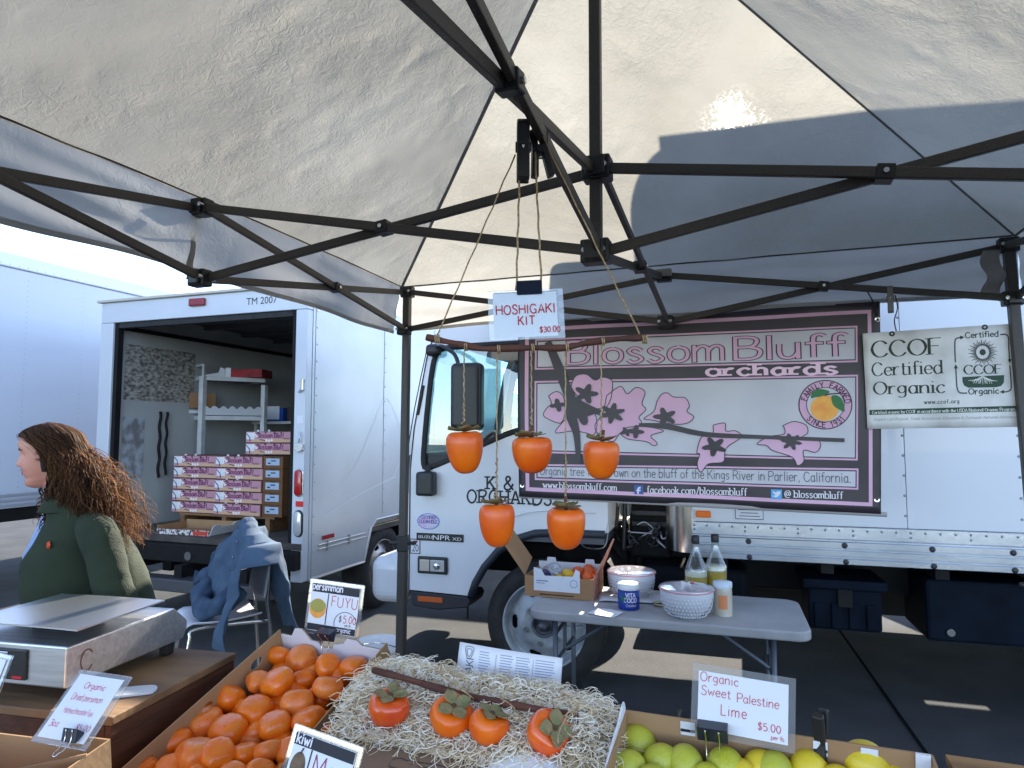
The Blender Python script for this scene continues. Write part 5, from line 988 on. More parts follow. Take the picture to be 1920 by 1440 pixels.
# ================================================================ grey folding table with bowls and bottles
def lathe_obj(name, prof, m, parent, n=32, sub=4, M=None, solid=0):
    sp = spline([(a, b, 0) for a, b in prof], sub) if sub else [V((a, b, 0)) for a, b in prof]
    return MB().lathe([(max(p.x, 0), p.y) for p in sp], n, M).build(name, m, parent, smooth=True, solid=solid)
def ftable():
    nl, nr = atz(988, 1143, .74), atz(1525, 1187, .74); d = (nr-nl); L = d.length; ang = math.atan2(d.y, d.x)
    T = thing('folding_table', 'grey plastic folding table with rounded corners beside the truck wheel', 'table', V((nl.x, nl.y, 0)), ang); W = .66
    PL = mat('table_plastic', lin(180,180,180), .55, c2=lin(158,158,158), vs=5, bump=.3, bs=180, contrast=.2)
    r = .08; o = []
    for cx, cy_, a0 in ((L-r, r, -PI/2), (L-r, W-r, 0), (r, W-r, PI/2), (r, r, PI)): o += [(cx+r*math.cos(a0+PI/2*k/6), cy_+r*math.sin(a0+PI/2*k/6)) for k in range(7)]
    n = len(o); mb = MB(); mb.add([(x, y, .69) for x, y in o]+[(x, y, .738) for x, y in o], [tuple(range(n-1,-1,-1)), tuple(range(n, 2*n))]+[(i, (i+1) % n, (i+1) % n+n, i+n) for i in range(n)]); mb.build('table_top', PL, T, bevel=.010, seg=3)
    LG = mat('table_leg_grey', (.12,.14,.17), .45, .4)
    for x in (.13, L-.17):
        for y in (.10, W-.10): MB().tube([(x, y, .005), (x, y, .688)], .014, 10).build('leg', LG, T, smooth=True)
        MB().tube([(x, .10, .08), (x, W-.10, .08)], .011, 8).build('stretcher', LG, T); MB().tube([(x, .10, .60), (x, W-.10, .60)], .011, 8).build('stretcher', LG, T)
        s = 1 if x < .5 else -1; MB().tube([(x, W/2, .45), (x+s*.36, W/2, .686)], .011, 8).build('brace', LG, T); MB().tube([(x, W/2, .45), (x, W/2, .60)], .011, 8).build('brace_post', LG, T); MB().tube([(x, .10, .45), (x, W-.10, .45)], .010, 8).build('stretcher', LG, T)
    Z = .74
    # open carton with citrus
    p = atz(1063, 1122, Z); C = thing('citrus_carton', 'open printed fruit carton holding lemons and oranges on the grey table', 'carton', V((p.x-.0, p.y+.15, Z)), ang-.02); w_, dp, hh = .40, .30, .115; pk_ = (-w_/2, -dp/2)
    for nm, b, m in (('front_wall', (-w_/2,-dp/2,0,w_/2,-dp/2+.004,hh), CARD), ('back_wall', (-w_/2,dp/2-.004,0,w_/2,dp/2,hh+.03), WHITECARD), ('left_wall', (-w_/2,-dp/2+.005,0,-w_/2+.004,dp/2-.005,hh), CARD), ('right_wall', (w_/2-.004,-dp/2+.005,0,w_/2,dp/2-.005,hh), mat('carton_pink_side', lin(206,150,130), .8, c2=lin(170,110,84), vs=24, contrast=.6)), ('base', (-w_/2+.005,-dp/2+.005,.001,w_/2-.005,dp/2-.005,.005), CARD)): B(nm, m, C, b)
    mb = MB(); mb.prism([(-.145,.035),(.125,.035),(.125,.155),(.10,.165),(.085,.125),(-.08,.12),(-.10,.155),(-.145,.165)], -dp/2-.004, -dp/2-.0005); e = mb.build('front_label', WHITECARD, C); tx = MB()
    MB().prism([(-.11,.012),(.09,.012),(.09,.018),(-.11,.018)], -dp/2-.0015, -dp/2-.0004).build('slot', BLACK, C)
    tx.add([(x, -dp/2-.0046, z) for x, z in ((-.13,.088),(-.06,.088),(-.06,.094),(-.13,.094))], [(0,1,2,3)]); tx.add([(x, -dp/2-.0046, z) for x, z in ((-.13,.076),(-.08,.076),(-.08,.080),(-.13,.080))], [(0,1,2,3)]); tx.add([(.09+.022*math.cos(a), -dp/2-.0046, .085+.022*math.sin(a)) for a in [2*PI*k/20 for k in range(20)]]+[(.09+.019*math.cos(a), -dp/2-.0046, .085+.019*math.sin(a)) for a in [2*PI*k/20 for k in range(20)]], [(k, (k+1) % 20, (k+1) % 20+20, k+20) for k in range(20)]); tx.build('label_print', mat('print_blue_grey', lin(120,128,160), .7), e)
    M = Matrix.Translation((-w_/2, -dp/2+.01, hh)) @ Matrix.Rotation(R_(-32), 4, 'Y') @ Matrix.Rotation(R_(14), 4, 'X'); MB().box(-.004, .0, 0, 0, .26, .26, M).build('lid_flap', CARD, C); 
    M = Matrix.Translation((w_/2, -dp/2+.02, hh)) @ Matrix.Rotation(R_(22), 4, 'Y'); fl = MB().prism([(0,0),(.26,0),(.25,.20),(.20,.215),(.05,.06)], 0, .004, M @ Matrix.Rotation(PI/2, 4, 'Z')).build('side_flap', MATS['carton_pink_side'], C)
    for x in (-.12, .12): MB().prism([(x-.03,hh+.03),(x+.03,hh+.03),(x+.025,hh+.055),(x-.025,hh+.055)], dp/2-.004, dp/2).build('stacking_tab', WHITECARD, C)
    Mx = Matrix.Translation(C.location) @ Matrix.Rotation(ang-.02, 4, 'Z'); LEM = mat('lemon_skin', lin(226,178,40), .4, c2=lin(208,160,30), vs=20, bump=.15, bs=200); ORA = mat('orange_skin', lin(224,104,30), .42, c2=lin(210,84,24), vs=20, bump=.2, bs=220)
    rn = random.Random(2)
    def fruit(nm, lab, cat, x, y, z, r, m, el=1.): 
        o = tag(MB().grid(lambda u, v: (r*math.sin(PI*v)*math.cos(2*PI*u), r*math.sin(PI*v)*math.sin(2*PI*u), -r*el*math.cos(PI*v)*(1+.10*abs(math.cos(PI*v))**7*(el > 1))), 20, 14).build(nm, m, None, smooth=True), lab, cat, nm+'s in the carton'); o.location = Mx @ V((x, y, z)); o.rotation_euler = (rn.uniform(.8,1.9), rn.uniform(-1,1), rn.uniform(0,6)); return o
    for x, y, z in ((-.01,-.09,.095),(.04,-.075,.122),(.02,-.10,.055),(.09,-.105,.09),(-.045,-.10,.07)): fruit('lemon', 'yellow lemon lying in the open citrus carton', 'lemon', x, y, z, .028, LEM, 1.25)
    for x, y, z in ((.08,.02,.11),(.15,.0,.115),(.13,.07,.12),(.155,-.07,.105),(.06,.08,.10)): fruit('orange', 'bright orange fruit lying in the open citrus carton', 'orange', x, y, z, .038, ORA, .92)
    jar = thing('clear_jar', 'upturned clear plastic jar with a blue lid in the citrus carton', 'jar', Mx @ V((-.10, -.03, .10)), (R_(62), 0, ang+.9)); lathe_obj('glass', [(.0,.105),(.03,.108),(.046,.09),(.048,.05),(.045,.0),(.034,-.012)], glassmat('jar_clear', (.94,.96,.96), .10, .05, (.8,.84,.86), .03), jar, 28); lathe_obj('lid', [(0,-.032),(.037,-.032),(.037,-.010),(0,-.010)], mat('lid_blue', lin(24,26,120), .4), jar, 28, 0)
    # two hobnail bowls
    BW = mat('bowl_white', (.74,.75,.77), .35, c2=(.69,.70,.73), vs=5)
    lidm = mat('lid_rose', lin(236,222,224), .3)
    def bowl(px, py, R, lab, tilt, rim):
        p = atz(px, py, Z); b = thing('bowl', lab, 'bowl', V((p.x, p.y, Z)), (0,0,0.3), 'white bowls on the grey table'); hb = R*1.05
        lathe_obj('bowl_body', [(0,.006),(R*.42,.006),(R*.44,0),(R*.47,.004),(R*.62,.022),(R*.88,hb*.45),(R*1.0,hb*.85),(R*1.01,hb),(R*.985,hb),(R*.95,hb*.8),(R*.6,hb*.25),(0,hb*.16)], BW, b, 48)
        nb = MB()
        for row in range(6):
            t = .2+.12*row; rr = R*(.66+.36*t**.55) if t < .9 else R; z = hb*(.12+.13*row); rr = R*[.755,.86,.925,.965,.99,1.005][row]; cnt = 44
            for k in range(cnt): a = 2*PI*(k+.5*(row % 2))/cnt; nb.lathe([(0,.0012),(.0038,.0006),(.005,-.001)], 6, Matrix.Translation((rr*math.cos(a), rr*math.sin(a), z)) @ Matrix.Rotation(a, 4, 'Z') @ Matrix.Rotation(PI/2, 4, 'Y'))
        nb.build('hobnails', BW, b, kind='stuff', smooth=True)
        if rim:
            lathe_obj('lid', [(R*1.03,hb-.004),(R*1.035,hb+.004),(R*.98,hb+.010),(R*.6,hb+.016),(0,hb+.018)], glassmat('lid_clear', (.95,.90,.91), .12, .42, (.82,.76,.78), .1), b, 40); MB().tube([(R*1.03*math.cos(a), R*1.03*math.sin(a), hb) for a in [2*PI*k/48 for k in range(48)]], .0035, 6, closed=True).build('lid_seal', mat('seal_rose', lin(216,140,152), .5), b, smooth=True)
            o = MB().lathe([(0,.004),(.010,.003),(.013,0)], 10, Matrix.Translation((R*.35, .02, hb+.017))).build('vent_plug', mat('plug_red', lin(190,40,60), .5), b)
        return b
    b1 = bowl(1288, 1155, .133, 'lidded white hobnail bowl in front of the oil bottles', 0, True); p = atz(1184, 1120, Z)
    b2 = bowl(1184, 1118, .133, 'white hobnail bowl with a lid behind the blue tub', 0, True)
    # blue tub
    p = atz(1179, 1140, Z); t = thing('blue_tub', 'small blue labelled tub with a white lid on the grey table', 'tub', V((p.x, p.y, Z)), ang); lathe_obj('tub_body', [(0,0),(.055,0),(.057,.003),(.057,.102),(0,.102)], mat('tub_blue', lin(26,62,160), .4, c2=lin(20,44,128), vs=16), t, 36, 0); lathe_obj('tub_lid', [(.059,.103),(.060,.105),(.060,.126),(.055,.132),(.0,.132)], mat('lid_white', (.78,.78,.76), .45), t, 36, 0)
    tx = MB(); cyf = lambda x, y, l: (.0576*math.sin(x/.0576), -.0576*math.cos(x/.0576)-l, y)
    letters(tx, 'VITA', .021, .018, .068, cyf, 'c', wt=.2); letters(tx, 'COCO', .021, .018, .042, cyf, 'c', wt=.2); letters(tx, 'Coconut', .013, .02, .02, cyf, 'c', wt=.12, slant=.2); tx.build('label_lettering', mat('print_white'), t)
    gr = MB(); rnd = random.Random(8)
    for k in range(9): a = k*.7; gr.tube([cyf(-.025, .058, .0012), cyf(-.025+.026*math.cos(a), .058+.024*math.sin(a), .0012)], .0022, 4)
    gr.build('palm_print', mat('palm_green', lin(40,120,84), .5), t)
    # ring lid, paper, cloth
    p = atz(1240, 1135, Z); tag(MB().lathe([(.038,0),(.043,0),(.044,.014),(.040,.014),(.037,.003)], 36).build('jar_ring', mat('brass', (.42,.38,.22), .35, .9), None, smooth=True, loc=V((p.x, p.y, Z+.001))), 'flat brass jar ring lying beside the bowl', 'lid')
    p = atz(1135, 1150, Z); tag(MB().grid(lambda u, v: ((u-.5)*.15, (v-.5)*.12, .002+.004*math.sin(3*u)*v), 6, 4).build('paper_slip', PAPER, None, solid=.0008, loc=V((p.x, p.y, Z+.001)), rot=(0,0,ang-.3)), 'small white paper slip near the edge of the grey table', 'paper')
    p = atz(1205, 1128, Z); tag(MB().grid(lambda u, v: ((u-.5)*.50, (v-.5)*.20, .003+.006*(noise.noise(V((u*5,v*3,0)))+.6)), 24, 10).build('napkin', WHITECARD, None, smooth=True, solid=.001, loc=V((p.x+.02, p.y+.05, Z+.001)), rot=(0,0,ang+.15)), 'white cloth napkin spread under the bowls', 'napkin')
    # bottles
    GLB = glassmat('bottle_glass', (.93,.96,.95), .12, .03, (.8,.85,.85), .02); OIL = mat('oil_yellow', lin(208,172,20), .25, c2=lin(196,156,16), vs=12, sss=.2); FOAM = mat('oil_foam', lin(226,222,196), .7)
    for px, py, lab, lv in ((1306, 1132, 'half-full one behind the lidded bowl', .135), (1343, 1128, 'fuller one beside the white-capped jar', .155)):
        p = atz(px, py, Z); b = thing('oil_bottle', 'clear glass bottle of yellow oil with black cap, '+lab, 'bottle', V((p.x, p.y, Z)), 0, 'oil bottles on the table'); b.scale = (1.1,1.1,1.12)
        lathe_obj('glass', [(0,.003),(.050,.002),(.056,.010),(.056,.14),(.054,.17),(.040,.205),(.024,.245),(.018,.275),(.0175,.30)], GLB, b, 32); lathe_obj('oil', [(0,.005),(.053,.005),(.0535,.02),(.0535,lv),(0,lv)], OIL, b, 32, 0); lathe_obj('foam', [(.0535,lv+.0005),(.0535,lv+.022),(.0,lv+.022)], FOAM, b, 32, 0); lathe_obj('cap', [(0.019,.292),(.020,.294),(.020,.328),(.017,.331),(0,.331)], BLACK, b, 20, 0)
    p = atz(1343, 1142, Z); b = thing('spice_jar', 'small jar with a white cap and orange label', 'jar', V((p.x+.005, p.y-.10, Z)), ang); lathe_obj('glass', [(0,.002),(.043,.002),(.047,.008),(.047,.12),(.044,.14)], mat('jar_beige', lin(196,190,170), .25, coat=.6), b, 28); lathe_obj('cap', [(.047,.138),(.048,.14),(.048,.165),(0,.168)], mat('cap_blue_white', lin(206,218,228), .4), b, 28, 0)
    mb = MB(); mb.grid(lambda u, v: (.0476*math.sin(-.5+u), -.0476*math.cos(-.5+u), .035+.07*v), 8, 2); mb.build('label', mat('label_orange', lin(222,140,90), .7), b)
ftable()
# ================================================================ white shell chair with denim jacket
def chair():
    A = R_(180+33); f = V((math.cos(A), math.sin(A), 0)); P = V((-1.90, 4.42, 0)); T = thing('shell_chair', 'white plastic shell chair with chrome legs behind the scale', 'chair', P, A-PI)      # local -x is forward
    SH = mat('shell_white', (.70,.71,.74), .35, c2=(.64,.65,.69), vs=4)
    zs = .50
    def seat(u, v): x = -.24+.46*u; y = (v-.5)*.46; return (x, y*(1-.12*(abs(u-.4))), zs+.03*(2*v-1)**4-.015*math.sin(PI*u)-(.05*(1-u/.15)**2 if u < .15 else 0))
    MB().grid(seat, 16, 14).build('seat', SH, T, smooth=True, solid=.008)
    def back(u, v): y = (u-.5)*.46*(1-.25*v**4); return (.21+.05*v+.05*math.sin(PI*v)*0-.04*math.cos((u-.5)*PI)*.6+.02, y, zs+.12+.36*v-.03*(2*u-1)**4*v)
    MB().grid(back, 16, 12).build('backrest', SH, T, smooth=True, solid=.008)
    for s in (-1, 1):
        MB().tube(spline([(.30,s*.21,.006),(.27,s*.20,.46),(.255,s*.20,.62),(.275,s*.19,.90)], 5), .0125, 8).build('leg', CHROME, T, smooth=True); MB().tube(spline([(-.25,s*.22,.006),(-.20,s*.20,.40),(-.15,s*.185,.478),(.26,s*.195,.47)], 5), .0125, 8).build('leg', CHROME, T, smooth=True)
    MB().tube([(.0,-.19,.474),(.0,.19,.474)], .010, 8).build('seat_bar', CHROME, T)
    # jacket: one creased sheet thrown over the backrest, plus sleeve and collar bunch
    DN = mat('denim', lin(82,104,126), .9, c2=lin(58,78,100), vs=7, bump=.5, bs=260, contrast=.1); D2 = mat('denim_dark', lin(68,90,112), .9, c2=lin(46,64,86), vs=9, bump=.5, bs=260)
    K = thing('denim_jacket', 'crumpled blue denim jacket thrown over the back of the white chair', 'jacket', P+V((0,0,zs)), A-PI)
    def fold(u, v, k=0): return .034*math.sin(u*13+v*3+k+2*noise.noise(V((u*2,v*2,k))))+.055*noise.noise(V((u*3.2,v*2.6,k)))+.030*noise.noise(V((u*9+v*3,v*5,k+4)))+.012*noise.noise(V((u*22,v*16,k+8)))
    def drape(u, v):
        y = (u-.5)*(.84+.06*math.sin(3*v+1)); s = v*1.16; top = .50-.13*abs(2*u-1)**3+.03*noise.noise(V((u*5,0,3)))+.055*math.exp(-((u-.42)/.18)**2)
        front = .45+.07*math.exp(-((u-.2)/.2)**2)+.04*math.sin(u*9+.6); hang = s-.58
        if hang < 0: x = .16-.13*math.sin(min(1, -hang/.5)*1.5)-fold(u, v)*1.15-.05; z = top+hang*front/.58*1.02
        else: x = .25+hang*.20+fold(u, v, 5)*.9; z = top-hang*(.75+.25*math.sin(u*5))
        z += .018*noise.noise(V((u*12,v*9,1)))
        return (x, y+.05*noise.noise(V((u*3,v*4,7)))*min(1, abs(hang)*4), max(z, .018+.008*math.sin(u*40)) if u > .30 else z)
    MB().grid(drape, 110, 110).build('jacket_body', DN, K, smooth=True, solid=.006)
    def creased(path, r0, seed, m, nm):
        mb = MB(); sp_ = spline(path, 9); mb.tube(sp_, r0, 26); nn = len(sp_); out = []
        for i in range(nn):
            for k in range(26):
                v = V(mb.v[i*26+k]); d = (v-sp_[i]); q = noise.noise(v*13+V((seed,0,0)))*.32+noise.noise(v*30)*.13-.10*math.sin(k/26*2*PI*2+i*.35); out.append(tuple(sp_[i]+d*(1+q)))
        mb.v = out; mb.build(nm, m, K, smooth=True)
    creased([(.16,.12,.47),(.06,.17,.36),(-.02,.17,.22),(-.10,.07,.10),(-.09,-.08,.06),(.0,-.17,.11),(.08,-.19,.20)], .060, 1, D2, 'sleeve')
    creased([(.16,-.10,.47),(.17,-.02,.535),(.18,.09,.54),(.16,.18,.48)], .055, 3, DN, 'collar'); creased([(-.02,.22,.24),(-.08,.25,.20),(-.12,.26,.20)], .040, 7, D2, 'lapel')
    bt = MB()
    for k in range(4): p = V(drape(.34, .14+.1*k)); bt.lathe([(0,.004),(.007,.003),(.008,0)], 10, Matrix.Translation(p+V((-.012,0,0))) @ Matrix.Rotation(-PI/2, 4, 'Y'))
    bt.build('buttons', CHROME, K)
chair()
# ================================================================ white bucket by the tent leg
p = V((-.80, 4.12, 0)); b = thing('bucket', 'white lidded plastic bucket standing behind the tent leg', 'bucket', p)
lathe_obj('bucket_body', [(0,.002),(.125,.002),(.128,.006),(.147,.36),(.152,.362),(.152,.372),(.147,.374),(.149,.40)], mat('bucket_white', (.66,.68,.68), .4, c2=(.60,.62,.62), vs=6), b, 36, 0); lathe_obj('lid', [(.156,.385),(.158,.39),(.158,.418),(.150,.422),(.14,.414),(0,.414)], mat('lid_white', (.78,.78,.76), .45), b, 36, 0); MB().tube([(.153*math.cos(a), .153*math.sin(a), .34-.12*math.sin(a*1.0)) for a in [PI*1.05+PI*.9*k/14 for k in range(15)]], .004, 6).build('bail_handle', WIRE, b)
# ================================================================ produce display in front
DA = R_(-20.5); D0 = V((.249, 1.568, 0)); dx = V((math.cos(DA), math.sin(DA), 0)); dy = V((-math.sin(DA), math.cos(DA), 0))
def DW(x, y, z): return D0+dx*x+dy*y+V((0,0,z))
DT = thing('display_table', 'plywood produce table under the fruit boxes', 'table', D0, DA)
B('table_top', WOOD, DT, (-1.12,-.95,.63,1.30,.30,.66)); [B('leg', WOOD, DT, (x,y,.002,x+.06,y+.06,.629)) for x in (-1.1,1.2) for y in (-.9,.2)]; B('apron', WOOD, DT, (-1.03,-.89,.55,1.19,-.86,.629)); B('apron', WOOD, DT, (-1.03,.21,.55,1.19,.24,.629))
def tilted(org, ang, tilt): return Matrix.Translation(org) @ Matrix.Rotation(ang, 4, 'Z') @ Matrix.Rotation(tilt, 4, 'X')
def riser(M, w, L, hb, label):
    """sloped wooden stand under a box whose rim plane is M (x 0..w, y 0..-L), box depth hb; stands on the table top"""
    org = M @ V((0,0,-hb)); tl = M.to_euler().x; T = thing('sloped_riser', label, 'riser', V((org.x, org.y, .6605)), M.to_euler().z)
    zb = org.z-.6605-.004; zf = zb-L*math.sin(tl); yf = -L*math.cos(tl)
    for x in (.02, w-.045): 
        mb = MB(); mb.add([(x,-.01,0),(x,yf+.01,0),(x,yf+.01,max(zf+.002,.01)),(x,-.01,zb-.004)]+[(x+.025,-.01,0),(x+.025,yf+.01,0),(x+.025,yf+.01,max(zf+.002,.01)),(x+.025,-.01,zb-.004)], [(0,1,2,3),(7,6,5,4),(0,4,5,1),(1,5,6,2),(2,6,7,3),(3,7,4,0)]); mb.build('side_board', WOOD, T)
    B('cross_board', WOOD, T, (.046,-.05,.01,w-.046,-.03,zb-.03))
def wallplate(M, poly, holes, m, parent, name='wall', th=.004):
    mb = MB(); mb.add(*plate(poly, holes, lambda a, b: M @ V((a, 0, b)))); return mb.build(name, m, parent, solid=th)
def oval(cx, cz, a, b): return [(cx+a*math.cos(t), cz+b*math.sin(t)) for t in [2*PI*k/16 for k in range(16)]]
def tray(name, label, M, w, L, hb, back=None, inside=CARDIN, backm=None, holes=3):
    """open fruit carton; M maps rim plane; walls drop hb. origin at the base"""
    Mb = M @ Matrix.Translation((0,0,-hb)); T = thing(name, label, 'carton', Mb.translation, Mb.to_euler())
    B('base', inside, T, (.003,-L+.003,0,w-.003,-.003,.004))
    hl = [oval(L*(k+.6)/(holes+.25), hb*.72, .026, .014) for k in range(holes)]
    S = Matrix.Rotation(-PI/2, 4, 'Z')
    wallplate(S, [(0,0),(L,0),(L,hb),(0,hb)], hl, inside, T, 'side_wall'); wallplate(Matrix.Translation((w,0,0)) @ S, [(0,0),(L,0),(L,hb),(0,hb)], hl, inside, T, 'side_wall')
    bp = back or [(0,0),(w,0),(w,hb),(0,hb)]
    wallplate(Matrix.Identity(4), bp, [], backm or inside, T, 'back_wall'); wallplate(Matrix.Translation((0,-L,0)), [(0,0),(w,0),(w,hb),(0,hb)], [], inside, T, 'front_wall'); return T, Mb
# ---- tilted box of flat persimmons
fa = math.atan2(2.05-2.186, -.376+.743); MF = tilted(V((-.743, 2.186, 1.05)), fa, R_(17.5)); FWd, FLn, FHb = .392, .66, .135
bk = [(0,0),(FWd,0),(FWd,.105),(.30,.112),(.285,.128),(.25,.130),(.235,.112),(.20,.105),(.19,.088),(.15,.088),(.14,.105),(.115,.108),(.10,.128),(.085,.145),(.06,.145),(.05,.128),(.04,.115),(0,.118)]
FB, MFb = tray('persimmon_box', 'tilted cardboard box filled with flat orange persimmons', MF, FWd, FLn, FHb, bk, backm=WHITECARD); riser(MF, FWd, FLn, FHb, 'sloped wooden riser under the box of flat persimmons')
wallplate(Matrix.Translation((0,.006,0)), [(x, z*.985) for x, z in bk], [], CARD, FB, 'outer_back')
def fuyu_mesh(seed):
    rn = random.Random(seed); a1, a2, a3 = rn.uniform(0,6), rn.uniform(0,6), rn.uniform(.0,.05); mb = MB(); sq = rn.uniform(.72,.80)
    def fn(u, v):
        t = PI*v; a = 2*PI*u; s = math.sin(t); c = -math.cos(t)
        lob = 1+(.045+a3)*math.cos(4*a+a1)*s**2+.016*math.cos(2*a+a2)+.025*noise.noise(V((math.cos(a)*2+seed,math.sin(a)*2,c)))
        r = (abs(s)**.82)*lob; z = c*sq
        crease = .045*math.exp(-((math.sin(2*a+a1/2))/.22)**2)*max(0, c)**.6*s**.7; z -= crease; r *= 1-.03*math.exp(-((math.sin(2*a+a1/2))/.22)**2)
        if c > .6: z -= .10*((c-.6)/.4)**2
        return (r, a, z)
    def f3(u, v): r, a, z = fn(u, v); return (r*math.cos(a), r*math.sin(a), z)
    mb.grid(f3, 40, 26); me = mb.build('tmp', None).data; o = bpy.data.objects['tmp']; bpy.data.objects.remove(o); me.polygons.foreach_set('use_smooth', [True]*len(me.polygons)); return me
FUY = [mat('fuyu_skin', lin(238,130,14), .36, c2=lin(224,102,14), vs=1.4, contrast=.2, coat=.2, sss=.1, bump=.04, bs=6), mat('fuyu_skin_pale', lin(236,142,62), .42, c2=lin(228,112,26), vs=1.6, contrast=.3, coat=.25, sss=.1, bump=.03, bs=6), mat('fuyu_skin_red', lin(238,112,14), .36, c2=lin(234,132,30), vs=1.8, contrast=.3, coat=.35, sss=.1, bump=.03, bs=6)]
def mark(m):                                   # small dark scars on the skin
    n = m.node_tree; p = n.nodes['Principled BSDF']; src = p.inputs['Base Color'].links[0].from_socket; tc = n.nodes.new('ShaderNodeTexCoord'); t = n.nodes.new('ShaderNodeTexNoise'); t.inputs['Scale'].default_value = 5.5; t.inputs['Detail'].default_value = 6; n.links.new(tc.outputs['Object'], t.inputs[0])
    r = n.nodes.new('ShaderNodeValToRGB'); r.color_ramp.elements[0].position = .68; r.color_ramp.elements[1].position = .74; n.links.new(t.outputs[0], r.inputs[0]); mx = n.nodes.new('ShaderNodeMix'); mx.data_type = 'RGBA'; n.links.new(r.outputs[0], mx.inputs['Factor']); n.links.new(src, mx.inputs['A']); mx.inputs['B'].default_value = (.10,.035,.012,1); n.links.new(mx.outputs['Result'], p.inputs['Base Color'])
    return m
[mark(m) for m in FUY]
fm = []
for k in range(6): me = fuyu_mesh(k+1); me.materials.append(FUY[k % 3]); fm.append(me)
FP = [(1080,250,88),(1230,265,108),(1405,315,90),(1575,320,98),(940,420,84),(1065,420,116),(1240,415,66),(1405,460,112),(740,525,128),(920,610,120),(1205,560,125),(1050,710,118),(1275,670,112),(580,690,130),(740,745,130),(395,830,118),(530,905,142),(665,905,124),(850,900,100),(1010,880,100),(905,770,66),(160,1010,110),(350,1010,110),(1150,880,100),(560,1060,120),(760,1060,115),(950,1040,110),(1100,560,60),(860,720,70),(640,620,70)]
nF = MFb.to_3x3() @ V((0,0,1)); oF = MFb.translation
def flab(zx, zy):
    if zy < 340: return 'flat orange persimmon along the white back wall of the tilted box'
    e = zx+zy*1.02                                   # across the box
    if e < 1290: return 'flat orange persimmon against the box wall next to the wooden stand'
    if e > 1900: return 'flat orange persimmon against the box wall next to the straw'
    return 'flat orange persimmon heaped in the middle of the tilted box'
for k, (zx, zy, hw) in enumerate(FP):
    px, py, r = 220+zx*.28125, 1160+zy*.28125, hw*.28125; low = hw <= 70; hgt = .045 if low else .070+.010*((k*7) % 5)/4
    if k in (5, 16, 17): hgt = .095
    p = onplane(px, py, oF+nF*hgt, nF); rad = min(.050, max(.036, r*p.y/FPX*.93))
    if low: rad = .042
    o = wrap('flat_persimmon', fm[k % 6]); o.location = p; o.scale = (rad, rad, rad); rn = random.Random(k); o.rotation_euler = (rn.uniform(-.2,.75), rn.uniform(-.5,.5), rn.uniform(0,6)); tag(o, flab(zx, zy), 'persimmon', 'flat persimmons in the tilted box')
# lower layer that fills the box below the ones on view
ly = MB(); rn = random.Random(9)
for i in range(4):
    for j in range(7): 
        o = wrap('flat_persimmon', fm[(i+j) % 6]); rad = .043; o.location = MFb @ V((.05+.098*i, -.06-.092*j, .034+.005)); o.scale = (rad,)*3; o.rotation_euler = (rn.uniform(-.4,.4), rn.uniform(-.4,.4), rn.uniform(0,6)); tag(o, 'orange persimmon in the bottom layer of the tilted box', 'persimmon', 'bottom layer persimmons in the tilted box')
# ---- signs
ACR = glassmat('acrylic', (.95,.97,.97), .10, .06, (.8,.84,.86), .03)
def sign(name, label, px, py, Y, w, h, rz, roll, tilt, mg=.012, acrylic=True, base=None):
    T = thing(name, label, 'sign', at(px, py, Y), (Matrix.Rotation(rz, 4, 'Z') @ Matrix.Rotation(R_(roll), 4, 'Y') @ Matrix.Rotation(R_(-tilt), 4, 'X')).to_euler())
    if acrylic: B('acrylic_holder', ACR, T, (-w/2,-.003,0,w/2,.003,h), bevel=.0015)
    else: B('sleeve', SLEEVE, T, (-w/2,-.001,0,w/2,.001,h), bevel=.0008)
    B('card', PAPER, T, (-w/2+mg,-.0050 if acrylic else -.0020,mg,w/2-mg,-.0036 if acrylic else -.0012,h-mg)); return T
fs = lambda x, y, l: (x, -.0058-l, y); fs2 = lambda x, y, l: (x, -.0028-l, y)
def rect(x0, y0, x1, y1, l=0, f=fs): mb = MB(); mb.add([f(x0,y0,l), f(x1,y0,l), f(x1,y1,l), f(x0,y1,l)], [(0,1,2,3)]); return mb
T = sign('fuyu_sign', 'printed persimmon price sign in a clear holder clipped to the tilted box', 620, 1194, 2.155, .205, .168, fa, 2, 8, .012)
rect(-.0895,.130,.0895,.155).build('black_heading', BLUEINK, T); rect(-.0895,.0135,.0895,.033).build('black_footer', BLUEINK, T); rect(-.025,.034,-.0215,.129).build('divider', BLUEINK, T)
tx = MB(); letters(tx, 'persimmon', .021, -.086, .1375, lambda x, y, l: fs(x, y, l+.0006), wt=.17, gap=.12); letters(tx, 'organic', .014, .02, .019, lambda x, y, l: fs(x, y, l+.0006), wt=.16); tx.build('heading_text', mat('print_white'), T, kind='stuff')
tx = MB(); letters(tx, 'FUYU', .030, -.008, .093, fs, wt=.07, jit=.05, gap=.22); letters(tx, '5.00', .021, .042, .048, fs, wt=.10, jit=.05); tx.build('red_writing', REDINK, T, kind='stuff'); tx = MB(); letters(tx, '$', .018, .026, .049, fs, wt=.1); letters(tx, 'per lb', .007, .05, .038, fs, wt=.14)
pts = [(.05+.042*math.cos(a), .045+.036*math.sin(a)) for a in [R_(-18)+R_(216)*k/30 for k in range(31)]]; tx.add([fs(*p, 0) for p in pts]+[fs(.05+(x-.05)*.95, .045+(y-.045)*.95, 0) for x, y in pts], [(i, i+1, 32+i, 31+i) for i in range(30)]); tx.build('black_print', BLUEINK, T)
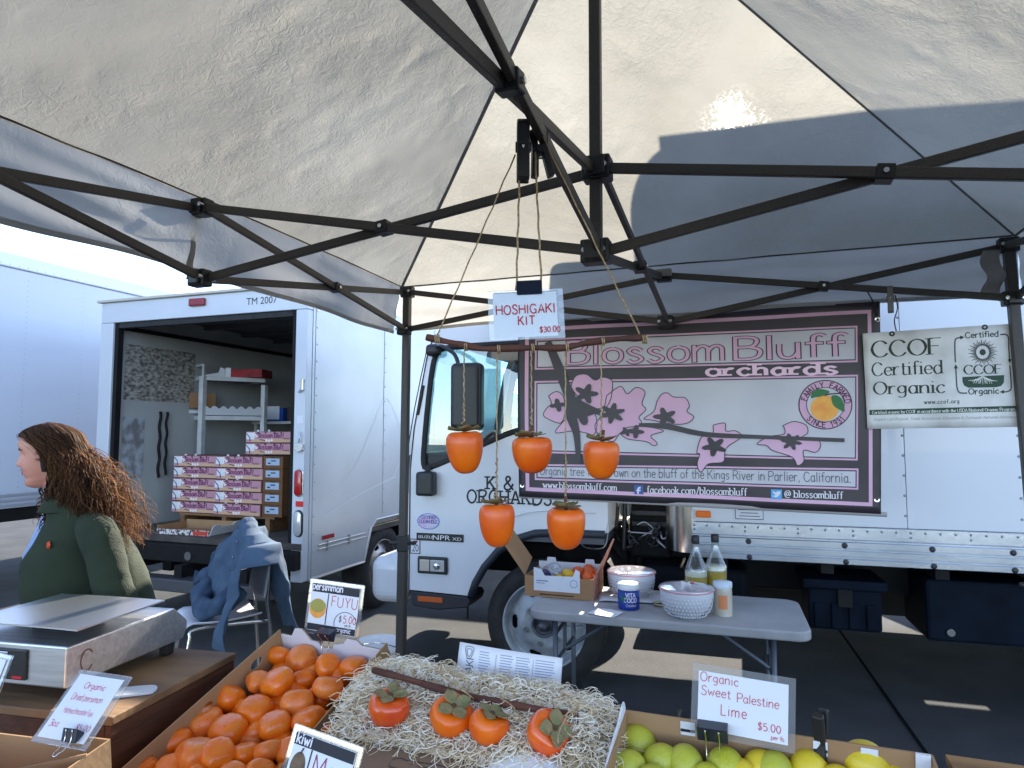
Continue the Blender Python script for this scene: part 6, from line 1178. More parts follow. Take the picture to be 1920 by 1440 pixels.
mb = MB(); c = (-.058,.080); mb.add([fs(c[0],c[1],0)]+[fs(c[0]+.031*math.cos(a), c[1]+.030*math.sin(a), 0) for a in [2*PI*k/30 for k in range(30)]], [(0, k+1, (k+1) % 30+1) for k in range(30)]); mb.build('fruit_picture', mat('picture_orange', lin(226,140,60), .6, c2=lin(238,166,70), vs=40), T); mb = MB(); mb.add([fs(c[0]+(.029+.002*math.sin(5*a))*math.cos(a), c[1]+.008+.020*math.sin(a), .0006) for a in [2*PI*k/24 for k in range(24)]], [tuple(range(24))]); mb.build('leaf_picture', mat('picture_olive', lin(158,150,70), .6), T)
binder_clip(MF @ V((.175,-.004,-.018)), .058, 'navy binder clip holding the printed persimmon sign', (Matrix.Rotation(fa, 4, 'Z') @ Matrix.Rotation(R_(10), 4, 'X')).to_euler(), (-1,), 1.25, .062)
# ---- kiwi tray and sign (mostly below the picture)
MK = tilted(DW(-.83,-.45,.945), DA, R_(8)); KT, _ = tray('kiwi_tray', 'low cardboard tray behind the kiwi sign', MK, .5, .30, .10, holes=2); riser(MK, .5, .30, .10, 'sloped wooden riser under the kiwi tray')
T = sign('kiwi_sign', 'printed kiwi price sign in a clear acrylic holder', 576, 1532, 1.36, .165, .150, DA+.03, 9, 14, .012)
rect(-.0695,.1155,.0695,.137).build('black_heading', BLUEINK, T); rect(-.0265,.014,-.0235,.115).build('divider', BLUEINK, T); tx = MB(); letters(tx, 'kiwi', .018, -.064, .1195, lambda x, y, l: fs(x, y, l+.0006), wt=.17, gap=.16); tx.build('heading_text', mat('print_white'), T, kind='stuff')
tx = MB(); letters(tx, 'Mag', .033, -.014, .077, fs, wt=.07, jit=.05, gap=.2); tx.build('red_writing', mat('plum_ink', lin(150,40,90), .6), T, kind='stuff'); mb = MB(); mb.add([fs(-.048+.017*math.cos(a), .077+.028*math.sin(a), 0) for a in [2*PI*k/24 for k in range(24)]], [tuple(range(24))]); mb.build('fruit_picture', mat('picture_brown', lin(118,96,74), .7, c2=lin(96,74,56), vs=60), T)
tx = MB(); tx.tube([fs(-.048,.103,.001), fs(-.044,.113,.001)], .0015, 4); tx.build('stalk_picture', BLUEINK, T)
# ---- straw-lined gift box
MS = tilted(DW(-.665,.01,.995), DA, R_(9)); SW, SL, SH = .645, .46, .13; Mb = MS @ Matrix.Translation((0,0,-SH))
GREYC = mat('cardboard_grey_top', lin(150,124,100), .85, c2=lin(134,110,90), vs=4, bump=.1, bs=40, contrast=.2)
SB = thing('gift_box', 'closed cardboard carton carrying the straw nest of persimmons', 'carton', Mb.translation, Mb.to_euler()); B('carton_body', CARD, SB, (0,-SL,0,SW,0,SH-.006), bevel=.002); B('carton_lid', GREYC, SB, (-.004,-SL-.004,SH-.0055,SW+.004,.004,SH), bevel=.002)
for k in range(6): B('layered_edge', CARD, SB, (SW+.006,-SL+.004,.008+.02*k,SW+.022-.002*(k % 2),-.01,.024+.02*k), bevel=.001)
riser(MS, SW, SL, SH, 'sloped wooden riser under the straw gift box')
dl = MB(); fl = lambda x, y, l: (x, y, SH+.0012+l)
q = MS.inverted() @ onplane(760, 1432, MS.translation, MS.to_3x3() @ V((0,0,1)))
for pts in ([(-.03,-.02),(-.035,.0),(-.02,.012),(.0,.008),(.008,.016),(.02,.01),(.012,-.004)], [(.02,.01),(.09,.012),(.085,.0),(.03,-.002)], [(-.03,-.02),(.08,-.03)]):
    sp = sp2(pts, 4); n = len(sp); dl.add([fl(q.x+a, q.y+b, 0) for a, b in sp]+[fl(q.x+a, q.y+b+.0022, 0) for a, b in sp], [(i, i+1, n+i+1, n+i) for i in range(n-1)])
dl.build('printed_drawing', BLUEINK, SB)
STR = mat('straw_fibre', lin(240,226,196), .75, c2=lin(214,194,156), vs=10, contrast=.2); STRB = mat('straw_base', lin(190,172,142), .9, c2=lin(140,118,90), vs=50, bump=.9, bs=120, contrast=.6)
nS = MS.to_3x3() @ V((0,0,1)); oS = MS.translation
poly = [(688,1258),(760,1243),(830,1262),(930,1282),(1040,1300),(1120,1316),(1168,1342),(1158,1390),(1150,1448),(1010,1452),(930,1436),(850,1415),(760,1398),(690,1386),(628,1372),(640,1325)]
PL3 = [onplane(px, py, oS+nS*.012, nS) for px, py in poly]; loc = [MS.inverted() @ p for p in PL3]
def inside(x, y):
    c = False; n = len(loc)
    for i in range(n):
        a, b = loc[i], loc[i-1]
        if (a.y > y) != (b.y > y) and x < (b.x-a.x)*(y-a.y)/(b.y-a.y)+a.x: c = not c
    return c
def edge_d(x, y):
    d = 9
    for i in range(len(loc)):
        a, b = loc[i], loc[i-1]; ab = V((b.x-a.x, b.y-a.y)); ap = V((x-a.x, y-a.y)); t = max(0, min(1, ap.dot(ab)/ab.length_squared)); d = min(d, (ap-ab*t).length)
    return d
STW = thing('straw_nest', 'curly pale wood straw heaped on the gift box', 'straw', MS.translation, MS.to_euler()); STW['kind'] = 'stuff'
def mound(x, y): 
    if not inside(x, y): return 0
    return min(1, edge_d(x, y)/.07)**.7*(.034+.014*noise.noise(V((x*14,y*14,2)))+.018*(y > -.09))
x0, x1 = min(p.x for p in loc), max(p.x for p in loc); y0, y1 = min(p.y for p in loc), max(p.y for p in loc)
mb = MB(); mb.grid(lambda u, v: (x0+(x1-x0)*u, y0+(y1-y0)*v, .002+mound(x0+(x1-x0)*u, y0+(y1-y0)*v)), 80, 60, lambda u, v: not inside(x0+(x1-x0)*u, y0+(y1-y0)*v)); ob = mb.build('straw_bed', STRB, STW, smooth=True, kind='stuff')
PSF = [(430,492,125,'with pink blush beside the twig end'), (815,545,131,'upright with round green calyx'), (1045,605,120,'small upright one touching its neighbour'), (1410,645,132,'tipped forward under a drooping calyx')]
pc = []
for zx, zy, hw, lab in PSF: pc.append(MS.inverted() @ onplane(600+zx*.302, 1180+zy*.302, oS+nS*.045, nS))
rn = random.Random(11); sm = MB(); sm2 = MB(); cnt = 0
while cnt < 5200:
    x, y = rn.uniform(x0, x1), rn.uniform(y0, y1)
    if not inside(x, y): continue
    if min((V((x, y))-V((p.x, p.y))).length for p in pc) < .040 and rn.random() < .93: continue
    cnt += 1; z = .004+mound(x, y)+rn.uniform(-.008,.008); a = rn.uniform(0, 2*PI); L = rn.uniform(.03,.085); k0 = rn.uniform(-85,85); n = 11; p = V((x, y, max(.003, z))); pts = []; up = rn.uniform(-.2,.5); kd = rn.uniform(-30,30)
    for i in range(n):
        pts.append(p.copy()); ds = L/n; a += (k0+kd*math.sin(i*.8))*ds; p = p+V((math.cos(a)*ds, math.sin(a)*ds, (up-.9*i/n+.25*math.sin(i*1.3+k0))*ds))
        fl_ = .002+mound(p.x, p.y); p.z = max(p.z, fl_*.8)
    (sm if cnt % 3 else sm2).tube(pts, [rn.uniform(.0006,.0011)]*n, 3)
for k in range(420):                                # long springy curls standing proud of the heap
    x, y = rn.uniform(x0, x1), rn.uniform(y0, y1)
    if not inside(x, y) or min((V((x, y))-V((p.x, p.y))).length for p in pc) < .045: continue
    z = .006+mound(x, y); a = rn.uniform(0, 6.28); n = 16; L = rn.uniform(.06,.13); cr = rn.uniform(40,110)*rn.choice((1,-1)); p = V((x, y, z)); pts = []
    for i in range(n): pts.append(p.copy()); a += cr*L/n; p = p+V((math.cos(a), math.sin(a), .55*math.cos(i*.5)))*(L/n)
    sm2.tube(pts, .0011, 4)
sm.build('straw_strands', STR, STW, kind='stuff'); sm2.build('straw_strands', mat('straw_pale', lin(244,238,224), .7), STW, kind='stuff')
def flatk(name, label, loc_, w, rot, seed, m):
    o = thing(name, label, 'persimmon', loc_, rot, 'persimmons in the straw'); ph = seed*1.3
    prof = [(0,-.80),(.22,-.79),(.5,-.72),(.76,-.52),(.93,-.22),(1,.08),(.97,.34),(.85,.56),(.62,.68),(.36,.66),(.15,.62),(0,.61)]; sp = spline([(a, b, 0) for a, b in prof], 3)
    def fn(u, v): i = v*(len(sp)-1); k = min(int(i), len(sp)-2); p = sp[k].lerp(sp[k+1], i-k); a = 2*PI*u; rr = p.x*w/2*(1+.03*math.cos(4*a+ph)+.02*math.cos(3*a+ph)); return (rr*math.cos(a), rr*math.sin(a), p.y*w/2)
    MB().grid(fn, 40, 33).build('fruit', m, o, smooth=True); calyx(o, w*.42, w/2*.735, seed, .22, mat('calyx_olive', lin(112,118,78), .8, c2=lin(150,124,88), vs=45, bump=.4, bs=120)); MB().tube([(0,0,w*.30),(0,0,w*.40)], [.007,.005], 8).build('stem', STEMM, o); return o
eS = MS.to_euler()
for k, (zx, zy, hw, lab) in enumerate(PSF):
    p = onplane(600+zx*.302, 1180+zy*.302, oS+nS*.052, nS); w_ = 2*hw*.302*p.y/FPX
    tl = [(.05,.1,0), (.35,-.1,.6), (.15,.05,1.1), (.75,.25,.4)][k]; flatk('persimmon', 'orange persimmon nested in straw, '+lab, p, w_, (eS.x+tl[0], tl[1], tl[2]), 40+k, PERSD if k in (0,3) else PERS)
# twig with cord lying across the straw
def onS(px, py, hgt): return onplane(px, py, oS+nS*hgt, nS)
pts = [onS(700, 1256, .075), onS(760, 1272, .075), onS(840, 1296, .072), onS(930, 1316, .070), onS(1010, 1330, .066), onS(1085, 1345, .060)]; K = thing('straw_twig', 'bare twig with twine lying across the straw nest', 'stick', pts[0]); P0 = pts[0]
MB().tube(spline([p-P0 for p in pts], 4), [.0085+.0013*math.sin(i*1.1) for i in range(21)], 10).build('twig', BARK, K, smooth=True); rn = random.Random(4)
for k in range(6):
    b = pts[k].lerp(pts[min(k+1,5)], .4)-P0; l = [b+V((0,0,.009))]
    for i in range(7): l.append(l[-1]+V((rn.uniform(-.03,.035), rn.uniform(-.03,.012), (.016 if i < 3 else -.017)+rn.uniform(-.004,.004))))
    MB().tube(spline(l, 4), .0015, 5).build('twine_loop', TWINE, K, smooth=True)
# instruction leaflet standing at the back
p = at(948, 1300, 1.80); T = thing('leaflet', 'printed instruction leaflet standing behind the straw nest', 'leaflet', p, (Matrix.Rotation(DA+.10, 4, 'Z') @ Matrix.Rotation(R_(1.5), 4, 'Y') @ Matrix.Rotation(R_(-14), 4, 'X')).to_euler()); lw, lh = .285, .112
def lf(u, v, l=0): x = -lw/2+lw*u; return (x, -.018*math.sin(PI*u*1.1)+.01*v-l, -.05+(lh+.05)*v-.012*u*v)
MB().grid(lambda u, v: lf(u, v), 16, 6).build('sheet', PAPER, T, smooth=True, solid=.0006); tx = MB(); rn = random.Random(6)
for c0, c1 in ((.22,.34),(.43,.56),(.58,.72),(.76,.94)):
    for r in range(15):
        v = .90-.042*r; e = c1-rn.uniform(0,.03)
        tx.add([lf(c0+(e-c0)*i/4, v, .0012) for i in range(5)]+[lf(c0+(e-c0)*i/4, v+.014, .0012) for i in range(5)], [(i, i+1, i+6, i+5) for i in range(4)])
tx.build('text_lines', mat('print_fine', lin(150,154,176), .7), T, kind='stuff'); tx = MB()
letters(tx, 'HOSHIGAKI', .020, 0, 0, lambda x, y, l: lf(.165-y/lw, .02+x/(lh+.05), .0014+l), wt=.10)
for s in (1, .6): tx.tube([lf(.115+.045*s*math.cos(a), .86+.10*s*math.sin(a+.6*math.cos(a)), .0016) for a in [2*PI*k/24 for k in range(24)]], .0007, 4, closed=True)
for c in (.39, .74): tx.tube([lf(c, .15+.75*i/5, .0014) for i in range(6)], .0004, 4)
tx.build('heading_and_drawing', mat('print_ink', lin(70,72,90), .7), T, kind='stuff')
p = onS(985, 1446, .002); tag(MB().grid(lambda u, v: ((u-.5)*.16, (v-.5)*.09, .004+.016*math.sin(PI*u)*v), 8, 4).build('curled_leaflet', PAPER, None, smooth=True, solid=.0006, loc=p+V((0,-.02,.006)), rot=eS), 'curled printed leaflet lying in front of the straw', 'leaflet')
# ---- lime box
ML = tilted(DW(.012,0,1.05), DA, R_(9)); LW, LL, LH = .60, .42, .125
LB, MLb = tray('lime_box', 'open cardboard box of green and yellow limes', ML, LW, LL, LH, None, holes=2); riser(ML, LW, LL, LH, 'sloped wooden riser under the lime box')
for k, (u, r) in enumerate(((.135,.016),(.40,.014),(.49,.016))):                     # paper tucked into the hand slots
    B('slot_paper', WHITECARD, LB, (u-r,-.006,LH-.035,u+r,-.0025,LH-.004), bevel=.004); B('slot_bar', BLUEINK, LB, (u-r*.95,-.0072,LH-.026,u+r*.95,-.0062,LH-.020))
wallplate(Matrix.Translation((-.004,0,0)) @ Matrix.Rotation(-PI/2, 4, 'Z'), [(0,0),(.40,0),(.40,.10),(.06,.14),(.03,.15),(.01,.15),(0,.13)], [], WHITECARD, LB, 'white_liner')
B('corner_fold', WHITECARD, LB, (LW-.03,-.012,.02,LW-.004,-.006,LH+.004))
B('padding_sheet', CARDIN, LB, (.006,-LL+.006,.005,LW-.006,-.008,.028)); nL = MLb.to_3x3() @ V((0,0,1)); oL = MLb.translation
LIME = [mat('lime_green', lin(170,178,56), .38, c2=lin(196,192,66), vs=12, contrast=.2, bump=.12, bs=260, coat=.1), mat('lime_yellow', lin(228,200,48), .38, c2=lin(216,190,44), vs=12, contrast=.2, bump=.12, bs=260, coat=.1), mat('lime_mixed', lin(210,196,48), .38, c2=lin(150,168,48), vs=16, contrast=.3, bump=.12, bs=260, coat=.1)]
LP = [(180,462,77,0),(140,575,74,0),(285,548,74,0),(395,560,80,0),(575,570,80,2),(735,575,72,1),(795,590,82,0),(950,585,82,1),(1205,555,92,1),(650,600,60,1),(490,620,60,2),(1080,640,70,1),(1340,640,70,1),(60,650,70,0),(240,640,70,0)]
def lime_mesh(m, s):
    mb = MB(); mb.grid(lambda u, v: ((1+.02*math.cos(3*2*PI*u+s))*math.sin(PI*v)*math.cos(2*PI*u), (1+.02*math.cos(3*2*PI*u+s))*math.sin(PI*v)*math.sin(2*PI*u), -1.08*math.cos(PI*v)*(1+.06*max(0, math.cos(PI*v*1.0))**10+.05*max(0, -math.cos(PI*v))**14)), 28, 20); o = mb.build('tmp', m, None, smooth=True); me = o.data; bpy.data.objects.remove(o); return me
LMS = [lime_mesh(m, i) for i, m in enumerate(LIME)]
for k, (zx, zy, hw, c) in enumerate(LP):
    px, py, r = 1120+zx*.41667, 1200+zy*.41667, hw*.41667; p = onplane(px, py, oL+nL*(.060 if k != 8 else .075), nL); rad = r*p.y/FPX
    o = wrap('lime', LMS[c]); o.location = p; o.scale = (rad,)*3; rn = random.Random(k+50); o.rotation_euler = (rn.uniform(.6,2.2), rn.uniform(-.8,.8), rn.uniform(0,6)); tag(o, ['green lime in the cardboard lime box', 'ripe yellow lime in the cardboard lime box', 'half green half yellow lime in the lime box'][c], 'lime', 'limes in the cardboard box')
T = sign('lime_sign', 'laminated handwritten lime price card clipped to the lime box', 1390, 1394, 1.448, .208, .146, DA, 2.5, 6, .014, acrylic=False)
tx = MB(); jt = dict(wt=.075, jit=.05)
letters(tx, 'Organic', .0185, -.086, .112, fs2, gap=.16, **jt); letters(tx, 'Sweet', .0190, -.083, .084, fs2, gap=.15, **jt); letters(tx, 'Palestine', .0180, -.010, .081, fs2, gap=.12, **jt); letters(tx, 'Lime', .0205, -.042, .050, fs2, gap=.2, **jt); letters(tx, '$5.00', .0150, .032, .034, fs2, gap=.15, wt=.10, jit=.05); letters(tx, 'per lb', .0085, .058, .020, fs2, wt=.10, jit=.05); tx.build('red_writing', REDINK, T, kind='stuff')
binder_clip(ML @ V((.190,-.040,-.018)), .062, 'navy binder clip holding the lime price card', (Matrix.Rotation(DA, 4, 'Z') @ Matrix.Rotation(R_(6), 4, 'X')).to_euler(), (-1,), 1.5, .066)
T = spring_clamp(ML @ V((.405,.004,-.06)), 'upright black spring clamp gripping the rim of the lime box', (0, R_(178), DA+1.2), .85)
# ---- wooden crate beside the limes
CR = thing('wooden_crate', 'rough wooden slat crate beside the lime box', 'crate', DW(.665,-.30,.6605), DA)
for z in (.02,.13,.24): B('slat', WOOD, CR, (0,.402,z,.55,.414,z+.09)); B('slat', WOOD, CR, (0,-.014,z,.55,-.002,z+.09)); 
for x in (0,.53): [B('slat', WOOD, CR, (x,-.001,z,x+.018,.401,z+.09)) for z in (.02,.13,.24)]
B('top_board', mat('crate_top', lin(168,128,80), .7, c2=lin(120,84,50), vs=6, bump=.3, bs=20, stretch=(.3,3,3)), CR, (-.006,-.02,.332,.556,.42,.346)); B('base', WOOD, CR, (.0,-.001,.002,.55,.401,.015))
# ================================================================ wooden stand with the scale
NR = V((-.984,1.694,0)); WA = R_(-12.4); ST = thing('wooden_stand', 'worn wooden box stand with plywood top carrying the scale', 'stand', NR, WA)
B('top_board', PLYTOP, ST, (-.66,0,.958,0,.495,.98), bevel=.003); DKW = mat('dark_plank', lin(96,58,36), .75, c2=lin(60,34,22), vs=8, bump=.35, bs=20, stretch=(3,.3,4), contrast=.1)
for k in range(7):
    z1 = .956-.136*k; z0 = max(.004, z1-.134)
    B('side_plank', DKW, ST, (-.022,.003,z0,-.004,.492,z1), bevel=.002); B('front_plank', DKW, ST, (-.656,.004,z0,-.024,.020,z1), bevel=.002); B('side_plank', DKW, ST, (-.656,.021,z0,-.638,.492,z1), bevel=.002)
SC = thing('price_scale', 'stainless bench scale with display window and letter C on its side', 'scale', NR+V((math.cos(WA)*-.36-math.sin(WA)*.262, math.sin(WA)*-.36+math.cos(WA)*.262, .981)), WA); SC.scale = (1.11,1.11,1.11)
SS = mat('brushed_steel', (.76,.77,.79), .38, 1., c2=(.62,.63,.65), vs=30, bump=.08, bs=14, stretch=(.15,3,3)); SST = mat('steel_platter', (.86,.88,.91), .3, 1., bump=.05, bs=4)
mb = MB(); pr = [(-.205,.035),(-.205,.130),(.150,.130),(.205,.085),(.205,.060),(.19,.035)]; n = len(pr); mb.add([(-.165,y,z) for y, z in pr]+[(.165,y,z) for y, z in pr], [tuple(range(n-1,-1,-1)), tuple(range(n,2*n))]+[(i, (i+1) % n, (i+1) % n+n, i+n) for i in range(n)]); mb.build('scale_body', SS, SC, bevel=.004)
MB().grid(lambda u, v: (-.172+.344*u, -.185+.285*v, .163+.002*math.sin(PI*u)), 4, 4).build('platter', SST, SC, solid=.004); B('platter_post', CHASSIS, SC, (-.05,-.10,.131,.05,.03,.159))
for x in (-.15,.125):
    for y in (-.16,.14): B('foot', BLACK, SC, (x,y,0,x+.028,y+.03,.0345), bevel=.004)
dp = B('display_panel', BLACK, SC, (-.15,-.212,.048,.058,-.2055,.118), bevel=.003); B('display_bezel', WIRE, dp, (-.115,-.2145,.058,.008,-.2123,.112), bevel=.008); B('display_window', mat('lcd', lin(120,116,88), .2, c2=lin(150,146,118), vs=20, coat=.5), dp, (-.110,-.2165,.063,.003,-.2147,.107), bevel=.004); B('red_label', REDINK, dp, (.022,-.2135,.052,.05,-.2122,.058))
tx = MB(); letters(tx, 'C', .05, 0, 0, lambda x, y, l: (.1665+l, -.165+x, .058+y), wt=.07); tx.build('marker_letter', mat('marker_brown', lin(70,26,20), .6), SC)
p = atz(250, 1299, .98); o = tag(MB().prism(sp2([(-.05,-.026),(.035,-.026),(.05,-.015),(.05,.012),(.03,.028),(-.04,.028),(-.05,.018)], 4, True), 0, .006, Matrix.Rotation(-PI/2, 4, 'X')).build('plastic_lid', mat('lid_bluewhite', lin(206,212,220), .4), None, bevel=.001), 'small flat white plastic lid on the wooden stand', 'lid'); o.location = V((p.x, p.y, .987)); o.rotation_euler = (0,0,WA+.5); o.scale = (1.1,1.1,1)
# ---- cartons, bag and sign in front of the stand
BR = V((-.853,1.464,1.03)); MA_ = tilted(BR+V((math.cos(WA),math.sin(WA),0))*-.50, WA, R_(6)); CB_, MCb = tray('brown_tray', 'open brown cardboard tray with folded flaps in front of the wooden stand', MA_, .50, .32, .13, [(0,0),(.5,0),(.5,.13),(.32,.13),(.30,.115),(.20,.115),(.18,.14),(.06,.15),(0,.14)], holes=1)
for k, (a, b, c) in enumerate((((.02,-.31),(.49,-.06),.10), ((.10,-.315),(.495,-.15),.125))):
    mb = MB(); mb.add([(a[0],a[1],.005),(b[0],b[1],.005),(b[0]+.012,b[1],c+.035),(a[0]-.01,a[1],c-.01)], [(0,1,2,3)]); mb.build('divider_flap', CARD, CB_, solid=.004)
FR_ = thing('low_crate', 'plank crate stand under the brown tray', 'crate', V((MCb.translation.x, MCb.translation.y, 0)), WA); zt = MCb.translation.z-.045
for k in range(5): B('plank', DKW, FR_, (.01,-.30,.01+zt*.2*k,.49,-.285,zt*.2*(k+1)-.004)); B('plank', DKW, FR_, (.01,-.02,.01+zt*.2*k,.49,-.006,zt*.2*(k+1)-.004))
for x in (.012,.47): B('side_board', DKW, FR_, (x,-.284,.004,x+.018,-.021,zt-.005))
B('top', DKW, FR_, (.0,-.31,zt-.003,.5,.0,zt+.006))
T = sign('dried_persimmon_sign', 'handwritten dried persimmon price card in a clear stand', 108, 1400, 1.435, .140, .158, WA-.02, 2, 46, .011)
tx = MB(); jt = dict(wt=.08, jit=.06); rd = mat('pink_ink', lin(206,40,84), .6)
letters(tx, 'Organic', .0135, .0, .118, fs, 'c', **jt); letters(tx, 'Dried persimon', .0135, .0, .092, fs, 'c', gap=.08, wide=.78, **jt); letters(tx, 'Hachiya/chocolate Fuyu', .0118, .0, .064, fs, 'c', gap=.05, wide=.55, **jt); letters(tx, '3oz', .013, -.050, .034, fs, **jt); letters(tx, '$5.00', .012, .018, .034, fs, **jt); tx.build('red_writing', rd, T, kind='stuff')
binder_clip(at(128, 1392, 1.425), .035, 'black binder clip at the foot of the dried persimmon card', (R_(-38),0,WA), (-1,), .9, .03)
T = sign('edge_sign', 'clear acrylic sign holder standing beside the scale display', -68, 1372, 1.46, .11, .16, WA-.1, 4, 18, .010)
bagm = glassmat('bag_film', (.93,.92,.96), .12, .16, (.72,.68,.80), .12)
BG = thing('fruit_bag', 'clear plastic bag of dark purple dried fruit in the brown tray', 'bag', MCb @ V((.10,-.17,.006)), WA); mb = MB(); mb.grid(lambda u, v: (.085*math.sin(PI*v)**.7*math.cos(2*PI*u)*(1+.25*noise.noise(V((u*6,v*5,1)))), .075*math.sin(PI*v)**.7*math.sin(2*PI*u)*(1+.25*noise.noise(V((u*6+4,v*5,1)))), .165*v*(1+.15*noise.noise(V((u*7,v*3,5))))), 40, 24); mb.build('film', bagm, BG, smooth=True)
rn = random.Random(3); mb = MB()
for k in range(60): c = V((rn.uniform(-.05,.05), rn.uniform(-.045,.045), rn.uniform(.02,.075))); mb.lathe([(0,-.010),(.012,-.006),(.014,.0),(.011,.007),(0,.010)], 7, Matrix.Translation(c) @ Matrix.Rotation(rn.uniform(0,3), 4, (1,.4,.2)))
mb.build('dried_fruit', mat('dried_purple', lin(70,40,80), .5, c2=lin(110,80,120), vs=30), BG, kind='stuff', smooth=True)
# ================================================================ woman in a green jacket
def woman():
    f = V((-.64,-.77,0)).normalized(); l = V((.77,-.64,0)).normalized(); base = V((-1.53, 2.52, 0))
    T = thing('person', 'woman with long curly brown hair in a dark green jacket looking down behind the scale', 'person', base, 0)
    SKIN = mat('skin', lin(206,150,128), .5, c2=lin(196,132,112), vs=9, sss=.15, contrast=.1); GJ = mat('jacket_green', lin(42,54,33), .9, c2=lin(28,38,23), vs=6, bump=.4, bs=220, contrast=.2); TRS = mat('trousers', (.03,.035,.05), .9); SHT = mat('shirt_blue', lin(150,170,205), .85, c2=lin(130,150,190), vs=8); KN = mat('shirt_green', lin(26,84,58), .9)
    Lc = lambda p: V(p)-base
    def loft(mb, rings, n=28, cap=True, ang=None, ax=None):
        """rings: (centre, half front-back, half width) with axes f, l"""
        vs, fs = [], []; a0, a1 = ang or (0, 2*PI); m = n if ang is None else n+1
        for c, a, b in rings:
            for k in range(m): t = a0+(a1-a0)*k/n; ct, s_ = math.cos(t), math.sin(t); q = abs(ct)**.9*(1 if ct > 0 else -1), abs(s_)**.9*(1 if s_ > 0 else -1); vs.append(V(c)+f*(q[0]*a)+l*(q[1]*b))
        for i in range(len(rings)-1):
            for k in range(n): k2 = (k+1) % m; fs.append((i*m+k, i*m+k2, (i+1)*m+k2, (i+1)*m+k))
        if cap and ang is None: fs += [tuple(range(m-1,-1,-1)), tuple((len(rings)-1)*m+k for k in range(m))]
        mb.add(vs, fs)
    # spine: hips -> chest leaning forward
    hips = Lc((-1.54,2.52,.90)); waist = Lc((-1.565,2.50,1.06)); chest = Lc((-1.585,2.47,1.24)); shl = Lc((-1.575,2.45,1.365)); nb = Lc((-1.60,2.43,1.425)); 
    hd = Lc((-1.66,2.425,1.485))           # chin-level head origin
    sh = {1: shl+l*.165, -1: shl-l*.165}; el = {1: Lc((-1.325,2.28,1.10)), -1: Lc((-1.70,2.68,1.10))}; wr = {1: Lc((-1.50,2.27,.985)), -1: Lc((-1.86,2.60,.985))}
    body = MB()
    loft(body, [(hips-V((0,0,.06)),.10,.15),(hips,.115,.165),(waist,.09,.13),(chest,.11,.15),(shl-V((0,0,.03)),.095,.165),(shl+V((0,0,.02)),.07,.12),(nb,.05,.055)])
    body.tube([nb-V((0,0,.05)), nb, hd+V((.03,0,.02)), hd+V((.02,0,.09))], [.055,.050,.050,.050], 18)
    for s in (1,-1):
        body.tube([sh[s], sh[s].lerp(el[s],.5), el[s], el[s].lerp(wr[s],.4), wr[s]], [.052,.045,.038,.036,.026], 14)
        hv = (wr[s]-el[s]).normalized(); up = V((0,0,1)); sd = hv.cross(up).normalized()
        body.tube([wr[s], wr[s]+hv*.03, wr[s]+hv*.075, wr[s]+hv*.09], [.024,.032,.034,.026], 12)
        for k, (o, L) in enumerate(((-.028,.060),(-.010,.072),(.010,.068),(.028,.052))): p = wr[s]+hv*.078+sd*o; body.tube([p, p+hv*L*.45, p+hv*L*.8-up*.012, p+hv*L-up*.026], [.0095,.009,.0085,.007], 8)
        p = wr[s]+hv*.03+sd*(-.028*s); body.tube([p, p+hv*.03+sd*(-.022*s), p+hv*.06+sd*(-.030*s)-up*.01], [.012,.010,.008], 8)
        hp = hips+l*(.09*s); kn = hp+V((0,0,-.42))+f*.02; an = V((hp.x, hp.y, .08)); body.tube([hp-V((0,0,.02)), hp.lerp(kn,.5), kn, kn.lerp(an,.4), an], [.085,.075,.055,.052,.035], 16)
        body.tube([an+V((0,0,.0))-f*.05, an-V((0,0,.04))+f*.05, an-V((0,0,.05))+f*.15], [.035,.035,.025], 10)
    # head: rings from chin to crown; looks along F
    F = V((-.93,-.37,0)).normalized(); F = (F+V((0,0,-.10))).normalized(); Ls = F.cross(V((0,0,1))).normalized()*-1; U = Ls.cross(F).normalized(); U = U if U.z > 0 else -U
    fr = [(0,.050),(.006,.070),(.014,.080),(.026,.080),(.038,.0745),(.048,.080),(.056,.0835),(.063,.080),(.069,.0855),(.076,.0845),(.086,.083),(.10,.081),(.12,.0785),(.135,.083),(.150,.090),(.165,.0915),(.185,.085),(.205,.064),(.218,.036),(.225,.004)]
    bkp = [(0,-.01),(.03,-.04),(.06,-.07),(.10,-.092),(.14,-.098),(.175,-.090),(.20,-.066),(.218,-.034),(.225,-.004)]; wdp = [(0,.022),(.012,.036),(.03,.048),(.06,.058),(.09,.064),(.12,.0675),(.15,.070),(.18,.064),(.205,.044),(.218,.026),(.225,.004)]
    def ip(tab, z):
        for (a, b), (c, d) in zip(tab, tab[1:]):
            if a <= z <= c: return b+(d-b)*(z-a)/(c-a)
        return tab[-1][1]
    def hp3(z, ph, k=1.):
        a = ip(fr, z) if math.cos(ph) > 0 else -ip(bkp, z); w_ = ip(wdp, z); x = a*math.cos(ph)*(1+0*z); y = w_*math.sin(ph)
        if math.cos(ph) > 0: x = a*abs(math.cos(ph))**.72
        p_ = abs((ph+PI) % (2*PI)-PI)
        if .076 < z < .145:                                        # nose
            t = (z-.076)/.069; hgt = .027*(1-t)**.8*min(1, t/.16); x += hgt*math.exp(-(p_/.17)**2)
        x -= .010*math.exp(-((z-.122)/.011)**2)*math.exp(-((p_-.42)/.20)**2)  # eye socket
        x += .005*math.exp(-((z-.085)/.022)**2)*math.exp(-((p_-.65)/.25)**2)  # cheek
        return hd+F*x*k+Ls*y*k+U*z
    N, Mh = 72, 60; hm = MB(); hm.grid(lambda u, v: hp3(.225*v, 2*PI*u), N, Mh); body.v += hm.v if False else []
    o = len(body.v); body.add(hm.v, hm.f); body.add([hp3(0, 2*PI*k/N) for k in range(N)], [tuple(range(N-1,-1,-1))])
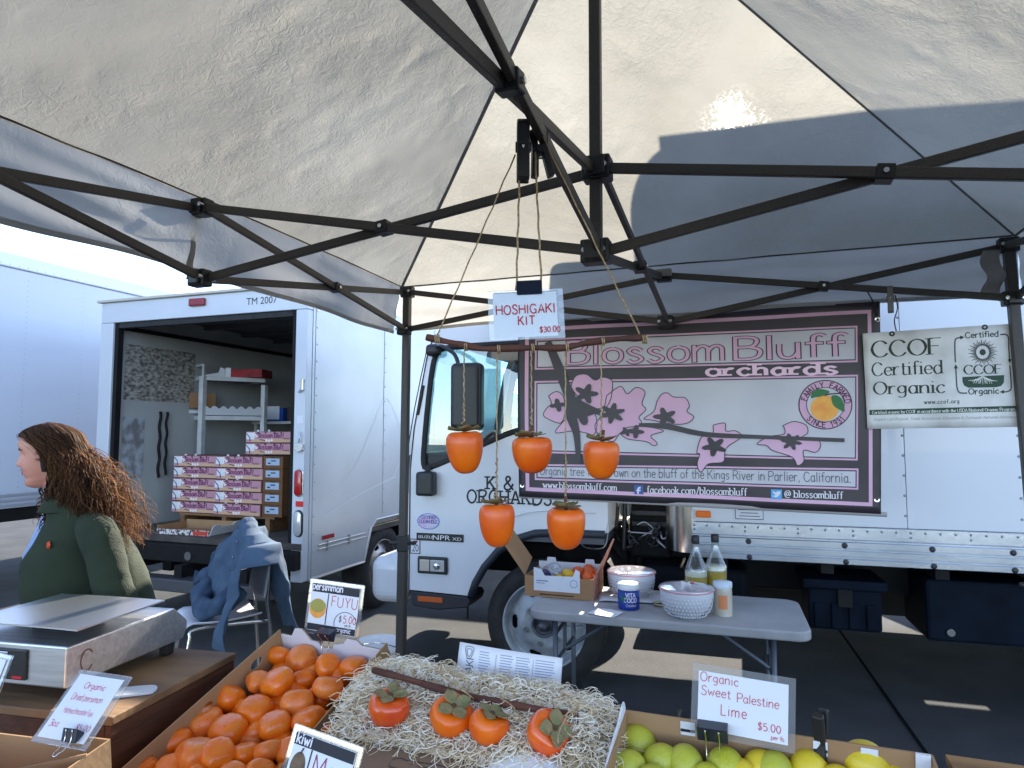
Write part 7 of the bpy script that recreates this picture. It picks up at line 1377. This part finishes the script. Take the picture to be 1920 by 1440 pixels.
    bo = body.build('body', SKIN, T, smooth=True); rm = bo.modifiers.new('remesh', 'REMESH'); rm.mode = 'VOXEL'; rm.voxel_size = .0042; rm.use_smooth_shade = True; sm_ = bo.modifiers.new('smooth', 'SMOOTH'); sm_.iterations = 2; sm_.factor = .5
    # face details on the visible (left) side and its twin
    for s in (1,-1):
        g = -1 if Ls.dot(V((0,-1,0))) < 0 else 1
        e = MB(); e.tube([hp3(.121-.003*math.sin(PI*k/8), s*(.30+.26*k/8), 1.012) for k in range(9)], [.0012+.0016*math.sin(PI*k/8) for k in range(9)], 6); e.build('eyelid', mat('lash', (.03,.016,.012), .7), T, smooth=True)
        b = MB(); b.tube([hp3(.1395+.005*math.sin(PI*k/8), s*(.20+.46*k/8), 1.012) for k in range(9)], [.0014+.0016*math.sin(PI*(k+1)/10) for k in range(9)], 6); b.build('eyebrow', mat('brow', lin(92,58,44), .8), T, smooth=True)
        lp = MB(); lp.tube([hp3(.056+.010*(k/8)**1.5, s*(.0+.40*k/8), 1.008) for k in range(9)], [.0042*(1-.7*k/8) for k in range(9)], 6); lp.tube([hp3(.068+.004*(k/8), s*(.0+.40*k/8), 1.006) for k in range(9)], [.0038*(1-.7*k/8) for k in range(9)], 6); lp.build('lips', mat('lip', lin(186,104,96), .45), T, smooth=True)
        te = MB(); te.tube([hp3(.0625+.005*(k/6), s*(.04+.26*k/6), 1.0) for k in range(7)], [.0030*(1-.6*k/6) for k in range(7)], 6); te.build('teeth', mat('teeth', (.75,.73,.68), .4), T, smooth=True)
    # trousers and shoes
    for s in (1,-1):
        hp = hips+l*(.09*s); kn = hp+V((0,0,-.42))+f*.02; an = V((hp.x, hp.y, .08)); mb = MB(); mb.tube([hp+V((0,0,.03)), hp.lerp(kn,.5), kn, kn.lerp(an,.5), an-V((0,0,.02))], [.105,.092,.072,.068,.060], 16); mb.build('trouser_leg', TRS, T, smooth=True)
        mb = MB(); mb.tube([an+V((0,0,-.035))-f*.07, an-V((0,0,.035))+f*.03, an-V((0,0,.042))+f*.13, an-V((0,0,.046))+f*.19], [.036,.042,.036,.022], 12); mb.build('shoe', BLACK, T, smooth=True)
    # shirt layer and jacket
    mb = MB(); loft(mb, [(hips,.185,.200),(waist,.175,.185),(chest,.160,.180),(shl-V((0,0,.01)),.11,.165),(nb-V((0,0,.01)),.068,.075)]); mb.build('shirt', SHT, T, smooth=True)
    mb = MB(); ang = (R_(14), R_(14+290)); rg = [(hips-V((0,0,.10)),.235,.235),(hips,.230,.230),(waist,.215,.215),(waist.lerp(chest,.5),.210,.212),(chest,.185,.195),(shl-V((0,0,.045)),.140,.180),(shl+V((0,0,.008)),.112,.150),(shl.lerp(nb,.55)+V((0,0,.012)),.088,.120),(nb+V((0,0,.004)),.074,.082)]
    def wrk(mb): mb.v = [tuple(V(v)+(V(v)-chest).normalized()*(.008*noise.noise(V(v)*7)+.004*noise.noise(V(v)*20))) for v in mb.v]
    sp = []
    for i in range(len(rg)-1):
        for k in range(4): t = k/4; sp.append((rg[i][0].lerp(rg[i+1][0], t), rg[i][1]+(rg[i+1][1]-rg[i][1])*t, rg[i][2]+(rg[i+1][2]-rg[i][2])*t))
    sp.append(rg[-1]); loft(mb, sp, 64, False, ang); wrk(mb); jk = mb.build('jacket', GJ, T, smooth=True, solid=.006)
    # collar folded over, lapel edge, pocket, pin
    mb = MB(); mb.grid(lambda u, v: nb+V((0,0,.026-.050*v))+f*(math.cos(ang[0]+(ang[1]-ang[0])*u)*(.076+.030*v))+l*(math.sin(ang[0]+(ang[1]-ang[0])*u)*(.084+.034*v)), 48, 6); mb.build('collar', GJ, jk, smooth=True, solid=.006)
    def onj(t, k, off=.012): c, a, b = sp[k]; ct, s_ = math.cos(R_(t)), math.sin(R_(t)); return c+f*(ct*(a+off))+l*(s_*(b+off))
    for z in (10, 4): 
        m2 = MB(); m2.grid(lambda u, v: onj(26+32*u, z, .016)+V((0,0,.012-.026*v)), 10, 2); m2.build('pocket_flap', GJ, jk, smooth=True, solid=.004)
    m2 = MB(); m2.lathe([(0,.006),(.010,.005),(.013,0)], 14, Matrix.Translation(onj(40, 19, .010)) @ f.to_track_quat('Z','Y').to_matrix().to_4x4()); m2.build('pin', mat('pin_orange', lin(206,74,26), .4), jk)
    for s in (1,-1):
        path = spline([shl+l*(.09*s)+V((0,0,-.012)), sh[s]+l*(.012*s)+V((0,0,-.03)), sh[s].lerp(el[s],.35)+l*(.018*s), sh[s].lerp(el[s],.7)+l*(.010*s), el[s], el[s].lerp(wr[s],.5), wr[s]-(wr[s]-el[s]).normalized()*.02], 10); n = len(path)
        mb = MB(); mb.tube(path, [.050+.014*min(1, i/10)-.010*i/n for i in range(n)], 30); out = []
        for i in range(n):
            for k in range(30):
                v = V(mb.v[i*30+k]); d = v-path[i]; bend = math.exp(-((i-40)/9)**2); q = .10*noise.noise(V((k*.21, i*.16, s*3)))+(.022+.05*bend)*math.sin(i*1.05+2.2*math.sin(k/30*2*PI)+s)*.5; out.append(tuple(path[i]+d*(1+q)))
        mb.v = out; mb.build('sleeve', GJ, jk, smooth=True)
    # hair: dark inner mass, then curled locks
    def hairmat(nm, c, t):
        m = mat(nm, c, .6, spec=.3); n = m.node_tree; p = n.nodes['Principled BSDF']; tr = n.nodes.new('ShaderNodeBsdfTranslucent'); tr.inputs[0].default_value = (*t, 1); mx = n.nodes.new('ShaderNodeMixShader'); mx.inputs[0].default_value = .5
        n.links.new(p.outputs[0], mx.inputs[1]); n.links.new(tr.outputs[0], mx.inputs[2]); n.links.new(mx.outputs[0], n.nodes['Material Output'].inputs[0]); return m
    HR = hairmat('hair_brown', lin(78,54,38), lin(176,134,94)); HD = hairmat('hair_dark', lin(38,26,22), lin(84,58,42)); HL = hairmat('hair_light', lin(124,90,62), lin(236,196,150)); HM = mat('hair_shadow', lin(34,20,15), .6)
    hc = hd+U*.125; bkd = -F
    def scalp(th, z, k): zz = min(z, .2245); return hd+U*(z*1.0+.006)+F*(math.cos(th)*(ip(fr, zz) if math.cos(th) > 0 else -ip(bkp, zz))*k)+Ls*(math.sin(th)*ip(wdp, zz)*k*1.10)
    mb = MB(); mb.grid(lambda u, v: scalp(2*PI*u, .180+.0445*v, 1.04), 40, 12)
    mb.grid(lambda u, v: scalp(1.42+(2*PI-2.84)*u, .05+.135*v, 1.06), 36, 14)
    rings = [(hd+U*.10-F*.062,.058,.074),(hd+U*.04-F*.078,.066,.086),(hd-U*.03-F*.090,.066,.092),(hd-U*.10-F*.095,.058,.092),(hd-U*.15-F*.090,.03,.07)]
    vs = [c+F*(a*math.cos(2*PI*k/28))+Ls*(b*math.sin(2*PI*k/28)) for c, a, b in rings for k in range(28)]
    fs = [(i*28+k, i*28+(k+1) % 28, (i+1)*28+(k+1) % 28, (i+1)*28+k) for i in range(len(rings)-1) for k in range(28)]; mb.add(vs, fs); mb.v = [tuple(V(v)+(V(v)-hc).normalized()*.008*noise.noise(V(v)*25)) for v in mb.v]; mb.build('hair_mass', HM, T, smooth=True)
    rn = random.Random(12); H1, H2, H3 = MB(), MB(), MB()
    side = 1 if Ls.dot(V((0,-1,0))) > 0 else -1                       # +1 when Ls points to the camera
    def scalp(th, z, k): zz = min(z, .2245); return hd+U*(z*1.0+.006)+F*(math.cos(th)*(ip(fr, zz) if math.cos(th) > 0 else -ip(bkp, zz))*k)+Ls*(math.sin(th)*ip(wdp, zz)*k*1.10)
    for q in range(4300):
        sg = rn.choice((1,-1)); th0 = sg*rn.uniform(.0, PI); z0 = .06+.164*rn.uniform(.10,1.0)**.75 if q % 3 else rn.uniform(.186,.2243)
        if abs(th0) < 1.25 and z0 < .178+.012*math.cos(th0): continue             # forehead and face stay free
        th1 = sg*max(abs(th0), rn.uniform(1.62,2.5)); z1 = min(z0, rn.uniform(.06,.13)); n1 = 12; pts = []; k0 = 1.06+rn.uniform(0,.09)
        for i in range(n1):                                                        # comb back over the scalp
            t = i/n1; pts.append(scalp(th0+(th1-th0)*t**.8, z0+(z1-z0)*t**1.7, k0+.10*t))
        out = (-F*.75+Ls*math.sin(th1)*.9).normalized(); L = rn.uniform(.20,.42); n = 30; ds = L/n; p = pts[-1].copy(); v = (pts[-1]-pts[-2]).normalized(); ph = rn.uniform(0,6); tw = rn.uniform(15,26); amp = rn.uniform(.006,.016); spd = rn.uniform(.3,2.3); free = []
        for i in range(n):
            t = i/n; v = (v+V((0,0,-.20))+out*.075*spd*(1-t)-F*.035*spd).normalized(); p = p+v*ds; a = amp*min(1, t*2.2+.15); s1 = v.orthogonal().normalized(); free.append(p+s1*(a*math.cos(ph+tw*t))+v.cross(s1)*(a*math.sin(ph+tw*t)))
        allp = pts+free; m_ = len(allp); r = rn.uniform(.0006,.0012); (H1, H2, H3)[0 if q % 4 < 2 else (1 if q % 4 == 2 else 2)].tube(allp, [r*(.8 if i < n1 else 1-.65*((i-n1)/n)**3) for i in range(m_)], 3)
    # locks falling in front of neck and chest
    for q in range(170):
        sg = rn.choice((side, side, -side)); st = hd+U*rn.uniform(.02,.11)+F*(rn.uniform(-.045,-.012) if sg == side else rn.uniform(-.03,.045))+Ls*(sg*rn.uniform(.066,.080)); L = rn.uniform(.14,.27); n = 28; ds = L/n; p = st; v = V((0,0,-1)); pts = []; ph = rn.uniform(0,6); dr = F*rn.uniform(-.01,.03)
        for i in range(n):
            t = i/n; v = (v+dr*(1 if t > .25 else 0)+V((0,0,-.1))).normalized(); p = p+v*ds; a = .009*min(1, t*2); s1 = v.orthogonal().normalized(); pts.append(p+s1*a*math.cos(ph+t*19)+v.cross(s1)*a*math.sin(ph+t*19))
        r = rn.uniform(.0012,.0022); (H1 if q % 2 else H2).tube(pts, [r*(1-.6*(i/n)**3) for i in range(n)], 4)
    H1.build('hair_curls', HR, T, smooth=True); H2.build('hair_curls', HD, T, smooth=True); H3.build('hair_curls', HL, T, smooth=True)
woman()
